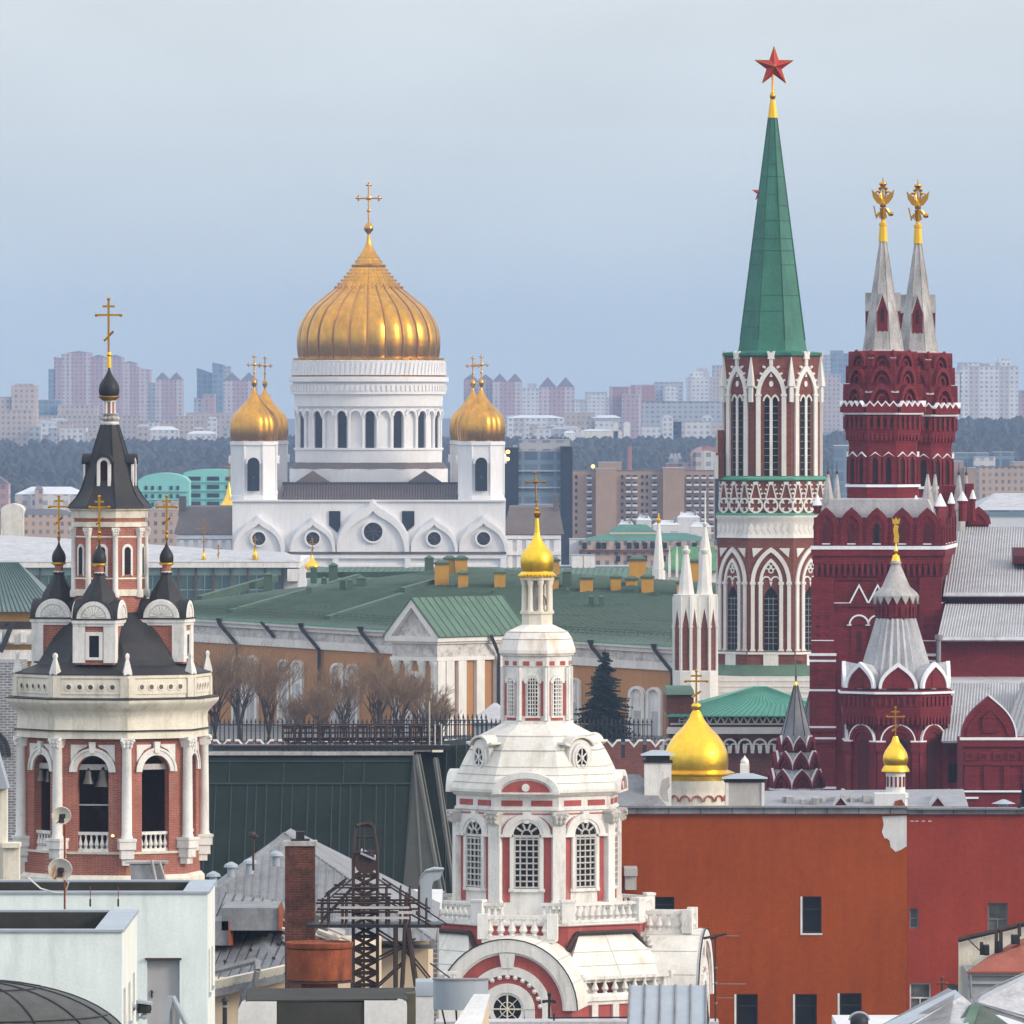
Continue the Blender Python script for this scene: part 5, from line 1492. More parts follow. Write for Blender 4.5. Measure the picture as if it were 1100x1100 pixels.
 q=MB();q.lathe([(r(2.4),z(395)),(r(2.0),z(385)),(r(1.7),z(383)),(r(3),z(381)),(r(2.2),z(378.5)),(r(1),z(378))],ox-r(.8),0,n=12);part('gilt_collar',q,'yellow_gilding',lt)
 q=MB();cross_mb(q,ox-r(1.4),0,z(379),z(321),r(26),r(1.15));part('cross',q,'gold_leaf',lt)
 return t
bell_tower()
def bell(px,py_top,py_bot,rad,Y,label):
 s=Site(px,Y);zt,zb=s.z(py_top),s.z(py_bot)
 t=thing('bell',label,'bell',(s.loc[0],Y,zb),'bells hanging in the belfry')
 h=zt-zb;R_=s.r(rad)
 b=MB();b.lathe([(R_*.92,0.02),(R_,0),(R_*.93,h*.10),(R_*.72,h*.30),(R_*.58,h*.55),(R_*.52,h*.78),(R_*.38,h*.88),(R_*.1,h*.92)],n=24);part('bell_body',b,'bronze',t)
 q=MB();q.tube((0,0,h*.9),(0,0,h*1.06),R_*.14,6);q.tube((-R_*.25,0,h*.95),(R_*.25,0,h*.95),R_*.1,6);part('hanger',q,'black_metal',t)
 q=MB();q.tube((0,0,h*.5),(0,0,-h*.04),R_*.07,6);q.ico((0,0,-h*.02),R_*.16);part('clapper',q,'black_metal',t)
YB=430-82*.043
bell(95,826,842,6.5,YB,'smaller bell hanging in the front arch of the bell tower')
bell(111,825,845,9,YB,'largest bell hanging in the front arch of the bell tower')
bell(44.5,826,839,5.2,YB+1.6,'outer of two bells in the narrow side arch of the bell tower')
bell(52,827,840,4.6,YB+1.6,'inner of two bells in the narrow side arch, beside the white column')
s_=Site(121,425.2)
lm,n_,L_,b_=_m('lamp_and_glint_glow');b_.inputs['Base Color'].default_value=(1,.6,.15,1);b_.inputs['Emission Color'].default_value=(1,.55,.12,1);b_.inputs['Emission Strength'].default_value=4.0;MATS['lamp_and_glint_glow']=lm
t_=thing('lamp','small glowing amber lamp at the belfry balustrade','lamp',(s_.u(121)+xat(121,425.2),425.2,zat(899.5,425.2)))
q=MB();q.ico((0,0,.07),.075);part('bulb',q,lm,t_)
q=MB();q.lathe([(.05,-.06),(.06,.0),(.05,.02)],n=8);q.tube((0,0,-.05),(0,.7,-.1),.02,5);part('bracket',q,'black_metal',t_)
def church():
 s=Site(577,480);r,z=s.r,s.z
 t=thing('church','pink and white octagonal church in three tiers with a small golden onion dome','church',s.loc)
 PH=radians(-7.7);C8=PH+pi/8;ap=cos(pi/8);tn=math.tan(pi/8)
 b=MB();b.prism(8,[(r(17),z(671)),(r(17),z(659.5)),(r(19),z(659)),(r(19),z(656.8)),(r(16),z(656.5))],ph=C8);lt=part('lantern_base',b,'cream_plaster',t)
 q=MB();q.prism(8,[(r(16.5),z(623.5)),(r(19),z(622.8)),(r(19.4),z(619)),(r(15),z(618))],ph=C8);part('lantern_cap',q,'cream_plaster',lt)
 for k in range(8):
  a=C8+k*pi/4
  q=MB();x,y=sin(a)*r(14.5),-cos(a)*r(14.5)
  q.lathe([(r(3.6),z(657)),(r(3.6),z(655.5)),(r(2.8),z(654.5)),(r(2.4),z(629)),(r(3.2),z(627)),(r(3.6),z(624)),(r(3.6),z(622.7))],x,y,n=12)
  part('lantern_column',q,'cream_plaster',lt)
 q=MB();q.tube((0,0,z(656.6)),(0,0,z(623)),r(4.0),8);part('core_post',q,'concrete',lt)
 q=MB();q.lathe([(r(5.5),z(650)),(r(4.2),z(646)),(r(3),z(641)),(r(1),z(639))],r(6),-r(6),n=12);part('lantern_bell',q,'bronze',lt)
 b=MB();b.lathe(smooth_profile([(r(16.6),z(614.5)),(r(17.5),z(609)),(r(17.9),z(603)),(r(17.1),z(597)),(r(14.6),z(592)),(r(10.8),z(587.5)),(r(7.4),z(583)),(r(4.8),z(578.5)),(r(3.3),z(573.5)),(r(2.6),z(566)),(r(1.8),z(556))],4),n=40);dm=part('onion_dome',b,'bright_gold',t)
 q=MB();q.lathe([(r(18.5),z(619)),(r(20),z(617)),(r(18),z(615.5)),(r(17),z(614))],n=32)
 for k in range(28):
  a=2*pi*k/28;q.ico((r(19.2)*sin(a),-r(19.2)*cos(a),z(618.6)),r(1.7),(1,1,1.3))
 part('gilt_fringe_trim',q,'bright_gold',dm)
 q=MB();q.lathe([(r(1.6),z(557)),(r(3.4),z(554)),(r(3.6),z(551)),(r(1.8),z(548.5)),(r(2.6),z(547)),(r(1.2),z(545))],n=14);part('orb',q,'gold_leaf',dm)
 q=MB()
 q.tube((-r(.5),0,z(546)),(-r(2),0,z(508)),r(1.0),6);q.tube((-r(12.5),0,z(518)),(r(9),0,z(517.4)),r(.9),6)
 for u_,zz,rr in((-1.5,517.7,2.6),(-11,518,1.9),(8,517.5,1.9),(-2,508,1.9),(-1,538,1.9)):q.ico((r(u_),0,z(zz)),r(rr))
 part('cross',q,mat('old_gilding',(0.30,0.17,0.05),.45,metal=.85),dm)
 b=MB();b.prism(8,[(r(41),z(702.5)),(r(42.6),z(701)),(r(42.6),z(697.5)),(r(39),z(686)),(r(34),z(678.5)),(r(20),z(672)),(r(17),z(670.8))],ph=C8);ur=part('upper_roof',b,'rusty_white_sheet',t,smooth=False)
 q=MB()
 for rr,py in((39,686),(34,678.5)):q.prism(8,[(r(rr+.3),z(py+.5)),(r(rr+.6),z(py)),(r(rr+.1),z(py-.5))],ph=C8)
 part('seam',q,'concrete',ur)
 RU=r(37.4);au=RU*ap
 b=MB();b.prism(8,[(RU+r(3),z(777)),(RU+r(3),z(774)),(RU,z(773.5)),(RU,z(716)),(RU+r(1),z(715)),(RU+r(1),z(705)),(RU+r(3.4),z(703.5)),(RU+r(3.4),z(702.6))],ph=C8);ud=part('upper_octagon',b,'white_plaster',t)
 pk=MB();q=MB()
 for k in range(-2,3):
  F=octF(PH,au,k);hw=au*tn
  for sx in(-1,1):pk.fbox(octF(PH,au+r(.9),k),sx*r(7.2)-r(3.4),sx*r(7.2)+r(3.4),0,r(.5),z(714),z(709.5))
  for sx in(-1,1):
   pk.fbox(F,sx*r(10.2)-r(1.9),sx*r(10.2)+r(1.9),0,r(.5),z(768),z(731))
   q.fbox(F,sx*hw-r(2.6),sx*hw+r(2.6),-r(1),r(2.2),z(773),z(716))
  pk.fbox(F,-r(8),r(8),0,r(.5),z(773),z(770))
  q.ext(F,band(arc(r(9.2),z(733),10),arc(r(5.6),z(733),10)),0,r(2))
  q.fbox(F,-r(8.2),r(8.2),0,r(1.8),z(770),z(768))
  w_=MB();w_.ext(F,[(-r(5),z(767)),(r(5),z(767))]+arc(r(5),z(731)),.004,.04);wn=part('window',w_,'dark_glass',t)
  g=MB()
  for i in range(-1,2):g.fbox(F,r(i*2.6)-.022,r(i*2.6)+.022,.041,.13,z(767),z(727.5))
  for i in range(9):g.fbox(F,-r(5),r(5),.041,.12,z(764-i*4.2)-.024,z(764-i*4.2)+.024)
  part('window_bars',g,'white_plaster',wn)
  q.fbox(F,-r(6.6),-r(5),0,r(1.5),z(768),z(731));q.fbox(F,r(5),r(6.6),0,r(1.5),z(768),z(731))
 part('peeling_panel_trim',pk,'pink_plaster',ud);part('plaster_trim',q,'white_plaster',ud)
 ROOF=[(94,850),(96.5,848),(96.5,845),(93,838),(88.5,829.5),(84.5,821),(80,812),(75.5,804),(70,796.5),(64,789),(54,784.2),(45,779.5),(40,776.5)]
 b=MB();b.prism(8,[(r(a),z(p))for a,p in ROOF],ph=C8);gr=part('great_roof',b,'white_sheet',t,smooth=False)
 q=MB()
 for rr,py in ROOF[3:11:2]+[(88.5,829.5),(75.5,804)]:
  q.prism(8,[(r(rr-.6),z(py+.6)),(r(rr+.8),z(py+.1)),(r(rr-.8),z(py-.6))],ph=C8,caps=False)
 part('seam',q,'concrete',gr)
 for k in range(-3,4):
  th=PH+k*pi/4
  if k%2:
   F=Fr(0,0,0,th)
   el=lambda a,b_,n=20:[(r(a)*cos(2*pi*j/n),z(812)+r(b_)*sin(2*pi*j/n))for j in range(n)]
   d0,d1=r(48),r(76)
   bx=MB();bx.ext(F,[(-r(15),z(829)),(r(15),z(829)),(r(15),z(806))]+arc(r(15),z(806),10,r(14))+[(-r(15),z(806))],d0,d1);dr=part('dormer',bx,'white_plaster',t)
   ho=MB();o=[(r(22),z(797.5))]+[(r(18),z(798.5))]+arc(r(16.5),z(803),10,r(12.5),.25,pi-.25)+[(-r(18),z(798.5)),(-r(22),z(797.5))]
   o2=[(u_,z_+r(2.4))for u_,z_ in o]
   ho.ext(F,o2+o[::-1],d0-r(12),d1+r(3));part('hood',ho,'white_sheet',dr)
   rg=MB();rg.ext(F,band(el(12,16.5)+el(12,16.5)[:1],el(7.4,11)+el(7.4,11)[:1]),d1,d1+r(2.4));rg.ext(F,band(el(9.4,13)+el(9.4,13)[:1],el(7,10.6)+el(7,10.6)[:1]),d1+r(2.41),d1+r(3.4));part('oval_frame',rg,'white_plaster',dr)
   g=MB();g.ext(F,el(7.4,11),d1+.003,d1+.05);wn=part('window',g,'dark_glass',dr)
   g=MB()
   for j in range(3):
    a=j*pi/3+.5
    g.tube(F.p(-r(7.2)*cos(a),d1+.12,z(812)-r(10.8)*sin(a)),F.p(r(7.2)*cos(a),d1+.12,z(812)+r(10.8)*sin(a)),.045,5)
   g.ext(F,[(r(2)*cos(j*pi/5),z(812)+r(2)*sin(j*pi/5))for j in range(10)],d1+.06,d1+.2)
   part('window_bars',g,'white_plaster',dr)
  else:
   F=Fr(0,0,0,th);d1=r(96.5)*ap+r(1)
   seg=lambda h,rise,n=14:[(r(h)*cos(a),z(848)+r(rise)*(sin(a)))for a in[pi*j/n for j in range(n+1)]]
   pd=MB();pd.ext(F,seg(34,20),r(60),d1+r(1.6));pe=part('pediment',pd,'white_plaster',t)
   pd=MB();pd.ext(F,band(seg(36,22),seg(29,15.5)),r(58),d1+r(4));pd.fbox(F,-r(36),r(36),r(60),d1+r(4),z(849.5),z(847.6));part('pediment_moulding',pd,'white_plaster',pe)
   pd=MB();pd.ext(F,seg(26,13.2),d1+r(1.61),d1+r(2.2));part('tympanum',pd,'pink_plaster',pe)
   pd=MB();pd.ext(F,[(r(4.2)*cos(j*pi/8),z(842.5)+r(4.2)*sin(j*pi/8))for j in range(16)],d1+r(2.21),d1+r(3.6));part('boss',pd,'white_plaster',pe)
 RM=r(88.8);am=RM*ap;hw=am*tn
 b=MB();b.prism(8,[(RM,z(990)),(RM,z(868)),(RM+r(2.5),z(867)),(RM+r(2.5),z(864.5)),(RM+r(1),z(864)),(RM+r(1),z(853)),(RM+r(4),z(851.5)),(RM+r(5.5),z(849.5))],ph=C8);mo=part('main_octagon',b,'white_plaster',t)
 pk=MB();q=MB()
 for k in range(-3,4):
  F=octF(PH,am,k)
  F1=octF(PH,am+r(1)*ap,k)
  for sx in(-1,1):
   pk.fbox(F1,sx*r(16)-r(11.4),sx*r(16)+r(11.4),0,r(.6),z(862.5),z(856.5))
   pk.fbox(F,sx*r(22.2)-r(3.9),sx*r(22.2)+r(3.9),0,r(.7),z(965),z(894.5))
   pk.ext(F,[(sx*r(27.2),z(870.2)),(sx*r(5),z(870.2)),(sx*r(5),z(871.6)),(sx*r(27.2),z(871.6))],0,r(.7))
   o=[(sx*r(28.6)*cos(a),z(894)+r(23)*sin(a))for a in[.12+j*.2 for j in range(6)]]
   i_=[(sx*r(26.6)*cos(a),z(894)+r(21.4)*sin(a))for a in[.12+j*.2 for j in range(6)]]
   pk.ext(F,o+i_[::-1],0,r(.7))
  q.ext(F,band(arc(r(26),z(893),16,r(22)),arc(r(18.5),z(893),16,r(16.5))),0,r(4.6))
  q.ext(F,band(arc(r(19),z(893),16,r(17)),arc(r(14.4),z(893),16,r(13.6))),0,r(3.6))
  q.fbox(F,-r(29),-r(16),0,r(5.4),z(895.5),z(892.6));q.fbox(F,r(16),r(29),0,r(5.4),z(895.5),z(892.6))
  q.ext(F,[(-r(2.6),z(881)),(r(2.6),z(881)),(r(4),z(868.5)),(-r(4),z(868.5))],0,r(4))
  for sx in(-1,1):q.fbox(F,sx*r(16)-r(2),sx*r(16)+r(2),0,r(3.8),z(953),z(895.6))
  q.fbox(F,-r(19.5),r(19.5),0,r(3),z(954),z(950.5))
  g=MB();g.ext(F,[(-r(14),z(950)),(r(14),z(950))]+arc(r(14),z(893),14,r(13)),.004,.05);wn=part('window',g,'dark_glass',t)
  g=MB()
  for i in range(-1,2):g.fbox(F,r(i*7)-.035,r(i*7)+.035,.052,.13,z(950),z(896))
  for i in range(9):g.fbox(F,-r(14),r(14),.052,.15,z(949-i*6.4)-.035,z(949-i*6.4)+.035)
  for sx in(-1,1):g.fbox(F,sx*r(13.2)-.05,sx*r(13.2)+.05,.052,.17,z(950),z(893))
  g.fbox(F,-r(14),r(14),.052,.18,z(896),z(893.4))
  for j in range(1,5):
   a=pi*j/5;g.tube(F.p(r(5)*cos(a),.1,z(893)+r(5)*sin(a)),F.p(r(13.6)*cos(a),.1,z(893)+r(12.6)*sin(a)),.06,5)
  g.ext(F,band(arc(r(6),z(893),10),arc(r(4.6),z(893),10)),.052,.16)
  part('window_bars',g,mat('grey_bars',(0.50,0.48,0.45),.8,var=.2)if 'grey_bars' not in MATS else 'grey_bars',wn)
 part('pink_panel_trim',pk,'pink_plaster',mo);part('plaster_trim',q,'white_plaster',mo)
 for k in range(-3,5):
  a=C8+(k-1)*pi/4
  if cos(a)<-.6:continue
  F=Fr(sin(a)*RM,-cos(a)*RM,0,a)
  q=MB();q.fbox(F,-r(7),r(7),-r(5),r(3.4),z(968),z(882));q.fbox(F,-r(8),r(8),-r(5),r(4.4),z(972),z(963));pl=part('pilaster',q,'white_plaster',t)
  q=MB();capital(q,F,0,r(1.5),z(882),z(868.5),r(15));part('capital',q,'grey_bars',pl)
 RG=r(129);ag=RG*ap;hg=ag*tn
 b=MB();b.prism(8,[(RG-r(2),0),(RG-r(2),z(990)),(RG,z(989)),(RG,z(986)),(RG-r(4),z(985.6))],ph=C8);gw=part('gallery_wall',b,'pink_plaster',t)
 b=MB();b.prism(8,[(RG+.02,z(988.5)),(RG+r(1.6),z(987.5)),(RG+r(1.6),z(985.4)),(RG-r(6),z(985))],ph=C8);part('gallery_coping',b,'white_plaster',t)
 for k in range(-3,4):
  F=octF(PH,ag-r(2.5),k)
  if abs(k)==3:balustrade(t,F,-hg,hg,0,z(985),z(964),'white_plaster',10,thick=r(2.4));continue
  if k==0:
   balustrade(t,F,-hg*.95,-r(19),0,z(985),z(964),'white_plaster',4,thick=r(2.4));balustrade(t,F,r(19),hg*.95,0,z(985),z(964),'white_plaster',4,thick=r(2.4))
  else:
   balustrade(t,F,-hg*.95,hg*.95,0,z(985),z(964),'white_plaster',11,thick=r(2.4))
 for k in range(-3,5):
  a=C8+(k-1)*pi/4
  F=Fr(sin(a)*(RG-r(3)),-cos(a)*(RG-r(3)),0,a)
  q=MB();q.fbox(F,-r(7),r(7),-r(5),r(3.5),z(985.3),z(963));q.fbox(F,-r(8),r(8),-r(6),r(4.5),z(963),z(960.4));part('balustrade_post',q,'white_plaster',t)
 z0=z(1070)
 for k in(0,2,4,6):
  th=PH+k*pi/4;F=Fr(0,0,0,th)
  out={0:r(236),2:r(178),4:r(190),6:r(128)}[k]
  R0=r(71)
  b=MB();b.ext(F,[(-r(68),0),(r(68),0)]+arc(r(68),z0,24),r(60),out);gw=part('gable_wall',b,'pink_plaster',t)
  b=MB();b.ext(F,band(arc(R0+r(3),z0,24),arc(r(68.2),z0,24)),r(90),out+r(2));part('barrel_roof',b,'white_sheet',gw)
  q=MB()
  for j in range(1,8):
   a=pi*j/8;q.tube(F.p((R0+r(3.2))*cos(a),r(95),z0+(R0+r(3.2))*sin(a)),F.p((R0+r(3.2))*cos(a),out+r(1),z0+(R0+r(3.2))*sin(a)),r(.4),4)
  part('seam',q,'concrete',gw)
  q=MB();q.ext(F,band(arc(R0+r(2),z0,24),arc(r(61),z0,24)),out+.01,out+r(5));q.ext(F,band(arc(r(63.5),z0,24),arc(r(58.5),z0,24)),out+.01,out+r(2.5))
  q.ext(F,band(arc(r(46),z0,24),arc(r(37),z0,24)),out+.01,out+r(3))
  for j in range(13):
   a=pi*(j+.5)/13;q.ico(F.p(r(35)*cos(a),out+r(1.4),z0+r(35)*sin(a)),r(3))
  q.ext(F,[(-r(6),z0+r(44)),(r(6),z0+r(44)),(r(8.5),z0+r(60)),(-r(8.5),z0+r(60))],out+.01,out+r(4))
  for sx in(-1,1):
   q.fbox(F,sx*r(24)-r(5),sx*r(24)+r(5),out+.01,out+r(3.4),z0-r(30),z0+r(.5))
   q.fbox(F,sx*r(41.5)-r(4.5),sx*r(41.5)+r(4.5),out+.01,out+r(3.2),z0-r(30),z0)
  cc=[(r(29)*cos(j*pi/14),z0+r(1)+r(27)*sin(j*pi/14))for j in range(15)]
  ci=[(r(17.5)*cos(j*pi/14),z0+r(1)+r(17.5)*sin(j*pi/14))for j in range(15)]
  q.ext(F,band(cc,ci),out+.01,out+r(4))
  c2=[(r(20)*cos(j*pi/12),z0+r(1)+r(20)*sin(j*pi/12))for j in range(25)];c3=[(r(15)*cos(j*pi/12),z0+r(1)+r(15)*sin(j*pi/12))for j in range(25)]
  q.ext(F,band(c2,c3),out+.012,out+r(2.6))
  part('arch_moulding',q,'white_plaster',gw)
  q=MB();q.ext(F,band(arc(R0+r(4.2),z0,24),arc(R0+r(2.8),z0,24)),out+r(4.4),out+r(5.7));part('edge_flashing',q,'black_metal',gw)
  g=MB();g.ext(F,[(r(15)*cos(j*pi/10),z0+r(1)+r(15)*sin(j*pi/10))for j in range(20)],out+.012,out+.06);wn=part('window',g,'dark_glass',gw)
  g=MB()
  for j in range(4):
   a=j*pi/4;g.tube(F.p(-r(14.8)*cos(a),out+.12,z0+r(1)-r(14.8)*sin(a)),F.p(r(14.8)*cos(a),out+.12,z0+r(1)+r(14.8)*sin(a)),r(.9)if j%2==0 else r(.5),5)
  g.ext(F,band([(r(8)*cos(j*pi/10),z0+r(1)+r(8)*sin(j*pi/10))for j in range(21)],[(r(7.2)*cos(j*pi/10),z0+r(1)+r(7.2)*sin(j*pi/10))for j in range(21)]),out+.07,out+.14)
  part('window_bars',g,'cream_plaster',gw)
 RS=r(190);asq=RS*ap
 for k in(-3,-1,1,3):
  th=PH+k*pi/4;F=Fr(0,0,0,th)
  b=MB()
  lo=r(150);inn=ag-r(1.2);wz=r(62)
  b.hexa([F.p(-wz*1.25,lo,z(1047)),F.p(wz*1.25,lo,z(1047)),F.p(wz*.95,inn-r(8),z(1047)),F.p(-wz*.95,inn-r(8),z(1047)),F.p(-wz*1.25,lo,z(1046)),F.p(wz*1.25,lo,z(1046)),F.p(wz*.55,inn,z(997)),F.p(-wz*.55,inn,z(997))])
  rf=part('corner_roof',b,'white_sheet',t,smooth=False)
  q=MB()
  for f in(.33,.62):
   wa=wz*(1.25+(.55-1.25)*f);d=lo+(inn-lo)*f;zz=z(1046)+(z(997)-z(1046))*f
   q.tube(F.p(-wa,d,zz),F.p(wa,d,zz),r(.5),4)
  q.tube(F.p(0,lo,z(1046)),F.p(0,inn,z(997)),r(.4),4)
  part('seam',q,'concrete',rf)
  q=MB()
  pts=[(-wz*1.05,z(1030)),(-wz*.62,z(996)),(wz*.62,z(996)),(wz*1.05,z(1030))]
  for(ua,za),(ub,zb_)in zip(pts[:-1],pts[1:]):q.tube(F.p(ua,ag+r(1.5),za),F.p(ub,ag+r(1.5),zb_),r(2.6),6)
  part('edge_flashing',q,'rusty_steel',rf)
  b=MB();b.fbox(F,-r(82),r(82),r(60),r(153),0,z(1066));cw=part('corner_wall',b,'pink_plaster',t)
  q=MB();q.fbox(F,-r(84),r(84),r(62),r(158),z(1066),z(1061));q.fbox(F,-r(83),r(83),r(62),r(155.5),z(1070),z(1066.1))
  for i in range(6):q.fbox(F,-r(74)+i*r(28),-r(66)+i*r(28),r(153.01),r(156),z(1090),z(1070.1))
  q.fbox(F,-r(83),r(83),r(153.01),r(157),z(1095),z(1089.9))
  part('plaster_trim',q,'white_plaster',cw)
  balustrade(t,F,-r(60),r(60),r(153),z(1061),z(1040),'white_plaster',9,thick=r(2.4))if abs(k)==1 else None
  for sx in(-1,1):
   q=MB();q.fbox(F,sx*r(66)-r(7),sx*r(66)+r(7),r(146),r(158),z(1061),z(1037));part('balustrade_post',q,'white_plaster',cw)
 for k,out,w_ in((0,r(156),r(36)),(2,r(166),r(22))):
  th=PH+k*pi/4;F=Fr(0,0,0,th)
  if k==2:zb,zt=z(1000),z(976)
  else:zb,zt=z(1000),z(975)
  b=MB();b.fbox(F,-w_-r(2),w_+r(2),ag-r(8),out+r(3),zb-r(4),zb);bl=part('balcony',b,'white_plaster',t)
  b=MB();b.fbox(F,-w_,w_,ag-r(8),out,z(1010),zb-r(4.01));part('balcony_footing',b,'pink_plaster' if k==2 else 'concrete',bl)
  balustrade(t,F,-w_,w_,out,zb,zt,'white_plaster',6 if k==0 else 4,thick=r(2.6))
  for sx in(-1,1):
   q=MB();q.fbox(F,sx*(w_+r(1))-r(5.5),sx*(w_+r(1))+r(5.5),out-r(6),out+r(4.5),zb,zt+r(1.5));part('balustrade_post',q,'white_plaster',bl)
   if k==2 and sx<0:balustrade(t,Fr(*F.p(-w_,0,0)[:2],0,th-pi/2),ag,out-r(6),0,zb,zt,'white_plaster',4,thick=r(2.4));continue
   q=MB();q.fbox(F,sx*w_-r(2.4),sx*w_+r(2.4),ag,out-r(6),zb,zt-r(1));part('side_panel',q,'white_plaster',bl)
 th=PH+pi/4*1.62;F=Fr(0,0,0,th);q=MB()
 for i in range(9):q.fbox(F,-r(9),r(9),ag+r(1)+i*r(4.6),ag+r(5.6)+i*r(4.6),z(1050),z(998+i*4.6))
 part('stair',q,'grey_stone',t)
 return t
church()
tb=MB();tb.box(-160,130,876,1240,-1,10.5)
mat('terrace_ground',(0.13,0.125,0.12),0.95,var=0.25,scale=0.2)
tag(part('terrace',tb,'terrace_ground',None),kind='structure')
def arsenal():
 A=Vector((-34.9,1027,22.0));B=Vector((16.7,984,20.0))
 d=(B-A);dx=Vector((d.x,d.y,0));Ln=dx.length;tx=dx/Ln
 TH=math.atan2(tx.y,tx.x)
 t=thing('arsenal','long ochre arsenal with paired white niches, a pediment and a huge sloping green metal roof','building',(A.x,A.y,0))
 F=Fr(0,0,0,TH)
 def U(px,off=0.0):
  m=(px-550)/FPX
  ox,oy=A.x+F.n[0]*off,A.y+F.n[1]*off
  s_=(oy*m-ox)/(tx.x-m*tx.y)
  return s_,oy+s_*tx.y
 def Z(py,Y):return H+(HOR-py)*Y/FPX
 def ez(u):return A.z+d.z*u/Ln
 u0,u1=U(120)[0],U(940)[0]
 def strip(mb,ua,ub,lo,hi,d0,d1,absl=None):
  la,lb=(absl,absl)if absl is not None else(ez(ua)+lo,ez(ub)+lo)
  mb.hexa([F.p(ua,d1,la),F.p(ub,d1,lb),F.p(ub,d0,lb),F.p(ua,d0,la),F.p(ua,d1,ez(ua)+hi),F.p(ub,d1,ez(ub)+hi),F.p(ub,d0,ez(ub)+hi),F.p(ua,d0,ez(ua)+hi)])
 b=MB();strip(b,u0,u1,0,-2.1,-14,0,absl=9);w_=part('wall',b,'ochre_wall',t)
 b=MB();strip(b,u0,u1,-2.6,-1.75,-.5,.25);strip(b,u0,u1,-.75,-.3,-.5,.55);strip(b,u0,u1,-.3,0,-.5,.9);part('cornice',b,'white_stone',t)
 b=MB();strip(b,u0,u1,-1.75,-.75,-.5,.2);part('frieze',b,'arsenal_frieze',t)
 b=MB();strip(b,u0,u1,.0,.14,-.5,1.05);part('gutter',b,'mint_trim',t)
 RD,RH=34.0,5.0
 b=MB()
 ea,eb=ez(u0)+.14,ez(u1+14)+.14
 hip0,hip1=U(285)[0],u1+6
 b.add([F.p(u0,1.0,ea),F.p(u1+14,1.0,eb),F.p(hip1,-RD,eb+RH),F.p(hip0,-RD,ea+RH-.2),F.p(u0,-RD*2,ea),F.p(u1+14,-RD*2,eb)],[(0,1,2,3),(3,2,5,4),(0,3,4),(1,5,2)])
 rf=part('roof',b,'roof_green',t,smooth=False)
 def rp(px,py,lift=0.0):
  """point of the roof slope seen at (px, py)"""
  O=Vector((0,0,H));D=Vector(((px-550)/FPX,1,(HOR-py)/FPX))
  p0=Vector(F.p(u0,1.0,ea))+A*Vector((1,1,0)).length*0
  base=Vector((A.x,A.y,0))
  a=Vector(F.p(u0,1.0,ea))+base;c1=Vector(F.p(u1+14,1.0,eb))+base;c2=Vector(F.p(hip1,-RD,eb+RH))+base
  nn=(c1-a).cross(c2-a)
  k=(a-O).dot(nn)/D.dot(nn)
  q=O+D*k-base
  return Vector((q.x,q.y,q.z+lift))
 q=MB()
 def wallet(p,r_,hgt,wd=.35):
  dd=(r_-p);s2=Vector((dd.y,-dd.x,0)).normalized()*wd
  q.hexa([tuple(p-s2-Vector((0,0,.3))),tuple(p+s2-Vector((0,0,.3))),tuple(r_+s2-Vector((0,0,.3))),tuple(r_-s2-Vector((0,0,.3))),tuple(p-s2+Vector((0,0,hgt))),tuple(p+s2+Vector((0,0,hgt))),tuple(r_+s2+Vector((0,0,hgt))),tuple(r_-s2+Vector((0,0,hgt)))])
 wallet(rp(248,659),rp(385,621),.45);wallet(rp(352,666),rp(432,641),.45);wallet(rp(432,640),rp(490,624),.9)
 wallet(rp(214,645),rp(296,622),.5);wallet(rp(330,618),rp(470,617),.35)
 part('roof_upstand_ribs',q,mat('dark_roof_green',(0.058,0.100,0.066),.6,var=.2,scale=.5),rf)
 q=MB()
 for i in range(150):
  f=i/149
  a=Vector(F.p(u0,1.0,ea)).lerp(Vector(F.p(u1+14,1.0,eb)),f);c=Vector(F.p(hip0,-RD,ea+RH-.2)).lerp(Vector(F.p(hip1,-RD,eb+RH)),f)
  q.tube(tuple(a),tuple(c),.055,4)
 rnd=random.Random(8)
 for i in range(70):
  f,g,w_=rnd.random(),rnd.uniform(.05,.95),rnd.uniform(.01,.05)
  e0=[Vector(F.p(u0,1.0,ea)).lerp(Vector(F.p(u1+14,1.0,eb)),k)for k in(f,min(1,f+w_))];e1=[Vector(F.p(hip0,-RD,ea+RH-.2)).lerp(Vector(F.p(hip1,-RD,eb+RH)),k)for k in(f,min(1,f+w_))]
  q.tube(tuple(e0[0].lerp(e1[0],g)),tuple(e0[1].lerp(e1[1],g)),.05,4)
 part('seam',q,'dark_roof_green',rf)
 q=MB()
 for i in range(120):
  u=u0+(u1-u0)*i/119
  p=Vector(F.p(u,-3.0,ez(u)+.14+RH*4/RD));q.tube(tuple(p),(p.x,p.y,p.z+.55),.04,4)
 for hh in(.3,.55):q.tube(F.p(u0,-3,ez(u0)+.14+RH*4/RD+hh),F.p(u1,-3,ez(u1)+.14+RH*4/RD+hh),.035,4)
 part('snow_guard_railing',q,'dark_roof_green',rf)
 for(x0,x1,y0,y1)in((467,482,606,632),(477,489,601,616),(489.5,502,601,616),(492,503,617,634),(531,543,616,634),(593,601,603,619),(592,600,622,636),(623,637,622,638),(656,667,621,637),(672,685,623,632),(689,702,621,639),(676,694,602,619),(727,737,627,641),(741,752,604,619)):
  p=rp((x0+x1)/2,max(y1,622));k=(p.y+A.y)/FPX
  Yw=p.y+A.y;zt=H+(HOR-y0)*k;zb=H+(HOR-y1-8)*k
  xx=(x0-550)*k-A.x,(x1-550)*k-A.x
  b=MB();b.box(xx[0],xx[1],p.y-.6,p.y+.9,zb,zt);ch=part('chimney',b,'ochre_chimney',t)
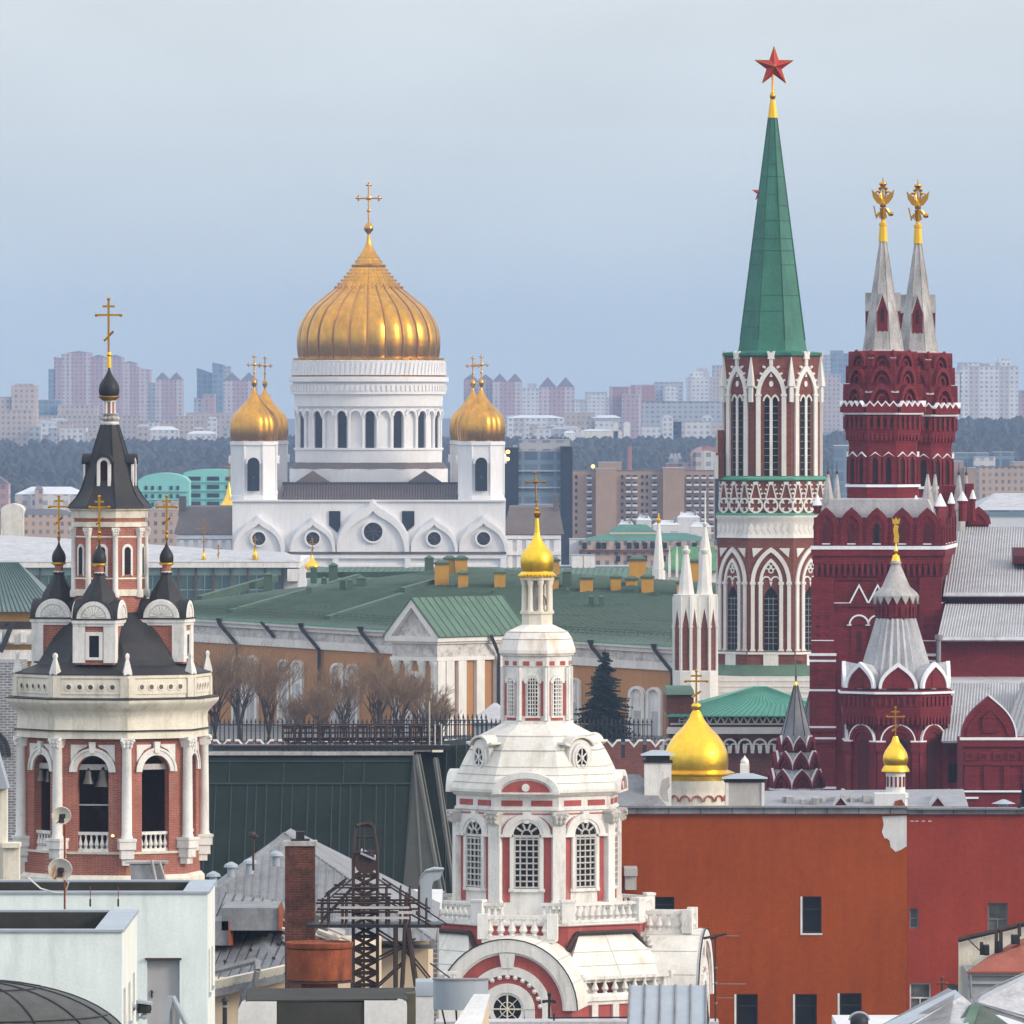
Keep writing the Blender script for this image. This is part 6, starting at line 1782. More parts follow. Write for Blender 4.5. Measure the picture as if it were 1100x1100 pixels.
  b=MB();b.box(xx[0]-.12,xx[1]+.12,p.y-.75,p.y+1.05,zt,zt+.2);b.hexa([(xx[0]-.05,p.y-.65,zt+.2),(xx[1]+.05,p.y-.65,zt+.2),(xx[1]+.05,p.y+.95,zt+.2),(xx[0]-.05,p.y+.95,zt+.2)]+[(xx[0]+.3,p.y-.2,zt+.45),(xx[1]-.3,p.y-.2,zt+.45),(xx[1]-.3,p.y+.5,zt+.45),(xx[0]+.3,p.y+.5,zt+.45)])
  part('chimney_cap',b,'dark_roof_green',ch)
 for(px,py,hh,ww)in((609,634,2.0,.5),(635,653,1.2,.28),(646,653,1.2,.28),(332,641,1.0,.3),(368,637,1.4,.32),(376,637,1.4,.32),(388,633,1.2,.5),(348,631,1.0,.3),(288,630,1.3,.5),(337,622,1.2,.35),(358,620,1.3,.5),(461,614,1.5,.5),(540,652,1.0,.25),(577,656,1.0,.25),(684,640,1.0,.25),(707,643,1.0,.2),(610,641,.8,.2),(530,641,.7,.2),(487,635,.7,.2)):
  p=rp(px,py);b=MB();b.box(p.x-ww,p.x+ww,p.y-ww,p.y+ww,p.z-.5,p.z+hh);b.prism(4,[(ww*1.75,p.z+hh),(ww*.2,p.z+hh+ww*.7)],p.x,p.y,ph=pi/4)
  part('roof_vent',b,'dark_roof_green',rf)
 def niche(pxa,pxb,ptop,pbot):
  ua,Y=U(pxa);ub,Y2=U(pxb);c=(ua+ub)/2;hw=(ub-ua)/2;Ym=(Y+Y2)/2
  zt=Z(ptop,Ym);zb=Z(pbot,Ym)
  b=MB();b.ext(F,band([(c-hw,zb)]+arc(hw,zt-hw*.8,12,hw*.8,u0=c)[::-1]+[(c+hw,zb)],[(c-hw*.66,zb)]+arc(hw*.66,zt-hw*.8,12,hw*.52,u0=c)[::-1]+[(c+hw*.66,zb)]),0.01,.42)
  o=part('niche',b,'white_plaster',t)
  b=MB();b.ext(F,[(c-hw*.67,zb),(c+hw*.67,zb)]+arc(hw*.67,zt-hw*.8,12,hw*.53,u0=c),.012,.08);part('niche_back',b,'white_plaster',o)
  b=MB();b.fbox(F,c-hw*.40,c+hw*.40,.085,.12,zb+.3,zt-2.6)
  part('window',b,'snowy_grey',o)
 for a in((251,263.5,703,790),(265.5,278,704,790),(300,312.5,708,790),(314.5,327,709,790),(357,371,712,790),(373.5,386.5,713,790),(612,624.5,728,795),(677,694,737,795),(696,712,738,795),(583,596,726,795)):
  niche(*a)
 for px in(242,330,394,641,709):
  u,Y=U(px);u2,Y2=U(px+15)
  e_=ez(u)
  b=MB();b.path([F.p(u,1.0,e_+.1),F.p(u,1.0,e_-.4),F.p(u2,.35,e_-2.7),F.p(u2,.35,9)],.2,6);b.lathe([(.2,e_-.4),(.42,e_+.2)],*F.p(u,1.0,0)[:2],n=8)
  part('downpipe',b,'black_metal',t)
 u,Y=U(287);b=MB();u2=U(297)[0];b.path([F.p(u,1.0,ez(u)+.1),F.p(u2,.35,ez(u)-1.6)],.2,6);part('downpipe',b,'black_metal',t)
 C1=Vector((-7.9-A.x,984-A.y,0));wd=6.4;dep=13.2
 uo=C1 .x*F.t[0]+C1 .y*F.t[1];dn=C1 .x*F.n[0]+C1 .y*F.n[1]
 G=Fr(C1 .x-F.t[0]*wd/2,C1 .y-F.t[1]*wd/2,0,TH)
 S_=Fr(*G.p(wd/2,-dep/2,0)[:2],0,TH+pi/2)
 e=21.0
 b=MB();b.fbox(G,-wd/2+.3,wd/2-.3,-dep,-.3,9,e-2.2);pv=part('pavilion_wall',b,'ochre_wall',t)
 b=MB();b.fbox(G,-wd/2+.05,wd/2-.05,-dep,-.05,e-2.2,e-.55);part('pavilion_frieze',b,'arsenal_frieze',pv)
 b=MB();b.fbox(G,-wd/2-.5,wd/2+.5,-dep,.5,e-.55,e);b.fbox(G,-wd/2-.1,wd/2+.1,-dep,.12,e-2.6,e-2.2);b.fbox(G,-wd/2-.2,wd/2+.2,-dep,.2,e-.8,e-.55);part('pavilion_cornice',b,'white_stone',pv)
 ph_=3.75
 b=MB();b.ext(G,[(-wd/2-.3,e),(wd/2+.3,e),(0,e+ph_)],-.6,-.2);pd=part('pediment',b,'arsenal_frieze',t)
 b=MB();b.ext(G,band([(-wd/2-.6,e),(0,e+ph_+.3),(wd/2+.6,e)],[(-wd/2+.4,e),(0,e+ph_-.7),(wd/2-.4,e)]),-.6,.5);part('raking_cornice',b,'white_stone',pd)
 b=MB()
 a0,a1=G.p(-wd/2-.75,.6,e-.02),G.p(0,.6,e+ph_+.32)
 b.slab(G.p(wd/2+.75,.6,e-.02),G.p(wd/2+.75,-dep-1.5,e-.02),G.p(0,-dep-1.5,e+ph_+.35),G.p(0,.6,e+ph_+.35),.12)
 b.slab(G.p(-wd/2-.75,-dep-1.5,e-.02),G.p(-wd/2-.75,.6,e-.02),G.p(0,.6,e+ph_+.351),G.p(0,-dep-1.5,e+ph_+.351),.12)
 pr=part('pavilion_roof',b,'light_roof_green',t,smooth=False)
 q=MB()
 for i in range(14):
  f=.5-i*(dep+1.8)/13;q.tube(G.p(wd/2+.75,f,e),G.p(0,f,e+ph_+.38),.07,4)
 part('seam',q,'dark_roof_green',pr)
 q=MB()
 for uu in(-wd/2+.55,-.95,.95,wd/2-.55):q.lathe([(.5,9),(.46,e-3.2),(.62,e-2.9),(.62,e-2.62)],*G.p(uu,-.25,0)[:2],n=10)
 part('column_trim',q,'white_stone',pv)
 q=MB()
 for uu in(-4.6,-2.6,.4,3.6):q.fbox(S_,uu-.65,uu+.65,-.3,.15,9,e-2.62)
 part('pilaster_trim',q,'white_stone',pv)
 q=MB();q.fbox(S_,-dep/2,-dep/2+1.2,-.3,.15,9,e-2.62);part('pilaster',q,'white_stone',pv)
 q=MB();q.ext(G,band([(-.9,e-6.8)]+arc(.9,e-4.6)[::-1]+[(.9,e-6.8)],[(-.5,e-6.8)]+arc(.5,e-4.6)[::-1]+[(.5,e-6.8)]),-.3,.25);part('window_trim',q,'white_stone',pv)
 b=MB();b.path([S_.p(dep/2-5.4,.9,e),S_.p(dep/2-3.6,.45,e-2.0),S_.p(dep/2-3.6,.45,9)],.2,6);part('downpipe',b,'black_metal',pv)
 return t
arsenal()
s_=Site(640,1130)
t_=thing('green_roofed_range','pale green seamed roof crest behind the row of ochre chimneys','building',s_.loc)
b=MB();b.box(s_.u(330),s_.u(775),0,26,0,s_.z(640));part('wall',b,'ochre_wall',t_)
b=MB();b.hexa([(s_.u(325),-1,s_.z(640)),(s_.u(780),-1,s_.z(644)),(s_.u(780),27,s_.z(640)),(s_.u(325),27,s_.z(640)),(s_.u(335),13,s_.z(612)),(s_.u(770),13,s_.z(612)),(s_.u(770),14,s_.z(612)),(s_.u(335),14,s_.z(612))]);rf_=part('roof',b,'light_roof_green',t_,smooth=False)
q=MB()
for i in range(70):
 f=i/69;q.tube((s_.u(325+455*f),-1,s_.z(640+4*f)+.03),(s_.u(335+435*min(1,f+.035)),13,s_.z(612)+.03),.09,4)
part('seam',q,'dark_roof_green',rf_)
s_=Site(745,1090)
t_=thing('copper_turret_block','bright green copper roofed block squeezed between the arsenal chimneys and white turrets','building',s_.loc)
b=MB();b.box(s_.u(716),s_.u(772),0,8,0,s_.z(612));part('wall',b,'white_stone',t_)
b=MB();b.hexa([(s_.u(714),-1,s_.z(613)),(s_.u(774),-1,s_.z(613)),(s_.u(774),9,s_.z(613)),(s_.u(714),9,s_.z(613)),(s_.u(722),3,s_.z(588)),(s_.u(768),3,s_.z(588)),(s_.u(768),5,s_.z(588)),(s_.u(722),5,s_.z(588))]);part('roof',b,mat('bright_copper',(0.075,0.20,0.085),.6,var=.25,scale=.8),t_)
q=MB()
for x_ in(719,727,735):q.prism(4,[(s_.r(2),s_.z(620)),(s_.r(2),s_.z(600)),(s_.r(.3),s_.z(586))],s_.u(x_),-1.4,ph=pi/4)
part('pinnacle_trim',q,'white_stone',t_)
s_=Site(0,960)
t_=thing('ochre_wing','ochre building with bracketed white cornice and grey-green hipped roof, behind the bell tower','building',s_.loc)
b=MB();b.box(s_.u(-60),s_.u(62),0,20,0,s_.z(657));wl_=part('wall',b,'ochre_chimney',t_)
b=MB();b.hexa([(s_.u(-62),-1,s_.z(657)),(s_.u(64),-1,s_.z(657)),(s_.u(64),21,s_.z(657)),(s_.u(-62),21,s_.z(657)),(s_.u(-40),9,s_.z(606)),(s_.u(14),9,s_.z(606)),(s_.u(14),11,s_.z(606)),(s_.u(-40),11,s_.z(606))]);rf_=part('roof',b,mat('grey_green_roof',(0.12,0.16,0.155),.6,var=.2,scale=.4,stain=.4,stain_col=(.2,.24,.24)),t_,smooth=False)
q=MB()
for i in range(26):
 f=i/25;q.tube((s_.u(-62+126*f),-1,s_.z(657)+.05),(s_.u(-40+54*f),9,s_.z(606)+.05),.06,4)
part('seam',q,'spire_seam',rf_)
q=MB();q.box(s_.u(-60),s_.u(63),-.8,-.01,s_.z(692),s_.z(676));q.box(s_.u(-60),s_.u(63),-.6,-.01,s_.z(710),s_.z(698))
for i in range(9):q.box(s_.u(-55+i*13),s_.u(-49+i*13),-1.3,-.81,s_.z(690),s_.z(679))
part('cornice',q,'white_plaster',wl_)
q=MB();q.box(s_.u(-61),s_.u(63.5),-1.1,-.01,s_.z(672),s_.z(667.5));q.path([(s_.u(14),-1.3,s_.z(668)),(s_.u(9),-1.3,s_.z(682)),(s_.u(1),-1.3,s_.z(700))],.3,6);part('gutter',q,'black_metal',wl_)
s_=Site(8,700)
t_=thing('grey_gabled_shed','grey brick gabled house edge tucked left behind the bell tower columns','building',s_.loc)
b=MB();b.box(s_.u(-50),s_.u(22),0,10,0,s_.z(712));part('wall',b,mat('grey_brick',(0.20,0.20,0.21),.9,var=.25,scale=1.5,brick=(.5,.2,.03,(.4,.4,.4))),t_)
q=MB();G_=Fr(s_.u(-22),-.05,0,0);q.ext(G_,band(arc(s_.r(34),s_.z(812),16),arc(s_.r(30),s_.z(812),16)),0,.4);q.ext(G_,band(arc(s_.r(26),s_.z(812),16),arc(s_.r(24),s_.z(812),16)),0,.4);part('arch_trim',q,'black_metal',t_)
s_=Site(200,1330)
t_=thing('glass_palace','long flat white-roofed palace with sea-green glazing and brown mullions','building',s_.loc)
z,u=s_.z,s_.u
yb=14
b=MB()
F_=Fr(0,0,0,0)
b.box(u(-40),u(320),0,60,0,z(606));part('wall',b,'pale_concrete',t_)
b=MB();b.hexa([(u(-42),-2,z(609.5)),(u(323),-2,z(609.5)),(u(323),62,z(609.5)),(u(-42),62,z(609.5)),(u(-42),-2,z(603.5)),(u(323),-2,z(603.5)),(u(323),62,z(603.5)),(u(-42),62,z(603.5))]);part('fascia',b,'white_plaster',t_)
b=MB();b.hexa([(u(-42),-2.1,z(603.4)),(u(323),-2.1,z(603.4)),(u(312),62,z(603.4)),(u(-42),62,z(603.4)),(u(-36),16,z(579)),(u(60),16,z(584)),(u(60),50,z(584)),(u(-36),50,z(579))]);part('attic_roof',b,'snowy_grey',t_,smooth=False)
b=MB();b.hexa([(u(62),-2,z(603.3)),(u(320),-2,z(603.3)),(u(312),40,z(603.3)),(u(62),40,z(603.3)),(u(70),20,z(589)),(u(300),20,z(597)),(u(300),36,z(597)),(u(70),36,z(589))]);part('roof',b,'snowy_grey',t_,smooth=False)
for i in range(19):
 x0=303-18.6*i
 b=MB();b.box(u(x0-17),u(x0),-.4,-.02,z(660),z(610));g_=part('glazing',b,mat('sea_green_glass',(0.10,0.17,0.16),.3,var=.35,scale=.08)if 'sea_green_glass' not in MATS else 'sea_green_glass',t_)
 q=MB();q.box(u(x0-17),u(x0),-.6,-.41,z(618),z(610));q.box(u(x0-17),u(x0),-.55,-.41,z(634),z(633));q.box(u(x0-9),u(x0-8.3),-.55,-.41,z(660),z(618.1));part('spandrel_trim',q,mat('sea_green_panel',(0.30,0.44,0.38),.6)if 'sea_green_panel' not in MATS else 'sea_green_panel',g_)
 q=MB();q.box(u(x0-.2),u(x0+1.6),-1.2,.0,z(660),z(610));part('mullion',q,mat('brown_mullion',(0.10,0.065,0.035),.7)if 'brown_mullion' not in MATS else 'brown_mullion',t_)
b=MB();b.box(u(309),u(322.5),-2.6,6,z(624),z(611));part('end_block',b,'white_plaster',t_)
def bare_tree(px,Y,top,wid,label,seed):
 rnd=random.Random(seed)
 s=Site(px,Y,10.5);z,r=s.z,s.r
 t=thing('bare_tree',label,'tree',s.loc,'leafless trees before the arsenal')
 Ht=z(top);W=r(wid)
 tr,tw=MB(),MB()
 lean=rnd.uniform(-.3,.3)
 hub=Vector((lean,0,Ht*.16))
 tr.tube((0,0,0),tuple(hub),.24,7,.19)
 def grow(p,dr,ln,rad,lev):
  q=p+dr*ln
  mb=tr if lev<2 else tw
  mb.tube(tuple(p),tuple(q),rad,5 if lev<2 else 3,rad*.62)
  if lev>=5:return
  n=(4 if lev==0 else 3)if lev<4 else 3
  for i in range(n):
   a=rnd.uniform(0,2*pi);sp=rnd.uniform(.3,.95)
   side=Vector((cos(a),sin(a),0))
   nd=(dr+side*sp+Vector((0,0,.28))).normalized()
   f=rnd.uniform(.55,1.0)if i else 1.0
   grow(p+(q-p)*f,nd,ln*rnd.uniform(.62,.86),max(rad*.56,.013),lev+1)
 for i in range(6):
  a=i*2*pi/6+rnd.uniform(-.4,.4)
  grow(hub,Vector((cos(a)*W/Ht*1.05,sin(a)*W/Ht*1.05,1)).normalized(),Ht*rnd.uniform(.22,.30),.11,0)
 part('trunk',tr,'bark',t);part('crown',tw,'twig',t,smooth=False)
 return t
for i,(px,Y,top,wid,lab)in enumerate(((231,938,697,24,'leafless tree touching the bell tower, furthest to that side of the row'),(258,962,691,32,'broadest pale leafless tree before the first pair of white niches'),(288,935,700,24,'tall thin leafless tree just short of the second pair of niches'),(322,930,744,17,'low leafless shrub across the foot of the second pair of niches'),(346,926,736,15,'small leafless tree between the second and third pairs of niches'),(371,950,713,26,'leafless tree covering the third pair of white niches'),(402,957,701,31,'tallest reddish-brown leafless tree, beside a black rainwater pipe'),(429,936,713,25,'dense leafless tree before the corner of the pedimented pavilion'),(452,944,728,20,'leafless tree before the pavilion columns'),(474,930,744,13,'shortest leafless tree below the pavilion, last in the row'))):
 bare_tree(px,Y,top,wid,lab,40+i)
def spruce(px,Y,top,base,wid):
 rnd=random.Random(5)
 s=Site(px,Y,10.5);z,r=s.z,s.r
 t=thing('spruce','dark pointed spruce standing before the ochre arsenal wall','tree',s.loc)
 b=MB();Ht=z(top);b.tube((0,0,0),(0,0,Ht),.3,7,.03);part('trunk',b,'bark',t)
 f=MB();W=r(wid)
 lv=30
 for i in range(lv):
  h=i/lv
  for j in range(int(15-9*h)):
   a=rnd.uniform(0,2*pi);L_=(W*(1-h)**.9+.25)*rnd.uniform(.62,1.14)
   zz=Ht*(.02+.96*h)+rnd.uniform(-.3,.3);dx,dy=cos(a),sin(a)
   drop=L_*rnd.uniform(.18,.42)
   m=7
   for q in range(m):
    g=(q+.6)/m
    p=Vector((dx*L_*g,dy*L_*g,zz-drop*g**1.4+L_*.10*g**4))
    wd=(1.02-g)*L_*.26+.10
    for sgn in(-1,1):
     tip=p+Vector((-dy*sgn*wd+dx*wd*.7,dx*sgn*wd+dy*wd*.7,-wd*rnd.uniform(.15,.55)))
     k=len(f.v);s2=Vector((dx,dy,0))*(wd*.30+.05)
     f.v+=[tuple(p-s2),tuple(p+s2),tuple(tip+s2*.3),tuple(p*.5+tip*.5+Vector((0,0,-.14-wd*.25)))]
     f.f+=[(k,k+1,k+2),(k,k+3,k+2),(k,k+1,k+3)]
 part('crown',f,'spruce',t,smooth=False)
spruce(650,905,695,820,53)
def railing(px0,px1,Y,zb,zt,label,step,spikes=True,name='iron_railing',m='black_metal',grp=None,th=.05):
 x0,x1=xat(px0,Y),xat(px1,Y)
 t=thing(name,label,'railing',(x0,Y,zb),grp)
 h=zt-zb;b=MB()
 for f in(.08,.86):b.box(0,x1-x0,-.04,.04,h*f,h*f+.09)
 part('rails',b,m,t)
 b=MB();n=int((x1-x0)/step)
 for i in range(n+1):
  x=(x1-x0)*i/n
  b.box(x-th,x+th,-.039,.039,0,h*.98)
  if spikes:b.prism(4,[(.16,h*.98),(.01,h*1.2)],x,0,ph=pi/4)
 part('bars_lattice',b,m,t)
 return t
railing(222,700,884,13.3,15.3,'black spiked iron railing in front of the leafless trees',.42)
railing(410,522,876,14.0,16.0,'second, taller run of spiked railing by the white booth',.42)
railing(655,745,890,12.0,13.7,'thin rail above the dark terrace by the spruce',.6,False)
b=MB();b.box(xat(215,880),xat(740,880),878.2,884.5,8,13.4)
tag(part('retaining_wall',b,'black_roof',None),'dark retaining wall at the foot of the spiked railing','wall')
s_=Site(262,860)
t_=thing('battlement_wall','dark red fortress wall with swallow-tail battlements edged in white','wall',s_.loc)
b=MB();b.box(s_.u(150),s_.u(720),0,2,0,s_.z(815));part('wall',b,'dark_brick_red',t_)
for i in range(22):
 px=215+i*23.3
 F_=Fr(s_.u(px),0,0,0);w_=s_.r(9.4)
 b=MB();b.ext(F_,[(-w_,s_.z(815)),(w_,s_.z(815)),(w_,s_.z(796)),(w_*.6,s_.z(795)),(0,s_.z(803)),(-w_*.6,s_.z(795)),(-w_,s_.z(796))],-.9,.0);me_=part('merlon',b,'dark_brick_red',t_)
 q=MB();q.ext(F_,band([(-w_,s_.z(794.6)),(-w_*.55,s_.z(794.6)),(0,s_.z(800.6)),(w_*.55,s_.z(794.6)),(w_,s_.z(794.6))],[(-w_,s_.z(796.4)),(-w_*.6,s_.z(796.4)),(0,s_.z(803.2)),(w_*.6,s_.z(796.4)),(w_,s_.z(796.4))]),-.95,.06);part('coping',q,'white_stone',me_)
s_=Site(532,892,10.5)
t_=thing('booth','small pale booth with a pyramid roof by the railing','booth',s_.loc)
b=MB();b.box(-2,2,-2,2,0,s_.z(776));part('wall',b,'pale_zinc',t_)
b=MB();b.prism(4,[(3.4,s_.z(776)),(3.4,s_.z(775)),(.2,s_.z(755))],ph=pi/4);part('roof',b,'snowy_grey',t_,smooth=False)
b=MB();b.box(-.6,.6,-2.06,-2.01,0,2);part('door',b,'zinc_roof',t_)
def green_hall():
 Y=540;s=Site(330,Y);z,u=s.z,s.u
 t=thing('sheet_metal_hall','hall under a steep dark green sheet metal mansard with pale edge strips','building',s.loc)
 yt,yb_=7.0,-4.0
 x0,x1=u(150),u(443)
 zt,zb=z(816),z(962)
 D=20
 b=MB()
 b.hexa([(x0,yb_,zb),(u(436),yb_,zb),(u(436),D,zb),(x0,D,zb),(x0,yt,zt),(x1,yt,zt),(x1,D,zt),(x0,D,zt)]);rf=part('mansard_roof',b,'dark_green_sheet',t,smooth=False)
 b=MB();b.box(x0+.3,u(560),yb_+.5,D,0,zb-.02);part('wall',b,'concrete',t)
 q=MB()
 def on(px,py):
  f=(py-816)/(962-816);return(u(px),yt+(yb_-yt)*f-.04,zt+(zb-zt)*f)
 for py,r_ in((823,.08),(846,.10)):q.tube(on(150,py),on(440,py),r_,4)
 rnd=random.Random(3)
 x=219
 while x<434:
  q.tube(on(x,847),on(x,960),.05,4);x+=rnd.choice((9,10,11,11,17))
 for x in(243,302,367,389):q.tube(on(x,823),on(x,847),.05,4)
 part('seam',q,mat('green_seam',(0.012,0.02,0.019),.6),rf)
 q=MB();q.box(x0,x1,yt-.3,yt+.3,zt,zt+.2);part('ridge_flashing',q,'grey_stone',rf)
 b=MB();b.add([on(442,816),(u(446),yt-.5,zt),(u(476),yb_-.8,z(962)),on(432.5,962),(u(446),yt+3,zt),(u(476),yb_+3,z(962))],[(3,2,1,0),(1,2,5,4)])
 fc=part('hip_facet',b,mat('olive_sheet',(0.042,0.044,0.036),.7,var=.2,scale=.5,stain=.4,stain_col=(.05,.05,.045)),t,smooth=False)
 q=MB()
 q.tube((u(443.5),yt-.5,zt),(u(455),yb_-.5,z(962)),.07,4)
 q.tube((u(446),yt-.6,zt),(u(476),yb_-.9,z(962)),.12,4);q.tube((u(449),yt+.8,zt),(u(480),yb_+.4,z(962)),.08,4)
 q.tube((u(466),yt+.5,z(820)),(u(489),yb_+.5,z(962)),.12,4);q.tube((u(468.5),yt+1.4,z(820)),(u(493),yb_+1.2,z(962)),.07,4)
 part('edge_trim',q,mat('pale_strip',(0.105,0.105,0.09),.7),fc)
 b=MB();b.hexa([(u(444),yb_+4,zb),(u(560),yb_+4,zb),(u(560),D,zb),(u(444),D,zb),(u(446),yt+3,z(812)),(u(560),yt+3,z(800)),(u(560),D,z(800)),(u(446),D,z(812))]);r2=part('rear_roof',b,'dark_green_sheet',t,smooth=False)
 q=MB()
 for x in(478,489,500):q.tube((u(x),yt+2.9,z(806)),(u(x),yb_+3.9,z(962)),.05,4)
 for f in(.12,.35):q.tube((u(446),yt+3-7*f-.1,z(812+150*f)),(u(560),yt+3-7*f-.1,z(805+152*f)),.07,4)
 part('seam',q,'green_seam',r2)
 q=MB()
 for py in(784,787.5,793,799,804):q.tube((u(300),9,z(py)),(u(470),9.5,z(py)),.05,4)
 for i in range(28):xx=300+i*6.3;q.tube((u(xx),9,z(816)),(u(xx),9,z(784)),.045,4)
 for i in range(9):xx=300+i*20;q.path([(u(xx),8.8,z(801)),(u(xx),8.8,z(785.5)),(u(xx+12),8.8,z(785.5)),(u(xx+12),8.8,z(801))],.06,4)
 part('roof_railing',q,'rusty_steel',t)
 q=MB();q.box(u(224),u(482),8,10,z(811),z(806));q.box(u(300),u(476),10.5,11,z(803),z(799));part('cable_tray',q,'black_metal',t)
 q=MB();q.box(u(442),u(462),8.2,9.4,z(813),z(811));q.box(u(463),u(475),8,9,z(813.5),z(810.5));part('plank',q,'cream_plaster',t)
 q=MB()
 for xx in(460,466,473):q.tube((u(xx),8.5,z(812)),(u(xx),8.5,z(758 if xx==460 else 783)),.04,4)
 part('post_railing',q,'concrete',t)
green_hall()
def orange_block():
 Y=560;s=Site(820,Y);z,u,r=s.z,s.u,s.r
 t=thing('rendered_block','large windowless-looking block, one half bright orange render and the other half dull red','building',s.loc)
 F=Fr(0,0,0,0)
 def wall(px0,px1,ytop,wins,m,name,D=14):
  mb=MB()
  xs=sorted(set([px0,px1]+[a for w in wins for a in w[:2]]))
  for a,c in zip(xs[:-1],xs[1:]):
   cut=[w for w in wins if w[0]<=a and w[1]>=c]
   zs=[(None,ytop)]
   top=ytop
   for w in sorted(cut,key=lambda w:w[2]):
    mb.fbox(F,u(a),u(c),-.5,0,z(w[2]),z(top));top=w[3]
   mb.fbox(F,u(a),u(c),-.5,0,0,z(top))
  return part(name,mb,m,t)
 ow=((862,882.5,963,1002.5),(703,724.5,963.5,988),(791,814,1068,1104),(854,877.5,1068,1104),(902,925.5,1067,1104))
 rw=((1061,1082.5,970,1005),(977,986.5,976,997.5),(977.2,1000,1056,1087),(1017,1036,1057,1087))
 w1=wall(640,974.5,872,ow,'orange_render','orange_wall');w2=wall(974.7,1150,872.5,rw,'red_render','red_wall')
 b=MB();b.box(u(640),u(1150),.55,9,0,z(877));part('core',b,'concrete',t)
 def win(w,par,m='dark_glass',fr='black_metal',sill=True,mull=1,trans=.36):
  x0,x1,y0,y1=w
  b=MB();b.fbox(F,u(x0),u(x1),-.38,-.33,z(y1),z(y0));o=part('window',b,m,t)
  q=MB();e=.09
  q.fbox(F,u(x0),u(x0)+e,-.33,-.2,z(y1),z(y0));q.fbox(F,u(x1)-e,u(x1),-.33,-.2,z(y1),z(y0));q.fbox(F,u(x0)+e,u(x1)-e,-.33,-.2,z(y0)-e,z(y0));q.fbox(F,u(x0)+e,u(x1)-e,-.33,-.2,z(y1),z(y1)+e)
  zt=z(y0)+(z(y1)-z(y0))*trans
  if mull:q.fbox(F,u(x0)+e,u(x1)-e,-.33,-.24,zt-.04,zt+.04)
  if mull>1:q.fbox(F,(u(x0)+u(x1))/2-.03,(u(x0)+u(x1))/2+.03,-.33,-.25,z(y1),zt)
  part('window_frame',q,fr,o)
  if sill:
   q=MB();q.fbox(F,u(x0)-.12,u(x1)+.05,-.3,.08,z(y1)-.1,z(y1));q.fbox(F,u(x0)-.12,u(x0)-.003,-.3,.03,z(y1),z(y0));part('sill',q,'white_plaster',o)
  return o
 mat('dusty_glass',(0.10,0.105,0.10),.3,var=.5,scale=1.5)
 for w in ow:win(w,w1)
 win(rw[0],w2,'dusty_glass','zinc_roof',False,2,.5);win(rw[1],w2,'dusty_glass','zinc_roof',False,1,.5);win(rw[2],w2,'dusty_glass','white_plaster',False,2,.52);win(rw[3],w2,'dusty_glass','zinc_roof',False,2,.5)
 b=MB();b.fbox(F,u(640),u(974.6),-.6,.3,z(874),z(866));b.fbox(F,u(974.9),u(1150),-.6,.22,z(874.5),z(868.5));part('coping',b,'zinc_roof',t)
 q=MB();x=650
 while x<1150:q.fbox(F,u(x),u(x)+.04,.225,.33,z(874),z(867));x+=34
 part('coping_joint',q,'black_metal',t)
 b=MB();b.slab((u(640),-.5,z(866)+.02),(u(974),-.5,z(866)+.02),(u(974),9,z(872)),(u(640),9,z(872)),.1);b.slab((u(975),-.5,z(868)+.02),(u(1150),-.5,z(868)+.02),(u(1150),9,z(874)),(u(975),9,z(874)),.1);part('roof',b,'zinc_roof',t)
 b=MB();b.add([(u(646),-.4,z(866)+.03),(u(716),-.4,z(866)+.03),(u(688),3.2,z(834)),(u(640),3.2,z(834)),(u(640),8,z(866))],[(0,1,2,3),(1,4,2),(2,4,3)]);part('hipped_roof_end',b,'zinc_roof',t,smooth=False)
 rnd=random.Random(4)
 pts=[(948,877),(973.5,876),(973.5,909),(968,913),(962,915),(957,910),(956,903),(952,900),(950,901),(947,894),(949,886)]
 b=MB();b.ext(F,[(u(a+rnd.uniform(-.5,.5))if a<973 else u(974),z(c))for a,c in pts],.001,.03);part('bare_plaster_patch',b,'pale_concrete',w1)
 b=MB()
 for a in(978,983,990,997):b.fbox(F,u(a),u(a+3.6),.001,.012,z(882.6),z(881.6))
 part('scratch_trim',b,'pale_concrete',w2)
 for(x0,x1,y0,yc,y1,m,nm)in((692.5,721.5,820,807,864,'white_plaster',0),(780,821.5,841,832,868,'concrete',1)):
  b=MB();b.box(u(x0),u(x1),.8,2.6,z(y1+6),z(y0));st=part('roof_stack',b,m,t)
  q=MB();q.box(u(x0)-.08,u(x1)+.08,.7,2.7,z(y0),z(y0)+.12);q.box(u(x0)+.1,u(x1)-.1,.9,2.5,z(y0)+.12,z(yc+5));part('stack_neck',q,'dark_timber',st)
  q=MB();cx=(u(x0)+u(x1))/2;hw=(u(x1)-u(x0))/2+.22
  q.hexa([(cx-hw,.45,z(yc+5)),(cx+hw,.45,z(yc+5)),(cx+hw,2.9,z(yc+5)),(cx-hw,2.9,z(yc+5)),(cx-hw*.35,1.4,z(yc)),(cx+hw*.35,1.4,z(yc)),(cx+hw*.35,2,z(yc)),(cx-hw*.35,2,z(yc))]);part('stack_cap',q,'pale_zinc',st,smooth=False)
  if not nm:
   q=MB();q.ext(Fr(0,.8,0,0),[(u(709),z(852)),(u(712),z(838)),(u(719),z(835)),(u(720),z(845)),(u(717),z(850)),(u(719),z(862)),(u(713),z(860))],.002,.02);part('bare_plaster_patch',q,'concrete',st)
  else:
   for xx in(x0-.2,x1-3.0):
    q=MB();q.box(u(xx),u(xx+3.2),.72,.79,z(869),z(y0));part('corner_trim',q,'white_plaster',st)
 b=MB();b.box(u(940),u(973),.6,2.4,z(872),z(853));sp=part('roof_stack',b,'pale_concrete',t)
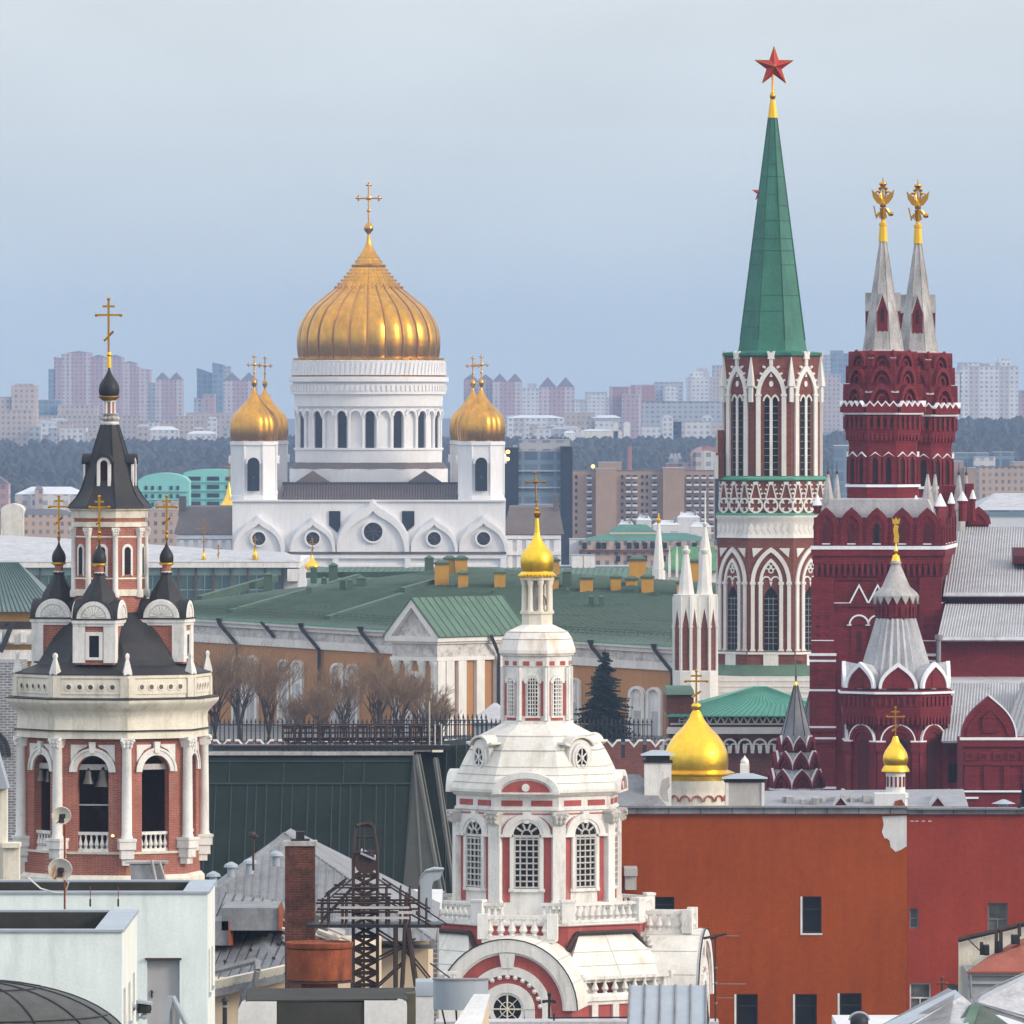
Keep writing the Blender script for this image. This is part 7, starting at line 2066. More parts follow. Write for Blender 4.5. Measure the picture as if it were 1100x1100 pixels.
 q=MB();q.ext(Fr(0,.6,0,0),[(u(960),z(868)),(u(962),z(861)),(u(969),z(859)),(u(973),z(866)),(u(972),z(868.5))],.002,.05);part('rust_patch',q,'rust',sp)
 b=MB();b.lathe([(.3,z(867)),(.3,z(864.5)),(.75,z(864)),(.1,z(859.5))],u(1079),1.0,n=10);part('roof_vent',b,'pale_zinc',t)
 b=MB();b.tube((u(1094),.4,z(868)),(u(1097),.4,z(864)),.15,6);part('roof_bracket',b,'black_metal',t)
 q=MB();q.box(u(671),u(683),-3.2,-.05,z(953),z(938));q.box(u(670),u(684),-3.4,-.05,z(938),z(930));part('duct_box',q,'concrete',w1)
orange_block()
s_=Site(900,640)
t_=thing('snowy_low_roof','low snow-dusted roof with two tiny red gables in front of the crimson museum','building',s_.loc)
z,u=s_.z,s_.u
b=MB();b.box(u(822),u(1040),0,8,0,z(866));part('wall',b,'crimson_brick',t_)
b=MB();b.slab((u(822),-.5,z(866)),(u(1040),-.5,z(866)),(u(1040),7,z(852)),(u(822),7,z(854)),.2);rf_=part('roof',b,'museum_roof',t_,smooth=False)
for px in(903,1007):
 b=MB();b.ext(Fr(0,-.3,0,0),[(u(px-9),z(868)),(u(px+9),z(868)),(u(px),z(856.5))],-4,0);g_=part('gable',b,'deep_crimson',t_)
 b=MB();b.ext(Fr(0,-.3,0,0),band([(u(px-11.5),z(868)),(u(px),z(853.5)),(u(px+11.5),z(868))],[(u(px-9),z(868)),(u(px),z(856.6)),(u(px+9),z(868))]),-4,.12);part('gable_roof',b,'snowy_grey',g_)
rnd=random.Random(12)
b=MB()
for i in range(26):
 x_=rnd.uniform(840,1025);w_=rnd.uniform(2,9);b.box(u(x_),u(x_+w_),rnd.uniform(0,2),rnd.uniform(2.2,3.5),z(866),z(rnd.uniform(855,862)))
part('roof_hatches_trim',b,'grey_stone',rf_)
def small_church(px,Y,label,P_):
 s=Site(px,Y);z,r=s.z,s.r
 t=thing('chapel_dome',label,'dome',s.loc,'golden church domes before the fortress')
 q=MB();cross_mb(q,0,0,z(P_['ct'][1]),z(P_['ct'][0]),r(P_['cw']),r(P_['th']))
 b=MB();b.lathe(smooth_profile([(r(a),z(c))for a,c in P_['dome']],3),n=48);dm=part('dome',b,'bright_gold',t)
 part('cross',q,'gold_leaf',dm)
 b=MB();b.lathe([(r(a),z(c))for a,c in P_['skirt']],n=48);part('gilt_skirt',b,'bright_gold',dm)
 b=MB();b.lathe([(r(a),z(c))for a,c in P_['drum']],n=40);dr=part('drum',b,P_.get('dm','cream_plaster'),t)
 q=MB()
 for k in range(P_['n']):
  a=2*pi*k/P_['n'];F=Fr(sin(a)*r(P_['rr']),-cos(a)*r(P_['rr']),0,a)
  if P_['kind']=='arcs':q.ext(F,band(arc(r(6.3),z(860),10,r(7)),arc(r(5.1),z(860),10,r(5.7))),0,.1)
  else:q.fbox(F,-r(1.0),r(1.0),0,.05,z(845),z(834))
 part('arc_trim' if P_['kind']=='arcs' else 'slit_trim',q,'pink_plaster' if P_['kind']=='arcs' else 'crimson_brick',dr)
 return t
small_church(748,620,'larger golden dome with a tall cross behind the orange block',dict(ct=(721,757),cw=23,th=1.0,kind='arcs',n=16,rr=33.3,dome=[(33.4,829),(34.3,822),(34.4,815),(33.6,808),(31.2,802),(27.6,795.5),(22.8,789),(16.8,783),(11.6,777),(8,771.5),(5.6,766),(4,763),(5.2,760),(5,757),(2,754.6)],skirt=[(34,838),(34.4,833),(41.5,831),(41.5,829.8),(33,826.5)],drum=[(33,1400),(33,852),(33,848),(34,845),(34.5,838)]))
small_church(962,606,'smaller golden onion dome on a white drum with red slits, before the crimson museum',dict(ct=(760,793),cw=18,th=.8,kind='slits',n=14,rr=10.6,dm='white_plaster',dome=[(11.6,822.5),(13.3,818),(13.4,813),(11.6,807.5),(8,802),(4.6,797),(2.8,792),(2.4,791)],skirt=[(11.6,824),(15,829),(15,827),(11.5,821.5)],drum=[(13,1400),(13,858),(14,857),(14,852),(10.5,851),(10.5,829)]))
s_=Site(800,630)
t_=thing('stone_finial','white stone ball finial on a stepped post above the rooftop stack','finial',s_.loc)
b=MB();b.prism(4,[(s_.r(13),0),(s_.r(13),s_.z(848)),(s_.r(9),s_.z(832)),(s_.r(7),s_.z(831)),(s_.r(7),s_.z(821)),(s_.r(5.4),s_.z(820))],ph=pi/4);part('post',b,'white_plaster',t_)
b=MB();b.lathe(onion(s_.z(820.5),s_.z(811),s_.r(4.6)),n=14);part('ball',b,'white_plaster',t_)
def rooftop_room(px_edge_f,py_f,Yf,px_edge_b,py_b,label,wins,door=None,zfloor=0.0,left=-60):
 zt=zat(py_f,Yf)
 Yb=(H-zt)*FPX/(py_b-HOR)
 xr=xat(px_edge_f,Yf)
 t=thing('rooftop_room',label,'building',(xr,Yf,0))
 x0=xat(left,Yf)-xr;D=Yb-Yf;cw=.32
 b=MB()
 ztw=zt-.06
 F=Fr(0,0,0,0);SF=Fr(0,0,0,pi/2)
 segs=[(x0,0)]
 if door:
  d0,d1,dt=xat(door[0],Yf)-xr,xat(door[1],Yf)-xr,zat(door[2],Yf)
  b.box(x0,d0,0,cw,zfloor,ztw);b.box(d1,0,0,cw,zfloor,ztw);b.box(d0,d1,0,cw,dt,ztw)
 else:
  b.box(x0,0,0,cw,zfloor,ztw)
 b.box(x0,0,D-cw,D,zfloor,ztw)
 w_=part('wall',b,'mint_white_render',t)
 b=MB()
 ys=[cw+.002]+[v for w in wins for v in(w[0]*D,w[1]*D)]+[D-cw]
 for i in range(0,len(ys)-1):
  if i%2==0:b.box(-cw,0,ys[i],ys[i+1],zfloor,ztw)
  else:
   q=wins[i//2];b.box(-cw,0,ys[i],ys[i+1],q[3],ztw);b.box(-cw,0,ys[i],ys[i+1],zfloor,q[2])
 part('side_wall',b,mat('mint_white_sunlit',(0.72,0.74,0.70),.85,var=.06,scale=.6,stain=.35,stain_col=(.5,.5,.46),stain_scale=1.4,bump=.12,bump_scale=8)if 'mint_white_sunlit' not in MATS else 'mint_white_sunlit',t)  # warmer copy of the front render: sunlight on this side put into the colour
 for w in wins:
  b=MB();b.box(-cw*.7,-cw*.62,w[0]*D,w[1]*D,w[2],w[3]);wn=part('window',b,'zinc_roof',t)
  q=MB();q.box(-cw*.6,.05,w[0]*D+.01,w[1]*D-.01,w[2]-.05,w[2]+.02);part('sill',q,'pale_zinc',wn)
 b=MB();b.box(x0,-cw,cw,D-cw,zfloor,zt-.75);part('roof_deck',b,'dark_roof_felt',t)
 b=MB();b.box(x0,-cw*1.3,cw+.01,cw+.02,zt-.74,zt-.1);b.box(x0,-cw,D-cw-.03,D-cw-.005,zt-.74,zt-.05);b.box(-cw-.03,-cw-.005,cw+.03,D-cw-.04,zt-.74,zt-.05);part('parapet_lining',b,'dark_roof_felt',t)
 b=MB();b.box(x0,.05,-.06,cw+.03,zt-.06,zt);b.box(-cw-.35,.05,cw+.031,D-cw,zt-.06,zt);b.box(x0,.05,D-cw+.001,D+.05,zt-.06,zt);part('coping',b,'pale_zinc',t)
 if door:
  b=MB();b.box(d0+.002,d1-.002,.16,.22,zfloor,dt-.002);dr=part('door',b,mat('grey_door',(0.36,0.36,0.37),.6,var=.08,scale=1),t)
  q=MB();q.box(d0+.1,d0+.14,.12,.16,zat(1072,Yf),zat(1064,Yf));q.ico((d0+.13,.12,zat(1066,Yf)),.035);part('handle',q,'black_metal',dr)
  q=MB();q.box(d0-.05,d1+.05,-.1,.15,dt,dt+.05);part('door_hood',q,'rusty_steel',dr)
 return t,xr,Yf,zt
r1=rooftop_room(223,957.5,250,240,945,'taller pale mint rendered rooftop room with a grey door and dark sunken roof',[(.12,.30,zat(1066,252),zat(1018,252)),(.52,.70,zat(1060,254),zat(1016,254))],(158,193,1031),left=-80)
r2=rooftop_room(131,998.5,226,157,977,'lower pale mint rendered rooftop room nearest the curved dark glass roof',[(.10,.24,zat(1110,228),zat(1060,228)),(.42,.56,zat(1100,230),zat(1056,230)),(.72,.86,zat(1085,232),zat(1048,232))],None,left=-80)
Yc=232.5;p=at(155,1084,Yc)
t_=thing('security_camera','white hooded security camera on the corner of the rooftop room','camera',p)
b=MB();b.lathe([(.16,-.1),(.19,.0),(.17,.12),(.06,.2)],n=14);part('dome_housing',b,'black_metal',t_)
b=MB();b.hexa([(-.17,-.35,.17),(.2,-.35,.12),(.2,.2,.12),(-.17,.2,.17),(-.17,-.35,.24),(.2,-.35,.18),(.2,.2,.18),(-.17,.2,.24)]);part('hood',b,'pale_zinc',t_)
b=MB();b.tube((-.17,.0,-.3),(-.17,0,.22),.035,6);b.tube((-.17,0,-.25),(.05,0,-.1),.03,6);b.ico((0,0,-.18),.1);part('bracket',b,'pale_zinc',t_)
p=at(183,1070,228)
t_=thing('tripod_frame','pale metal A-frame of two leaning beams before the grey door','frame',p)
b=MB();b.hexa([(-.34,-.06,-1.2),(-.2,-.06,-1.2),(-.2,.1,-1.2),(-.34,.1,-1.2),(-.06,-.06,0),(.08,-.06,0),(.08,.1,0),(-.06,.1,0)]);part('beam',b,'pale_zinc',t_)
b=MB();b.tube((.05,0,-.02),(.62,.1,-1.15),.075,8);part('beam',b,'pale_zinc',t_)
b=MB();b.tube((.02,.5,-.1),(.03,.6,-1.15),.06,8);part('beam',b,'zinc_roof',t_)
s_=Site(-30,205)
t_=thing('curved_skylight','dark ribbed curved skylight roof in the near corner','skylight',(s_.loc[0],205,s_.z(1130)))
zz=s_.z(1130);R_=s_.r(172);Hh=s_.z(1053)-zz
pr=[(R_*cos(a),Hh*sin(a))for a in[j*pi/2/14 for j in range(15)]];pr[-1]=(.01,Hh)
b=MB();b.prism(40,pr);part('dome_sheet',b,mat('dark_mesh',(0.06,0.062,0.058),.6,var=.3,scale=2.5,fine=.25),t_,ang=80)
q=MB()
for k in range(16):
 a=k*2*pi/16+.13;q.path([(x_*1.004*sin(a),-x_*1.004*cos(a),z_*1.004)for x_,z_ in pr],.022,5)
for j in(5,10):q.path([(pr[j][0]*1.004*sin(k*pi/24),-pr[j][0]*1.004*cos(k*pi/24),pr[j][1]*1.004)for k in range(49)],.02,5)
part('rib',q,'black_metal',t_)
q=MB();q.lathe([(R_*1.02,-.3),(R_*1.03,.02),(R_*.99,.05)],n=40);q.lathe([(R_*1.0,-14),(R_*1.0,-.3)],n=40);part('base_ring',q,'dark_roof_felt',t_)
def dish(px,py,rad,Y,m,label):
 t=thing('satellite_dish',label,'satellite dish',at(px,py,Y),'satellite dishes over the rooftop room')
 R_=rad*Y/FPX
 b=MB();pr=[(.012,-R_*.3)]+[(R_*f,-R_*.3*(1-f*f))for f in(.25,.5,.75,1)]+[(R_*.98,.02)]+[(R_*f,-R_*.3*(1-f*f)+.03)for f in(.75,.5,.25)]+[(.012,-R_*.3+.03)]
 b.lathe(pr,n=32)
 b.v=[(x,-zq*cos(.35)-y*sin(.35)*1,y*cos(.35)-zq*sin(.35))for x,y,zq in b.v]
 part('bowl',b,m,t)
 b=MB();b.tube((0,-.02,0),(.06,-R_*.95,-R_*.12),.018,5);b.tube((-R_*.5,.02,-R_*.8),(.06,-R_*.95,-R_*.12),.012,5);b.ico((.06,-R_*.95,-R_*.1),.055);b.box(-.05,.12,-R_*1.0,-R_*.82,-.06,.05);part('feed_arm',b,'black_metal',t)
 b=MB();b.box(-.07,.07,.05,.3,-.2,.06);part('mount',b,'rusty_steel',t)
mat('rusty_dish',(0.66,0.63,0.57),.6,var=.12,scale=2,stain=.9,stain_col=(.42,.18,.05),stain_scale=2.6,lo=.52,hi=.62)
dish(66,876,10.5,247,'cream_plaster','clean cream satellite dish, the upper one on the mast')
dish(64.5,934,13.2,246,'rusty_dish','rust-streaked satellite dish, the lower one on the mast')
p=at(69.5,876,247.4)
t_=thing('dish_mast','thin rusty mast carrying the two satellite dishes','mast',(p[0],p[1],zat(962,247.4)))
b=MB();b.tube((0,0,-.4),(0,0,zat(876,247.4)-zat(962,247.4)),.03,6);part('pole',b,'rust',t_)
b=MB();b.path([(-1.05,1.5,.4),(-.7,1.3,.12),(-.3,1.1,.02),(0,.4,.05),(.1,0,.35)],.022,5);part('cable',b,'white_plaster',t_)
for px,lab in((97,'thin lightning rod on the parapet, nearer the dish mast'),(127,'thin lightning rod on the parapet, nearer the grey door')):
 p=at(px,973,249.7);t_=thing('lightning_rod',lab,'lightning rod',p)
 b=MB();b.tube((0,0,0),(0,0,.52),.012,5);part('rod',b,'rust',t_);b=MB();b.tube((0,-.02,-.02),(0,-.02,.18),.028,6);part('clamp',b,'black_metal',t_)
p=at(158,946,270)
t_=thing('plank_hatch','weathered grey plank hatch on trestle legs behind the parapet','hatch',p)
b=MB();b.hexa([(-.45,-.3,0),(.45,-.3,0),(.45,.5,0),(-.45,.5,0),(-.5,-.2,.5),(.5,-.2,.5),(.5,.5,.5),(-.5,.5,.5)]);part('box',b,'zinc_roof',t_)
b=MB();b.box(-.62,.6,-.25,.6,.5,.56);part('lid',b,'grey_stone',t_)
for a0,a1 in(((.28,-.4,0),(.15,-.35,.62)),((.55,-.4,0),(.38,-.35,.55))):
 b=MB();b.tube(a0,a1,.04,4);part('leg',b,'grey_stone',t_)
s_=Site(0,400)
t_=thing('cream_house','cream house corner with a small slate roof at the very edge','building',s_.loc)
b=MB();b.box(s_.u(-60),s_.u(7),0,1.2,0,s_.z(846));w_=part('wall',b,'cream_plaster',t_)
b=MB();b.hexa([(s_.u(-60),-.4,s_.z(847)),(s_.u(9),-.4,s_.z(847)),(s_.u(9),1.4,s_.z(847)),(s_.u(-60),1.4,s_.z(847)),(s_.u(-60),-.4,s_.z(790)),(s_.u(-4),-.4,s_.z(802)),(s_.u(-4),1.4,s_.z(802)),(s_.u(-60),1.4,s_.z(790))]);part('roof',b,'pale_zinc',t_,smooth=False)
b=MB();b.box(s_.u(4),s_.u(21),-.5,.6,0,s_.z(907));b.box(s_.u(3),s_.u(22),-.7,.7,s_.z(910),s_.z(905));part('pier',b,'cream_plaster',w_)
def hipped_house():
 s=Site(340,355);z,u=s.z,s.u
 t=thing('grey_roofed_house','house with a wide grey seamed hipped roof behind the brick chimney','building',s.loc)
 b=MB();b.box(u(190),u(460),0,22,0,z(1008));part('wall',b,'beige_render',t)
 P_=[(u(170),-3,z(1006)),(u(468),-3,z(1006)),(u(468),24,z(1006)),(u(175),24,z(1006))]
 a=(u(300),8,z(905));c=(u(304),12,z(905))
 b=MB();b.add(P_+[a,c],[(0,1,4),(1,2,5,4),(2,3,5),(3,0,4,5)])
 b.add([(q_[0],q_[1],q_[2]-.3)for q_ in P_],[(3,2,1,0)])
 rf=part('roof',b,'zinc_roof',t,smooth=False)
 q=MB();A=Vector(a)
 for i in range(34):
  f=(i+.5)/34
  bt=Vector(P_[0]).lerp(Vector(P_[1]),f)
  lim=min(1.0,(f/.46)if f<.46 else(1-f)/.54)
  tp=bt+(Vector((bt.x,A.y,A.z))-bt)*lim*.97
  q.tube(tuple(bt+Vector((0,-.02,.05))),tuple(tp+Vector((0,-.02,.05))),.022,4)
 q.tube(P_[0],a,.05,5);q.tube(P_[1],a,.05,5)
 part('seam',q,'zinc_roof',rf)
 for px,py in((231,936),(250,926),(270,922),(298,914)):
  Yv=355+3
  o=((px-550)*Yv/FPX-s.loc[0],3.0)
  b=MB();b.lathe([(.16,zat(py+14,Yv)),(.16,zat(py,Yv)-.1),(.3,zat(py,Yv)-.1),(.26,zat(py,Yv)),(.05,zat(py-3,Yv))],o[0],1.0,n=10);part('roof_vent',b,'pale_zinc',t)
 b=MB();b.tube((u(272),0,z(935)),(u(272),0,z(898)),.045,5);b.ico((u(271),0,z(897)),.16);b.ico((u(274.5),0,z(899)),.12);part('lamp_pole',b,'rusty_steel',t)
hipped_house()
def low_roofs():
 s=Site(290,318);z,u=s.z,s.u
 t=thing('beige_house','low beige house with a grey sheet roof, red-shuttered dormers and a bent gutter pipe','building',s.loc)
 b=MB();b.box(u(228),u(322),-6.5,10,0,z(1040));b.box(u(322.5),u(408),-2,4,0,z(1012));w_=part('wall',b,'beige_render',t)
 b=MB()
 b.add([(u(205),-7.2,z(1056)),(u(322),-7.2,z(1030)),(u(350),5,z(985)),(u(238),5,z(968)),(u(205),-7.2,z(1056)-.25),(u(322),-7.2,z(1030)-.25),(u(350),5,z(985)-.25),(u(238),5,z(968)-.25)],[(0,1,2,3),(7,6,5,4),(0,4,5,1),(1,5,6,2),(2,6,7,3),(3,7,4,0)])
 rf=part('roof',b,'zinc_roof',t,smooth=False)
 q=MB();A,B_,C,D=Vector((u(205),-7.2,z(1056))),Vector((u(322),-7.2,z(1030))),Vector((u(350),5,z(985))),Vector((u(238),5,z(968)))
 for i in range(12):
  f=i/11;q.tube(tuple(A.lerp(B_,f)+Vector((0,0,.03))),tuple(D.lerp(C,f)+Vector((0,0,.03))),.02,4)
 rnd=random.Random(9)
 for i in range(18):
  f,g=rnd.random(),rnd.uniform(.15,.8);p=A.lerp(B_,f).lerp(D.lerp(C,f),g);q.ico((p.x,p.y,p.z+.04),.07)
 part('seam',q,'black_metal',rf)
 q=MB();q.hexa([(u(228),-7.1,z(1056)),(u(318),-7.1,z(1034)),(u(318),-6.4,z(1034)),(u(228),-6.4,z(1056)),(u(228),-7.3,z(1042)),(u(320),-7.3,z(1022)),(u(320),-6.4,z(1022)),(u(228),-6.4,z(1042))]);part('cornice',q,'cream_plaster',w_)
 q=MB();q.path([(u(234),-7.4,z(1030)),(u(282),-7.4,z(1018)),(u(283),-7.6,z(1028)),(u(280),-7.4,z(1042)),(u(268),-7.2,z(1056)),(u(265),-7.0,z(1075))],.12,6);part('gutter_pipe',q,'zinc_roof',t)
 for(x0,x1,y0,y1,fx)in((240,300,972,996,304.5),(225,247,986,1012,252)):
  b=MB();b.hexa([(u(x0),-2,z(y1)),(u(x1),-2,z(y1)),(u(x1),4,z(y1)),(u(x0),4,z(y1)),(u(x0),-2,z(y0)),(u(x1),-2,z(y0)),(u(x1),4,z(y0+3)),(u(x0),4,z(y0+3))]);d_=part('dormer',b,'zinc_roof',t)
  b=MB();b.hexa([(u(x1)+.01,-2.1,z(y1)),(u(fx),-1.8,z(y1)),(u(fx),2.6,z(y1-1)),(u(x1)+.01,2.6,z(y1)),(u(x1)+.01,-2.1,z(y0)),(u(fx-1),-1.8,z(y0+10)),(u(fx-1),2.6,z(y0+10)),(u(x1)+.01,2.6,z(y0))]);part('dormer_shutter',b,'rust',d_)
 q=MB();rnd=random.Random(21)
 for i in range(22):
  x_=rnd.uniform(300,355);y_=rnd.uniform(985,1008);l_=rnd.uniform(10,26)
  q.tube((u(x_),-1+rnd.uniform(-1,1),z(y_)),(u(x_+l_),-1+rnd.uniform(-1,1),z(y_+l_*.38)),.07,4)
 part('debris_boards',q,'concrete',t)
 b=MB();b.slab((u(308),-1.6,z(1010)),(u(360),-1.6,z(1012)),(u(352),2,z(990)),(u(306),2,z(978)),.2);part('lean_to_roof',b,'dark_roof_felt',t)
low_roofs()
s_=Site(322.5,300)
t_=thing('brick_chimney','tall sooty brick chimney with a stone collar and black pot','chimney',s_.loc)
b=MB();b.hexa([(s_.r(-17),-.5,0),(s_.r(17),-.5,0),(s_.r(17),.5,0),(s_.r(-17),.5,0),(s_.r(-16),-.48,s_.z(908)),(s_.r(16),-.48,s_.z(908)),(s_.r(16),.48,s_.z(908)),(s_.r(-16),.48,s_.z(908))]);part('stack',b,'old_brick',t_)
b=MB();b.box(s_.r(-18),s_.r(18),-.56,.56,s_.z(908),s_.z(903));part('collar',b,'grey_stone',t_)
b=MB();b.box(s_.r(-4.5),s_.r(4.5),-.14,.14,s_.z(903),s_.z(893));b.box(s_.r(-10),s_.r(10),-.3,.3,s_.z(903),s_.z(901));part('chimney_pot',b,'black_metal',t_)
s_=Site(343,288)
t_=thing('rusty_tank','rust-coloured riveted metal tank standing on a stub','tank',s_.loc)
b=MB();b.prism(24,[(s_.r(33.5),s_.z(1053)),(s_.r(35),s_.z(1052)),(s_.r(35),s_.z(1019)),(s_.r(33),s_.z(1018.8)),(s_.r(33),s_.z(1024))]);part('body',b,'rust',t_,ang=20)
b=MB();b.lathe([(s_.r(35.6),s_.z(1018)),(s_.r(36.6),s_.z(1016)),(s_.r(36.6),s_.z(1012)),(s_.r(34),s_.z(1011.5)),(s_.r(33),s_.z(1014))],n=32);part('rim',b,'rust',t_)
b=MB();b.lathe([(s_.r(36),s_.z(1055)),(s_.r(36),s_.z(1053))],n=32);part('base_ring',b,'rusty_steel',t_)
b=MB();b.lathe([(s_.r(20),0),(s_.r(20),s_.z(1055))],n=20);part('stub',b,'rust',t_)
def scaffold():
 s=Site(391,298);z,u=s.z,s.u
 t=thing('steel_lattice_mast','dark rusty steel lattice mast with a boarded walkway and cross bracing','scaffold',s.loc)
 D=.9
 def legs(x0,x1,xt0,xt1,yb,ym,yt):
  q=MB()
  for d in(-D/2,D/2):
   q.path([(u(x0),d,z(yb)),(u(x0),d,z(ym)),(u(xt0),d*.5,z(yt))],.05,5);q.path([(u(x1),d,z(yb)),(u(x1),d,z(ym)),(u(xt1),d*.5,z(yt))],.05,5)
  return q
 part('mast_legs',legs(379.5,405.5,383,401,1100,915,887),'rusty_steel',t)
 q=MB()
 for d in(-D/2,D/2):
  for y0 in range(915,1090,13):
   q.tube((u(379.5),d,z(y0)),(u(405.5),d,z(y0+13)),.03,4);q.tube((u(405.5),d,z(y0)),(u(379.5),d,z(y0+13)),.03,4);q.tube((u(379.5),d,z(y0)),(u(405.5),d,z(y0)),.035,4)
  q.tube((u(391),d,z(1090)),(u(391),d,z(890)),.028,4)
  for y0,w_ in((899,10),(887,9)):q.tube((u(392-w_),d*.5,z(y0)),(u(392+w_),d*.5,z(y0)),.03,4)
 q.path([(u(383),-.3,z(887)),(u(388),-.2,z(885.5)),(u(397),-.2,z(884.5)),(u(401),-.3,z(887))],.07,5)
 part('bracing_lattice',q,'rusty_steel',t)
 b=MB();b.lathe([(.34,-.3),(.36,0),(.34,.3)],n=14);b.v=[(x+u(393),zz*1.6,y+z(927))for x,y,zz in b.v];dr=part('winch_drum',b,'rusty_steel',t)
 b=MB();b.slab((u(388),-.6,z(915)),(u(404),-.6,z(922)),(u(404),.5,z(919)),(u(388),.5,z(912)),.05);part('winch_cover',b,'pale_zinc',t)
 q=MB();q.box(u(330),u(474),-.9,.9,z(995),z(991.5));part('deck',q,'black_metal',t)
 q=MB()
 for d in(-.9,.9):
  for y_ in(968.5,978):q.tube((u(340),d,z(y_)),(u(450),d,z(y_)),.035,5)
  for x_ in(346,353,368,372,418,437,458):q.tube((u(x_),d,z(995)),(u(x_),d,z(960 if x_%2 else 966)),.03,4)
  q.tube((u(432),d,z(1060)),(u(437),d,z(962)),.07,5);q.tube((u(447),d,z(1058)),(u(438),d,z(995)),.075,5);q.tube((u(425),d,z(1062)),(u(425),d,z(995)),.07,5)
 part('handrails',q,'rusty_steel',t)
 q=MB()
 q.box(u(365),u(440),-1.0,-.94,z(974.5),z(972));q.box(u(362),u(440),-1.02,-.95,z(985.5),z(983));q.box(u(428),u(447),-1.0,-.95,z(980),z(977));part('boards',q,'concrete',t)
 q=MB()
 for d in(-.9,.9):
  for(a,b_,c,e)in((405,1000,440,1022),(406,1030,446,1010),(405,1060,432,1035),(378,1010,378,1080),(405,960,468,995),(345,990,380,952),(349,962,372,945),(410,945,462,978),(462,1052,432,1015)):
   q.tube((u(a),d,z(b_)),(u(c),d,z(e)),.03,4)
  for y_ in(952,962):q.tube((u(358),d,z(y_)),(u(420),d,z(y_)),.028,4)
  for x_ in(415,430,440,450):q.tube((u(x_),d+.2,z(995)),(u(x_),d+.2,z(953)),.03,4)
 part('struts_lattice',q,'rusty_steel',t)
 q=MB()
 for(a,b_,c,e)in((404,942,480,992),(462,1034,497,1060),(380,942,350,968)):q.tube((u(a),-.3,z(b_)),(u(c),-.3,z(e)),.022,4)
 part('stay_wire',q,'black_metal',t)
scaffold()
s_=Site(463,345)
t_=thing('bent_duct','pale bent sheet-metal air duct beside the church balustrade','duct',s_.loc)
z,u=s_.z,s_.u
F_=Fr(0,0,0,0)
b=MB();b.ext(F_,[(u(450),z(985)),(u(464),z(985)),(u(464),z(952)),(u(466),z(946)),(u(473),z(943)),(u(477),z(933)),(u(466),z(932)),(u(457),z(935)),(u(451),z(943))],-.6,.6);part('elbow',b,'pale_zinc',t_)
b=MB();b.ext(F_,band([(u(450),z(985)),(u(450),z(944)),(u(457),z(934.4)),(u(477.5),z(932.4))],[(u(451),z(985)),(u(451.2),z(944.2)),(u(457.6),z(935.6)),(u(477),z(934))]),.601,.66);part('flange',b,'zinc_roof',t_)
s_=Site(455,380)
t_=thing('grey_outbuilding','grey brick outbuilding wall between the steel mast and the pink church wall','building',s_.loc)
b=MB();b.box(s_.u(408),s_.u(470),0,8,0,s_.z(975));part('wall',b,'grey_brick',t_)
b=MB();b.slab((s_.u(404),-.4,s_.z(976)),(s_.u(474),-.4,s_.z(976)),(s_.u(474),8,s_.z(966)),(s_.u(404),8,s_.z(966)),.2);part('roof',b,'pale_concrete',t_)
for px,w_,m_ in((398,8,'beige_render'),(442,5,'dark_glass')):
 b=MB();b.box(s_.u(px),s_.u(px+w_*2),-.06,-.01,s_.z(1035),s_.z(996));part('window_bay',b,m_,t_)
s_=Site(443,440)
t_=thing('yard_balustrade','low white balustrade wall in front of the church on the mast side','balustrade',s_.loc)
b=MB();b.box(s_.u(404),s_.u(500),0,1,0,s_.z(1066));w_=part('wall',b,'white_plaster',t_)
balustrade(t_,Fr(0,.5,0,0),s_.u(410),s_.u(492),0,s_.z(1066),s_.z(1044),'white_plaster',9,thick=.1)
b=MB();b.box(s_.u(404),s_.u(411),-.1,1.1,s_.z(1066),s_.z(1041));part('balustrade_post',b,'white_plaster',t_)
s_=Site(345,238)
z,u=s_.z,s_.u
t_=thing('parapet_block','felt-covered rooftop parapet block with pale rounded end walls','parapet',s_.loc)
b=MB();b.box(u(298),u(391),-.25,.9,0,z(1076));part('dark_front',b,'dark_roof_felt',t_)
F_=Fr(0,0,0,0)
for x0,x1,sg in((256,297.5,-1),(391.5,437,1)):
 b=MB();o=[(u(x0),0),(u(x1),0),(u(x1),z(1074)),(u(x0)+(.1 if sg<0 else 0),z(1074))]if sg<0 else[(u(x0),0),(u(x1),0),(u(x1),z(1080)),(u(x1-1),z(1076)),(u(x1-4),z(1073)),(u(x1-9),z(1072)),(u(x1-11),z(1074)),(u(x0),z(1074))]
 if sg<0:o=[(u(x0),0),(u(x1),0),(u(x1),z(1075)),(u(x0+10),z(1075)),(u(x0+3),z(1078)),(u(x0),z(1084))]
 b.ext(F_,o,-.9,.3);part('end_wall',b,'pale_concrete',t_)
b=MB();b.hexa([(u(264),-.26,z(1076)),(u(436),-.26,z(1074)),(u(446),1.6,z(1076)),(u(262),1.6,z(1076)),(u(266),-.26,z(1074)),(u(434),-.26,z(1071.9)),(u(445),1.6,z(1065)),(u(263),1.6,z(1066))]);part('felt_top',b,'dark_roof_felt',t_)
b=MB();b.box(u(436),u(446),.3,1.5,0,z(1068));part('side_wall',b,mat('olive_render',(.09,.085,.06),.9),t_)
s_=Site(241.5,236);z,u,r=s_.z,s_.u,s_.r
t_=thing('vent_pipe','thin black vent pipe with a conical cap by the grey door wall','pipe',s_.loc)
b=MB();b.lathe([(r(2.6),0),(r(2.6),z(1076)),(r(4.2),z(1076)),(r(4),z(1073.5)),(r(1),z(1070))],n=10);part('pipe',b,'black_metal',t_)
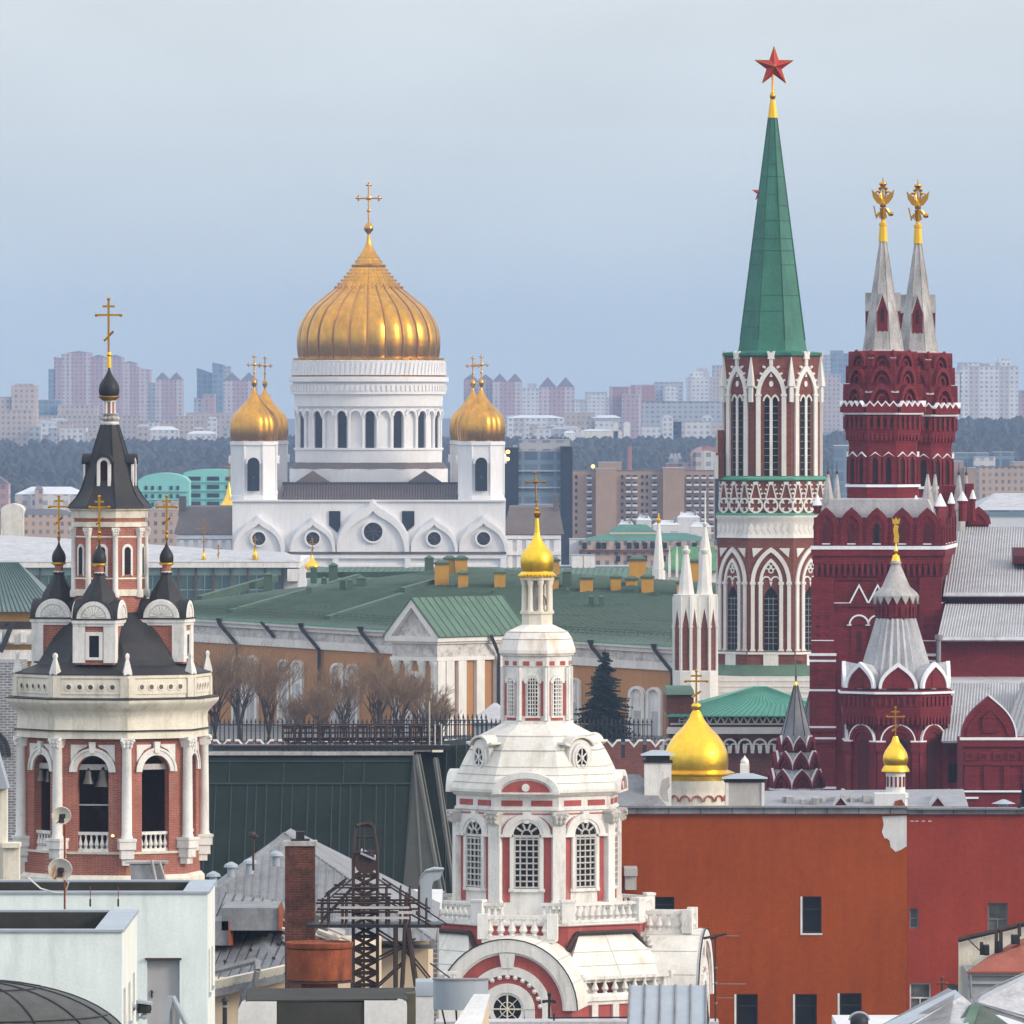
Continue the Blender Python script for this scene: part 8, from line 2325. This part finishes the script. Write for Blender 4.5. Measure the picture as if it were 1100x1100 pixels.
b=MB();b.lathe([(r(3.4),z(1082)),(r(3.4),z(1080))],n=10);part('collar',b,'zinc_roof',t_)
s_=Site(456.5,246);z,u,r=s_.z,s_.u,s_.r
t_=thing('capped_chimney','short white chimney with a rounded blue-grey metal cap','chimney',s_.loc)
b=MB();b.box(r(-9.5),r(9.5),-.3,.3,0,z(1067));part('stack',b,'pale_concrete',t_)
b=MB();b.ext(Fr(0,0,0,pi/2),[(-.34,z(1069)),(.34,z(1069)),(.34,z(1060)),(.28,z(1054)),(.14,z(1051.5)),(-.14,z(1051.5)),(-.28,z(1054)),(-.34,z(1060))],-r(10),r(10));part('cap',b,'pale_zinc',t_)
s_=Site(495,243);z,u,r=s_.z,s_.u,s_.r
t_=thing('sheet_metal_hood','streaked blue-grey half-round sheet metal hood on thin legs, below the round church window','hood',s_.loc)
b=MB();b.ext(Fr(0,0,0,0),[(r(-29.5),z(1083)),(r(29.5),z(1083)),(r(29.5),z(1051)),(r(-29.5),z(1051))],-.55,.0)
b=MB();vs=[(r(29.5)*sin(a),-.35-.5*cos(a))for a in[-pi/2+pi*k/14 for k in range(15)]]
n_=len(vs);b.add([(x,y,z(1083))for x,y in vs]+[(x,y,z(1051.5))for x,y in vs],[tuple(range(n_-1,-1,-1)),tuple(range(n_,2*n_))]+[(k,(k+1)%n_,(k+1)%n_+n_,k+n_)for k in range(n_)])
part('hood_body',b,'pale_zinc',t_)
b=MB();b.add([(x*1.03,y-.02,z(1051.4))for x,y in vs]+[(x*1.03,y-.02,z(1049.6))for x,y in vs],[tuple(range(n_-1,-1,-1)),tuple(range(n_,2*n_))]+[(k,(k+1)%n_,(k+1)%n_+n_,k+n_)for k in range(n_)]);part('lid',b,'zinc_roof',t_)
q=MB()
for x_ in(-20,-5,12,26):q.tube((r(x_),-.5,z(1083)),(r(x_*.7),-.4,z(1110)),.025,5)
part('legs_lattice',q,'black_metal',t_)
s_=Site(508,228);z,u,r=s_.z,s_.u,s_.r
t_=thing('slanting_wall','sloping wall top with a cream side, crossing the near edge under the hood','wall',s_.loc)
b=MB();b.hexa([(r(-26),-1.2,0),(r(5),-1.2,0),(r(17),.9,0),(r(2),.9,0),(r(-26),-1.2,z(1112)),(r(5),-1.2,z(1112)),(r(17),.9,z(1073)),(r(2),.9,z(1073))]);part('wall',b,'beige_render',t_)
b=MB();b.slab((r(-28),-1.25,z(1112)+.06),(r(6),-1.25,z(1112)+.06),(r(18),.95,z(1073)+.06),(r(1),.95,z(1073)+.06),.055);part('coping',b,'pale_concrete',t_)
s_=Site(717,300);z,u,r=s_.z,s_.u,s_.r
t_=thing('blue_grey_lean_to','blue-grey seamed sheet roof of a lean-to below the church','roof',s_.loc)
b=MB();b.slab((r(-43),-1.6,z(1099)),(r(40),-1.6,z(1099)),(r(42),1.0,z(1060.5)),(r(-40),1.0,z(1060.5)),.07);rf_=part('roof',b,'pale_zinc',t_)
q=MB()
for i in range(6):f=i/5;q.tube((r(-43+83*f),-1.62,z(1099)+.03),(r(-40+82*f),.98,z(1060.5)+.03),.035,4)
part('seam',q,'zinc_roof',rf_)
b=MB();b.box(r(-40),r(38),-1.2,3,0,z(1101));part('wall',b,'concrete',t_)
b=MB();b.hexa([(r(40),-1.5,z(1108)),(r(46),1.0,z(1098)),(r(46),1.6,z(1098)),(r(40),1.4,z(1108)),(r(40),-1.5,z(1100)),(r(42.2),1.0,z(1061)),(r(42.2),1.6,z(1062)),(r(40),1.4,z(1100))]);part('gable_end',b,'black_roof',t_)
s_=Site(610,330);z,u,r=s_.z,s_.u,s_.r
t_=thing('front_range','low white-corniced range with a snowy roof edge below the church gable','building',s_.loc)
b=MB();b.box(u(470),u(770),0,1.2,0,z(1100));part('wall',b,'pale_concrete',t_)
b=MB();b.box(u(468),u(772),-.3,1.4,z(1101),z(1097));part('roof_edge',b,'snowy_grey',t_)
q=MB()
for x_ in(595,690,712,729):q.tube((u(x_),-.2,z(1096)),(u(x_),-.2,z(1084 if x_>600 else 1088)),.035,5)
q.tube((u(590),-.25,z(1093)),(u(700),-.25,z(1092)),.03,5)
part('post_railing',q,'black_metal',t_)
s_=Site(590,345);t_=thing('wrought_cross','small black wrought-iron cross before the round church window','cross',(s_.loc[0],345,zat(1096,345)))
b=MB();h_=zat(1068,345)-zat(1096,345);b.box(-.05,.05,-.03,.03,0,h_);b.box(-.20,.20,-.029,.029,h_*.68,h_*.68+.1);b.ico((0,0,h_),.09);b.ico((-.2,0,h_*.72),.08);b.ico((.2,0,h_*.72),.08);part('cross',b,'black_metal',t_)
s_=Site(768.5,330);z,u,r=s_.z,s_.u,s_.r
t_=thing('tv_antenna','thin roof antenna with one slanted top bar and comb elements, against the orange wall','antenna',s_.loc)
b=MB();b.tube((0,0,z(1110)),(0,0,z(1004)),.035,6);part('mast',b,'rusty_steel',t_)
b=MB();b.tube((r(-13),0,z(1008)),(r(12),0,z(1003)),.05,6);b.tube((r(-6),0,z(1008)),(r(2),0,z(1005)),.085,6);part('top_bar',b,'rusty_steel',t_)
q=MB()
for y_,l0,l1 in((1057,-3,33),(1072,-2,21),(1005,-2,26)):q.tube((r(l0),0,z(y_)),(r(l1),0,z(y_-(0 if y_>1010 else-0.5))),.012,4)
for i in range(7):
 q.tube((r(6+i*4),-.22,z(1057)),(r(6+i*4),.22,z(1057)),.01,4)
for y_ in(1040,1056,1078):q.ico((r(.6),0,z(y_)),.06)
part('elements',q,'zinc_roof',t_)
s_=Site(1070,420);z,u,r=s_.z,s_.u,s_.r
t_=thing('cream_cottage','small cream building with a rusty red sheet roof and equipment on a cream terrace wall','building',s_.loc)
b=MB();b.box(u(1040),u(1140),0,6,0,z(1045));w_=part('wall',b,mat('grey_stone_wall',(0.30,0.31,0.31),.9,var=.2,scale=.8,stain=.4,stain_col=(.18,.17,.15)),t_)
b=MB();b.box(u(1040),u(1140),-.14,-.01,z(1057),z(1054));b.box(u(1039),u(1140),-.2,-.01,z(1048),z(1044.5));part('string_course',b,'pale_zinc',w_)
b=MB();b.ext(Fr(0,5.5,0,0),[(u(1036.5),0),(u(1140),0),(u(1140),z(992)),(u(1036.5),z(1016))],-.6,0);part('terrace_wall',b,'cream_plaster',t_)
q=MB();q.tube((u(1035),5.0,z(1016.5)),(u(1140),5.0,z(991.5)),.12,5);part('coping',q,'rusty_steel',t_)
b=MB();b.add([(u(1038),-.4,z(1043)),(u(1140),-.4,z(1043)),(u(1140),5.0,z(1004)),(u(1096),5.0,z(1018)),(u(1060),2.5,z(1034)),(u(1038),-.4,z(1045)),(u(1140),-.4,z(1045))],[(0,1,2,3),(0,3,4),(0,5,6,1)]);part('roof',b,mat('rust_red_roof',(0.28,0.075,0.045),.75,var=.2,scale=1.0,stain=.5,stain_col=(.36,.2,.15),stain_scale=1.2),t_,smooth=False)
q=MB();q.path([(u(1041.5),-.3,z(1041)),(u(1042),-.3,z(1048)),(u(1043),-.3,z(1075))],.06,5);part('drainpipe',q,'zinc_roof',t_)
q=MB()
for x_,y0,y1 in((1074,1028,1003),(1079,1026,1003),(1058,1030,1016),(1099,1010,997)):q.tube((u(x_),3,z(y0)),(u(x_),3,z(y1)),.09,5)
q.tube((u(1073),3,z(1003)),(u(1080),3,z(1003)),.09,5);q.tube((u(1096),3,z(997)),(u(1108),3,z(995)),.09,5);q.tube((u(1046),4.8,z(1016)),(u(1058),3,z(1027)),.04,4)
part('frame_lattice',q,'rusty_steel',t_)
for x0,x1,y0,y1 in((1060,1066,1030,1019),(1073.5,1080,1026,1015),(1090,1099,1018,1008)):
 q=MB();q.box(u(x0),u(x1),2.6,3.4,z(y0),z(y1));q.box(u(x0)+.05,u(x1)-.05,2.5,2.59,z(y0)+.06,z(y1)-.06);part('condenser',q,'black_metal',t_)
s_=Site(1025,270);z,u,r=s_.z,s_.u,s_.r
t_=thing('zinc_ridge_roof','grey zinc ridge roof with ribbed pale slope and green patch, in the near corner','building',s_.loc)
b=MB();b.box(u(905),u(1160),-1.5,9,0,z(1112));part('wall',b,'pale_concrete',t_)
b=MB();b.slab((u(895),-2.2,z(1122)),(u(1010),-3.0,z(1104)),(u(1027),.6,z(1066)),(u(1022),2.0,z(1066)),.1);r1_=part('ridge_cap_roof',b,'zinc_roof',t_,smooth=False)
b=MB();b.add([(u(912),-2.0,z(1112)),(u(1027),.6,z(1064.5)),(u(1035),.2,z(1071)),(u(936),-2.6,z(1112)),(u(912),-2.0,z(1118)),(u(936),-2.6,z(1118))],[(0,3,2,1),(0,4,5,3)]);part('flashing',b,'pale_zinc',t_,smooth=False)
b=MB();b.slab((u(936),-2.7,z(1114)),(u(1036),-2.2,z(1096)),(u(1044),0,z(1078)),(u(1034),.1,z(1070)),.06);part('ribbed_slope',b,'snowy_grey',t_,smooth=False)
b=MB();b.slab((u(1046),-.6,z(1077)),(u(1160),-2.2,z(1112)),(u(1160),3,z(1030)),(u(1046),1.5,z(1075.5)),.08);r2_=part('ribbed_roof',b,'snowy_grey',t_,smooth=False)
q=MB()
for i in range(15):
 f=i/14;a=Vector((u(1046),-.6,z(1077))).lerp(Vector((u(1046),1.5,z(1075.5))),f);c=Vector((u(1160),-2.2,z(1112))).lerp(Vector((u(1160),3,z(1030))),f);q.tube(tuple(a+Vector((0,-.02,.04))),tuple(c+Vector((0,-.02,.04))),.03,4)
part('seam',q,'zinc_roof',r2_)
b=MB();b.slab((u(1000),-3.3,z(1122)),(u(1110),-3.0,z(1116)),(u(1052),-.7,z(1077)),(u(1040),-.7,z(1078)),.06);r3_=part('green_slope',b,'roof_green',t_,smooth=False)
b=MB();b.slab((u(1018),-3.4,z(1116)),(u(1032),-3.4,z(1114)),(u(1052),-.72,z(1077)+.03),(u(1042),-.72,z(1078)+.03),.05);part('pale_hip_flashing',b,'light_roof_green',r3_,smooth=False)
p=at(923,1096,262)
t_=thing('cowl_vent','round chrome vent cowl just peeping over the near edge below the orange wall','vent',p)
b=MB();b.lathe([(.26,-.6),(.26,-.05),(.24,.06),(.16,.15),(.02,.19)],n=18);part('cowl',b,'black_metal',t_);b=MB();b.path([(.27*cos(a),-.02,.22*sin(a))for a in[pi*k/10 for k in range(11)]],.045,6);part('rim',b,'pale_zinc',t_)
p=at(1012,1062,380)
t_=thing('roof_lamp','rusty lamp post with cross-shaped head before the red wall','lamp',p)
b=MB();b.tube((0,0,-2),(0,0,.25),.05,6);part('post',b,'rusty_steel',t_)
b=MB();b.tube((-.13,0,.22),(.13,0,.22),.05,5);b.ico((0,0,.42),.09);b.ico((-.16,0,.22),.08);b.ico((.16,0,.22),.08);b.tube((0,0,.2),(0,0,.45),.05,5);part('lamp_and_glint_head',b,'old_brick',t_)
G_=(0.10,0.11,0.13)
facade_mat('far_pink',(0.40,0.235,0.235),G_,3.2,2.9,.45,.5,band=(17,.4,(0.52,0.42,0.40)))
facade_mat('far_beige',(0.46,0.36,0.30),G_,3.0,3.0,.42,.5)
facade_mat('far_white',(0.62,0.60,0.58),(0.18,0.20,0.23),3.2,2.9,.5,.5,band=(19,.35,(0.48,0.42,0.40)))
facade_mat('far_grey',(0.36,0.36,0.37),(0.12,0.13,0.15),3.4,3.0,.55,.5)
facade_mat('far_glass',(0.16,0.22,0.27),(0.07,0.10,0.14),4,4,.8,.75)
facade_mat('far_brick',(0.33,0.14,0.12),G_,3,2.9,.4,.5,band=(15,.3,(0.44,0.3,0.28)))
facade_mat('mid_beige',(0.44,0.33,0.265),G_,1.7,1.9,.42,.5)
mat('far_roof',(0.34,0.35,0.37),.8,var=.15,scale=.05)
mat('far_dark_roof',(0.10,0.10,0.11),.8,var=.2,scale=.05)
mat('far_violet_roof',(0.17,0.13,0.15),.8,var=.2,scale=.05)
mat('teal_wall',(0.20,0.52,0.46),.8,var=.06,scale=.1)
mat('tan_brick',(0.34,0.225,0.155),.9,var=.12,scale=.15,fine=.05)
mat('far_snow_roof',(0.60,0.62,0.65),.8,var=.1,scale=.05)
def far(name,label,cat,Y,boxes,group=None):
 """boxes: (px0, px1, top, material, depth, roof kind, rise in px); the first gives the place"""
 cx=(boxes[0][0]+boxes[0][1])/2
 s=Site(cx,Y);z,u=s.z,s.u
 t=thing(name,label,cat,s.loc,group)
 g0=terr(s.loc[0],Y)-6
 for bx in boxes:
  x0,x1,tp,m=bx[:4]
  D=bx[4]if len(bx)>4 else 22;kind=bx[5]if len(bx)>5 else 'flat';rise=bx[6]if len(bx)>6 else 0;y0=bx[7]if len(bx)>7 else 0;rm=bx[8]if len(bx)>8 else None
  b=MB();b.box(u(x0),u(x1),y0,y0+D,g0,z(tp));w_=part('wall',b,m,t,smooth=False)
  q=MB();o=s.r(.35);a,c,zt,zr=u(x0)-o,u(x1)+o,z(tp),z(tp-rise)
  if kind=='flat':
   q.box(a,c,y0-o,y0+D+o,zt,zt+s.r(.8));rm=rm or 'far_roof'
  elif kind=='hip':
   q.add([(a,y0-o,zt),(c,y0-o,zt),(c,y0+D,zt),(a,y0+D,zt),(a+(c-a)*.22,y0+D/2,zr),(c-(c-a)*.22,y0+D/2,zr)],[(0,1,5,4),(1,2,5),(2,3,4,5),(3,0,4)]);rm=rm or 'far_violet_roof'
  elif kind=='gables':
   n=max(1,int((x1-x0)/14))
   for i in range(n):
    e,f=a+(c-a)*i/n,a+(c-a)*(i+1)/n
    q.ext(Fr(0,y0+D/2,0,0),[(e,zt),(f,zt),((e+f)/2,zr)],-D/2,D/2)
   rm=rm or 'far_violet_roof'
  elif kind=='slant':
   q.ext(Fr(0,y0+D/2,0,0),[(a,zt),(c,zt),(c,zt+s.r(1)),(a,zr)],-D/2,D/2);rm=rm or m
  elif kind=='arch':
   q.ext(Fr(0,y0+D/2,0,0),arc((c-a)/2,zt,14,zr-zt,u0=(a+c)/2),-D/2,D/2);rm=rm or m
  elif kind=='crown':
   for i in range(3):
    e=a+(c-a)*(.12+.27*i);q.box(e,e+(c-a)*.2,y0+D*.3,y0+D*.7,zt,zr)
   rm=rm or m
  part('roof',q,rm,w_,smooth=False)
 return t
TB,AB='tower block','apartment block'
far('stepped_hotel','pale brown block with a square arcaded top at the very edge','building',5200,[(-12,36,441,'far_beige',60),(11,37.5,414,'far_beige',30,'crown',2,10),(-12,10,427,'far_beige',30,'flat',0,12)])
far('apartment_complex','largest pinkish high-rise cluster with a rounded stepped top, behind the bell tower cross',TB,6900,[(72,97,379,'far_pink',40,'gables',2),(52,59,397,'far_glass',30),(58,66,386,'far_pink',35,'slant',3),(66,72.5,381,'far_pink',35),(97,131,384,'far_pink',40,'gables',3,5),(131,146,390,'far_pink',40,'gables',2,10),(146,160,398,'far_pink',40,'slant',4,15)])
far('tower_block','pink tower with a violet peaked roof just past the large rounded cluster',TB,6700,[(167,196,408,'far_pink',30,'gables',8),(158,168,412,'far_white',20,'flat',0,8)])
far('glass_towers','pair of blue-grey glass towers with slanting tops near the smaller cathedral dome',TB,7000,[(228,240,393,'far_glass',30,'slant',4),(211,227,402,'far_glass',30,'slant',7,10),(240,247,394,'far_grey',25,'flat',0,8)])
far('tower_block','short pink tower in front of the slanting glass towers',TB,6300,[(218,231,424,'far_pink',20),(208,218,428,'far_white',20,'flat',0,6)])
far('tower_block','pink tower with a violet stepped crown, half hidden by the smaller cathedral dome',TB,6600,[(240,276,409,'far_pink',30,'gables',9),(276,290,425,'far_white',25,'flat',0,9)])
far('apartment_row','long low pale apartment row crossing behind the black tent of the bell tower',AB,5600,[(37,150,447,'far_beige',30),(58,101,436,'far_beige',25,'flat',0,40),(37,60,430,'far_glass',25,'flat',0,50)])
far('apartment_row','second long low apartment row running on toward the cathedral',AB,5500,[(150,258,452,'far_beige',30),(196,258,444,'far_beige',30,'flat',0,60)])
far('apartment_block','pale block with a stepped wing standing above the dark wood, left of the black tent',AB,5000,[(62,92,460,'far_white',30),(46,63,468,'far_beige',25),(92,128,465,'far_beige',25)])
far('apartment_block','pale low block above the dark wood, right after the black tent',AB,4900,[(160,191,462,'far_white',20,'hip',4,0,'far_snow_roof'),(200,232,466,'far_white',20,'hip',3,0,'far_snow_roof')])
far('tower_block','violet-roofed pink tower right beside the paired crosses of the cathedral',TB,6700,[(529,561,410,'far_pink',30,'gables',9),(498,529,408,'far_pink',30,'gables',6,12)])
far('apartment_block','slim pale blocks between the two violet-roofed towers',AB,6900,[(561,579,418,'far_white',25),(566,577,413,'far_white',20,'flat',0,10)])
far('tower_block','free-standing tower with a dark violet double gable, midway to the gate tower',TB,6500,[(579,617,416,'far_pink',32,'gables',11)])
far('apartment_block','pale greenish blocks on the horizon just before the dull red block',AB,7000,[(629,652,422,'far_white',25),(617,629,430,'far_white',25),(652,656,428,'far_white',20)])
far('apartment_block','dull red brick block of two heights on the horizon',AB,6300,[(655,678,416,'far_brick',25),(678,704,414,'far_brick',25,'flat',0,12),(668,688,424,'far_pink',20,'flat',0,-8)])
far('arched_block','grey block with an arched front next to the dull red block',AB,6800,[(703,734,411,'far_grey',25),(712,728,420,'far_white',20,'arch',6,-5)])
far('stepped_tower','pale stepped tower with a crenellated top close to the gate tower',TB,6900,[(738,766,405,'far_white',30,'crown',3),(744,762,399,'far_white',20,'crown',4,5),(766,779,393,'far_beige',25,'flat',0,4)])
far('slab_block','long grey slab with a dark roof line touching the gate tower',AB,5800,[(690,800,432,'far_grey',30,'flat',0,0,'far_dark_roof')])
far('apartment_row','long pale row above the wood beside the cathedral bell cote',AB,5300,[(545,606,449,'far_white',25,'hip',3,0,'far_snow_roof'),(606,640,444,'far_beige',25,'flat',0,30),(636,668,449,'far_grey',25,'hip',3,25,'far_snow_roof')])
far('monastery','low cream monastery range with two small domed towers in the dark wood','building',4800,[(623,668,463,'cream_plaster',14,'hip',2,0,'far_snow_roof'),(659,664,456,'cream_plaster',5,'arch',3),(670,677,456,'white_plaster',5,'arch',3),(606,618,465,'white_plaster',10,'hip',2,0,'far_snow_roof')])
far('long_white_block','pale columned block in the wood against the gate tower','building',4700,[(724,776,453,'far_white',18),(724,732,451,'far_white',19)])
far('tower_block','blue-grey twin towers between the gate tower and the twin grey spires',TB,7000,[(893,906,377,'far_glass',25),(884,894,382,'far_grey',25),(906,920,380,'far_glass',25),(920,930,386,'far_grey',25)])
far('tower_block','pinkish lower block in front of the blue-grey twin towers',TB,6300,[(884,903,403,'far_beige',22,'flat',0,0),(903,925,412,'far_white',22)])
far('apartment_complex','wide pale complex with stepped roofs beyond the twin grey spires, over the hill wood',TB,5900,[(1031,1094,394,'far_white',40),(1012,1032,401,'far_white',35),(1032,1053,390,'far_white',30,'flat',0,8),(1072,1087,388,'far_white',25,'crown',3,6),(1053,1066,393,'far_beige',20,'crown',3,8)])
far('tower_block','pale block cut by the very edge beyond the wide stepped complex',TB,6200,[(1095,1150,420,'far_pink',25)])
far('liner_shaped_building','white terraced building like a ship, in the hill wood past the twin spires','building',4300,[(1028,1063,478,'white_plaster',20),(1030,1056,474,'white_plaster',15),(1038,1050,471,'white_plaster',10),(1041,1042,466,'white_plaster',1)])
far('glass_block','low green-grey glass block below the white ship-like building','building',3300,[(1015,1062,487,'far_glass',20,'flat',0,0),(1045,1068,491,'far_white',10,'flat',0,-8),(1068,1090,486,'far_glass',15)])
far('apartment_block','tan blocks just past the red museum pinnacles',AB,2900,[(1018,1035,496,'tan_brick',20),(1035,1050,503,'tan_brick',16,'flat',0,-6)])
far('apartment_block','brown block with dark bays near the edge above the long white roof',AB,2500,[(1052,1150,502,'mid_beige',20,'flat',0,0,'far_dark_roof'),(1090,1150,497,'mid_beige',20,'flat',0,6)])
far('glass_tower','grey-green glass tower squeezed between gate tower and museum',TB,3200,[(897,918,479,'far_glass',20,'flat',0,0,'far_snow_roof')])
far('flat_white_hall','long flat white hall with strip windows beside the museum roofs','building',1500,[(1046,1180,548,'far_glass',40,'hip',17,0,'snowy_grey'),(1040,1180,556,'far_snow_roof',4,'flat',0,-5)])
rnd=random.Random(31)
for i in range(34):
 px=rnd.choice((rnd.uniform(0,250),rnd.uniform(545,770),rnd.uniform(545,770)));w_=rnd.uniform(4,11);tp=rnd.uniform(447,463)
 far('small_block','small pale block, one of many scattered along the far edge of the wood',AB,4780+(465-tp)*40,[(px-w_,px+w_,tp,rnd.choice(('far_white','far_beige','far_white','far_grey')),16,rnd.choice(('flat','hip')),2.5,0,'far_roof')],'small pale blocks along the far wood')
def windows(t,s,cols,rows,w,h,y,m='dark_glass',sill=None,name='window'):
 first=None
 for c in cols:
  for r_ in rows:
   if first is None:
    b=MB();b.box(-s.r(w)/2,s.r(w)/2,-.25,.0,-s.r(h)/2,s.r(h)/2);first=part(name,b,m,t)
    if sill:
     q=MB();q.box(-s.r(w)/2-.1,s.r(w)/2+.1,-1.4,-.26,-s.r(h)/2-.2,-s.r(h)*.08);part('balcony',q,sill,first)
    first.location=(s.u(c),y,s.z(r_))
   else:dup(first,t,(s.u(c),y,s.z(r_)))
def brown_slab():
 s=Site(690,2500)
 t=far('panel_apartments','long brown brick apartment slab with blank stair towers and stacked balconies',AB,2500,[(612,780,506,'tan_brick',16,'flat',0,0,'far_dark_roof'),(640,662,504,'tan_brick',19,'flat',0,-3),(712,735,503,'tan_brick',19,'flat',0,-3),(643,668,497,'tan_brick',8,'flat',0,3),(768,790,497,'tan_brick',12,'flat',0,0)])
 s=Site(696,2500)
 rows=[512+7.4*i for i in range(9)]
 windows(t,s,(619,668.5,690,695),rows,2.2,3.4,-.02)
 windows(t,s,(633,675,682,703,740,748,756,764),rows,4.6,3.4,-.02,'dark_glass','pale_concrete','loggia')
brown_slab()
def glass_office():
 s=Site(579,2300)
 t=far('glass_office','dark blue glass office with a grey concrete top, next to the cathedral bell cote','office',2300,[(556,602,485,'far_glass',24),(542,557,481,'dark_glass',20,'flat',0,-2,'far_dark_roof'),(602,615,480,'dark_glass',20,'flat',0,-2,'far_dark_roof'),(558,612,473,'far_grey',14,'flat',0,4)])
 for y_ in(505,523,541):
  b=MB();b.box(s.u(556),s.u(602),-.8,-.01,s.z(y_+1.5),s.z(y_));part('floor_band',b,'pale_zinc',t)
 b=MB();b.box(s.u(551),s.u(556),-1.2,-.01,0,s.z(478));part('corner_post',b,'pale_zinc',t)
glass_office()
def teal(x0,x1,top,Y,rise,label,cols,rows,ww):
 t=far('teal_building',label,'building',Y,[(x0,x1,top,'teal_wall',18,'arch' if rise else 'flat',rise)])
 s=Site((x0+x1)/2,Y);windows(t,s,cols,rows,ww,4.2,-.02)
 q=MB()
 for r_ in rows:q.box(s.u(x0),s.u(x1),-.6,-.26,s.z(r_+4.2),s.z(r_+3));
 part('ledge_moulding',q,'teal_wall',t)
teal(148,203,519,2700,11,'turquoise block with a low arched gable beside the black tent roof',(157,164,172,184,191),(524,533,542),3)
teal(197,258,509,2740,5,'turquoise block with wide window bands, next to the cathedral wing',(209,229,249),(514,523,532,541),13)
def green_roofed():
 t=far('green_roofed_row','beige row with dark green roofs and regular windows, behind the ochre chimneys','building',1750,[(622,770,581,'mid_beige',14,'hip',8,0,'spire_green'),(655,706,572,'beige_render',10,'hip',8,6,'spire_green'),(612,640,580,'pale_concrete',12,'flat',0,3)])
 s=Site(696,1750);windows(t,s,(628,643,649,664,676,684,693,701,714,729,746),(586,),5,6.5,-.02);windows(t,s,(664,676,693,713),(600,),4.5,6,-.02)
 q=MB();q.box(s.u(622),s.u(770),-.7,-.26,s.z(593),s.z(590.5));part('ledge_moulding',q,'old_brick',t)
green_roofed()
far('salmon_arch_block','salmon building with a big arch and white bays beside the gate tower','building',3000,[(746,774,492,'far_white',14),(716,750,498,'far_brick',14,'flat',0,-2),(742,775,489,'far_brick',4,'arch',10,-4),(747,770,490,'far_white',4,'arch',6,-6),(719,733,491,'far_grey',10,'crown',4,4)])
for i,(x0,x1,tp,Y,lab)in enumerate(((664,682,562,1980,'small white-roofed house lowest of the huddle before the brown slab'),(684,700,556,2050,'small white-roofed house with a gable in the middle of the huddle before the brown slab'),(702,730,561,1950,'wider white-roofed house in the huddle before the brown slab'),(728,752,553,2060,'tall narrow white-roofed house in the huddle before the brown slab'),(742,764,563,1900,'white-roofed house closest to the thin white pinnacles'))):
 far('white_roofed_house',lab,'house',Y,[(x0,x1,tp+3,'pale_concrete' if i%2 else 'far_white',9,'hip',5,0,'far_snow_roof'),(x0+3,x0+6,tp-3,'white_plaster',2,'flat',0,3),(x1-6,x1-4,tp-4,'zinc_roof',2,'flat',0,2)],'white-roofed houses before the brown slab')
far('water_tank_house','two white boxes with a dish on a low grey roof before the beige row','building',1500,[(614,626,597,'white_plaster',6),(627,639,597,'white_plaster',6),(600,676,609,'zinc_roof',12,'flat',0,1)])
far('pale_long_house','long pale house with a snowy hipped roof beyond the arms of the bell tower','building',2900,[(16,92,531,'far_white',14,'hip',8,0,'far_snow_roof'),(38,46,526,'far_beige',5,'hip',4,-2)])
far('pink_gable_house','pinkish gabled sliver of a house at the very edge below the wood','house',2800,[(-14,9,520,'far_pink',12,'gables',9)])
far('brown_house_row','long low brownish house row just above the flat white palace roof','building',2200,[(-20,84,553,'mid_beige',14,'hip',6,0,'far_dark_roof'),(2,26,549,'cream_plaster',12,'arch',8,-4)])
far('grey_beige_flats','grey-beige flats with balconies between the bell tower and the cathedral wing',AB,2050,[(128,198,548,'mid_beige',16),(166,196,540,'mid_beige',12,'flat',0,4)])
for i,(px,py,Y,lab)in enumerate(((541,489,2200,'brightest warm floodlight beside the cathedral bell cote'),(562,479,2320,'small white glint on the glass office top'),(637,501,3000,'lone white glint in the dark wood'))):
 t_=thing('glint',lab,'lamp',at(px,py,Y),'distant glints');b=MB()  # glowing balls added in place of bright distant glints
 for a,c in(((0,0),(1.0,.8),(-.8,-.6),(.9,-.9),(-1.1,.7))if i==0 else((0,0),)):b.ico((a,0,c),.55 if i==0 else.7)
 part('glint_cluster_trim' if i==0 else 'lamp_and_glint_head',b,lm,t_);b=MB();b.tube((0,.5,-.4),(0,.5,-30),.15,5);part('pole',b,'zinc_roof',t_)
b=MB();b.tube((0,0,-20),(0,0,zat(479,3100)-zat(503,3100)),.8,5);t_=thing('radio_mast','thin orange mast in the wood behind the brown slab','mast',at(676,503,3100));part('pole',b,'far_brick',t_)
rnd=random.Random(77)
fb=MB()
for i in range(11000):
 y=2850+1950*rnd.random()**1.1;x=rnd.uniform(-.085,.085)*y
 if y<3300 and-60<x<90 and rnd.random()<.8:continue
 h=rnd.uniform(7,12.5);r_=rnd.uniform(2.0,4.4)
 k=len(fb.v);fb.ico((x,y,terr(x,y)+h*.55),1,(r_,r_,h*.55))
 for j in range(k,len(fb.v)):
  v=fb.v[j];f=rnd.uniform(.78,1.22);fb.v[j]=(x+(v[0]-x)*f,v[1],v[2]+rnd.uniform(-.9,.9))
tag(part('far_wood',fb,mat('wood_mass',(0.040,0.042,0.040),.95,var=.35,scale=.03,fine=.25),None,smooth=False),'dark leafless wood on the far hill',None,None,'stuff')
hz=MB();hz.box(-3600,3600,-60,9000,-2,150)
m,n,L,b_=_m('haze_air')
n.remove(b_)
pv=n.new('ShaderNodeVolumePrincipled')
pv.inputs['Color'].default_value=(0.45,0.64,0.97,1)
pv.inputs['Density'].default_value=9.5e-5
pv.inputs['Density Attribute'].default_value=''
pv.inputs['Color Attribute'].default_value=''
pv.inputs['Temperature Attribute'].default_value=''
pv.inputs['Anisotropy'].default_value=0.0
out=[q for q in n if q.type=='OUTPUT_MATERIAL'][0]
L.new(pv.outputs[0],out.inputs['Volume'])
MATS['haze_air']=m
tag(part('haze',hz,'haze_air',None,smooth=False),kind='stuff')
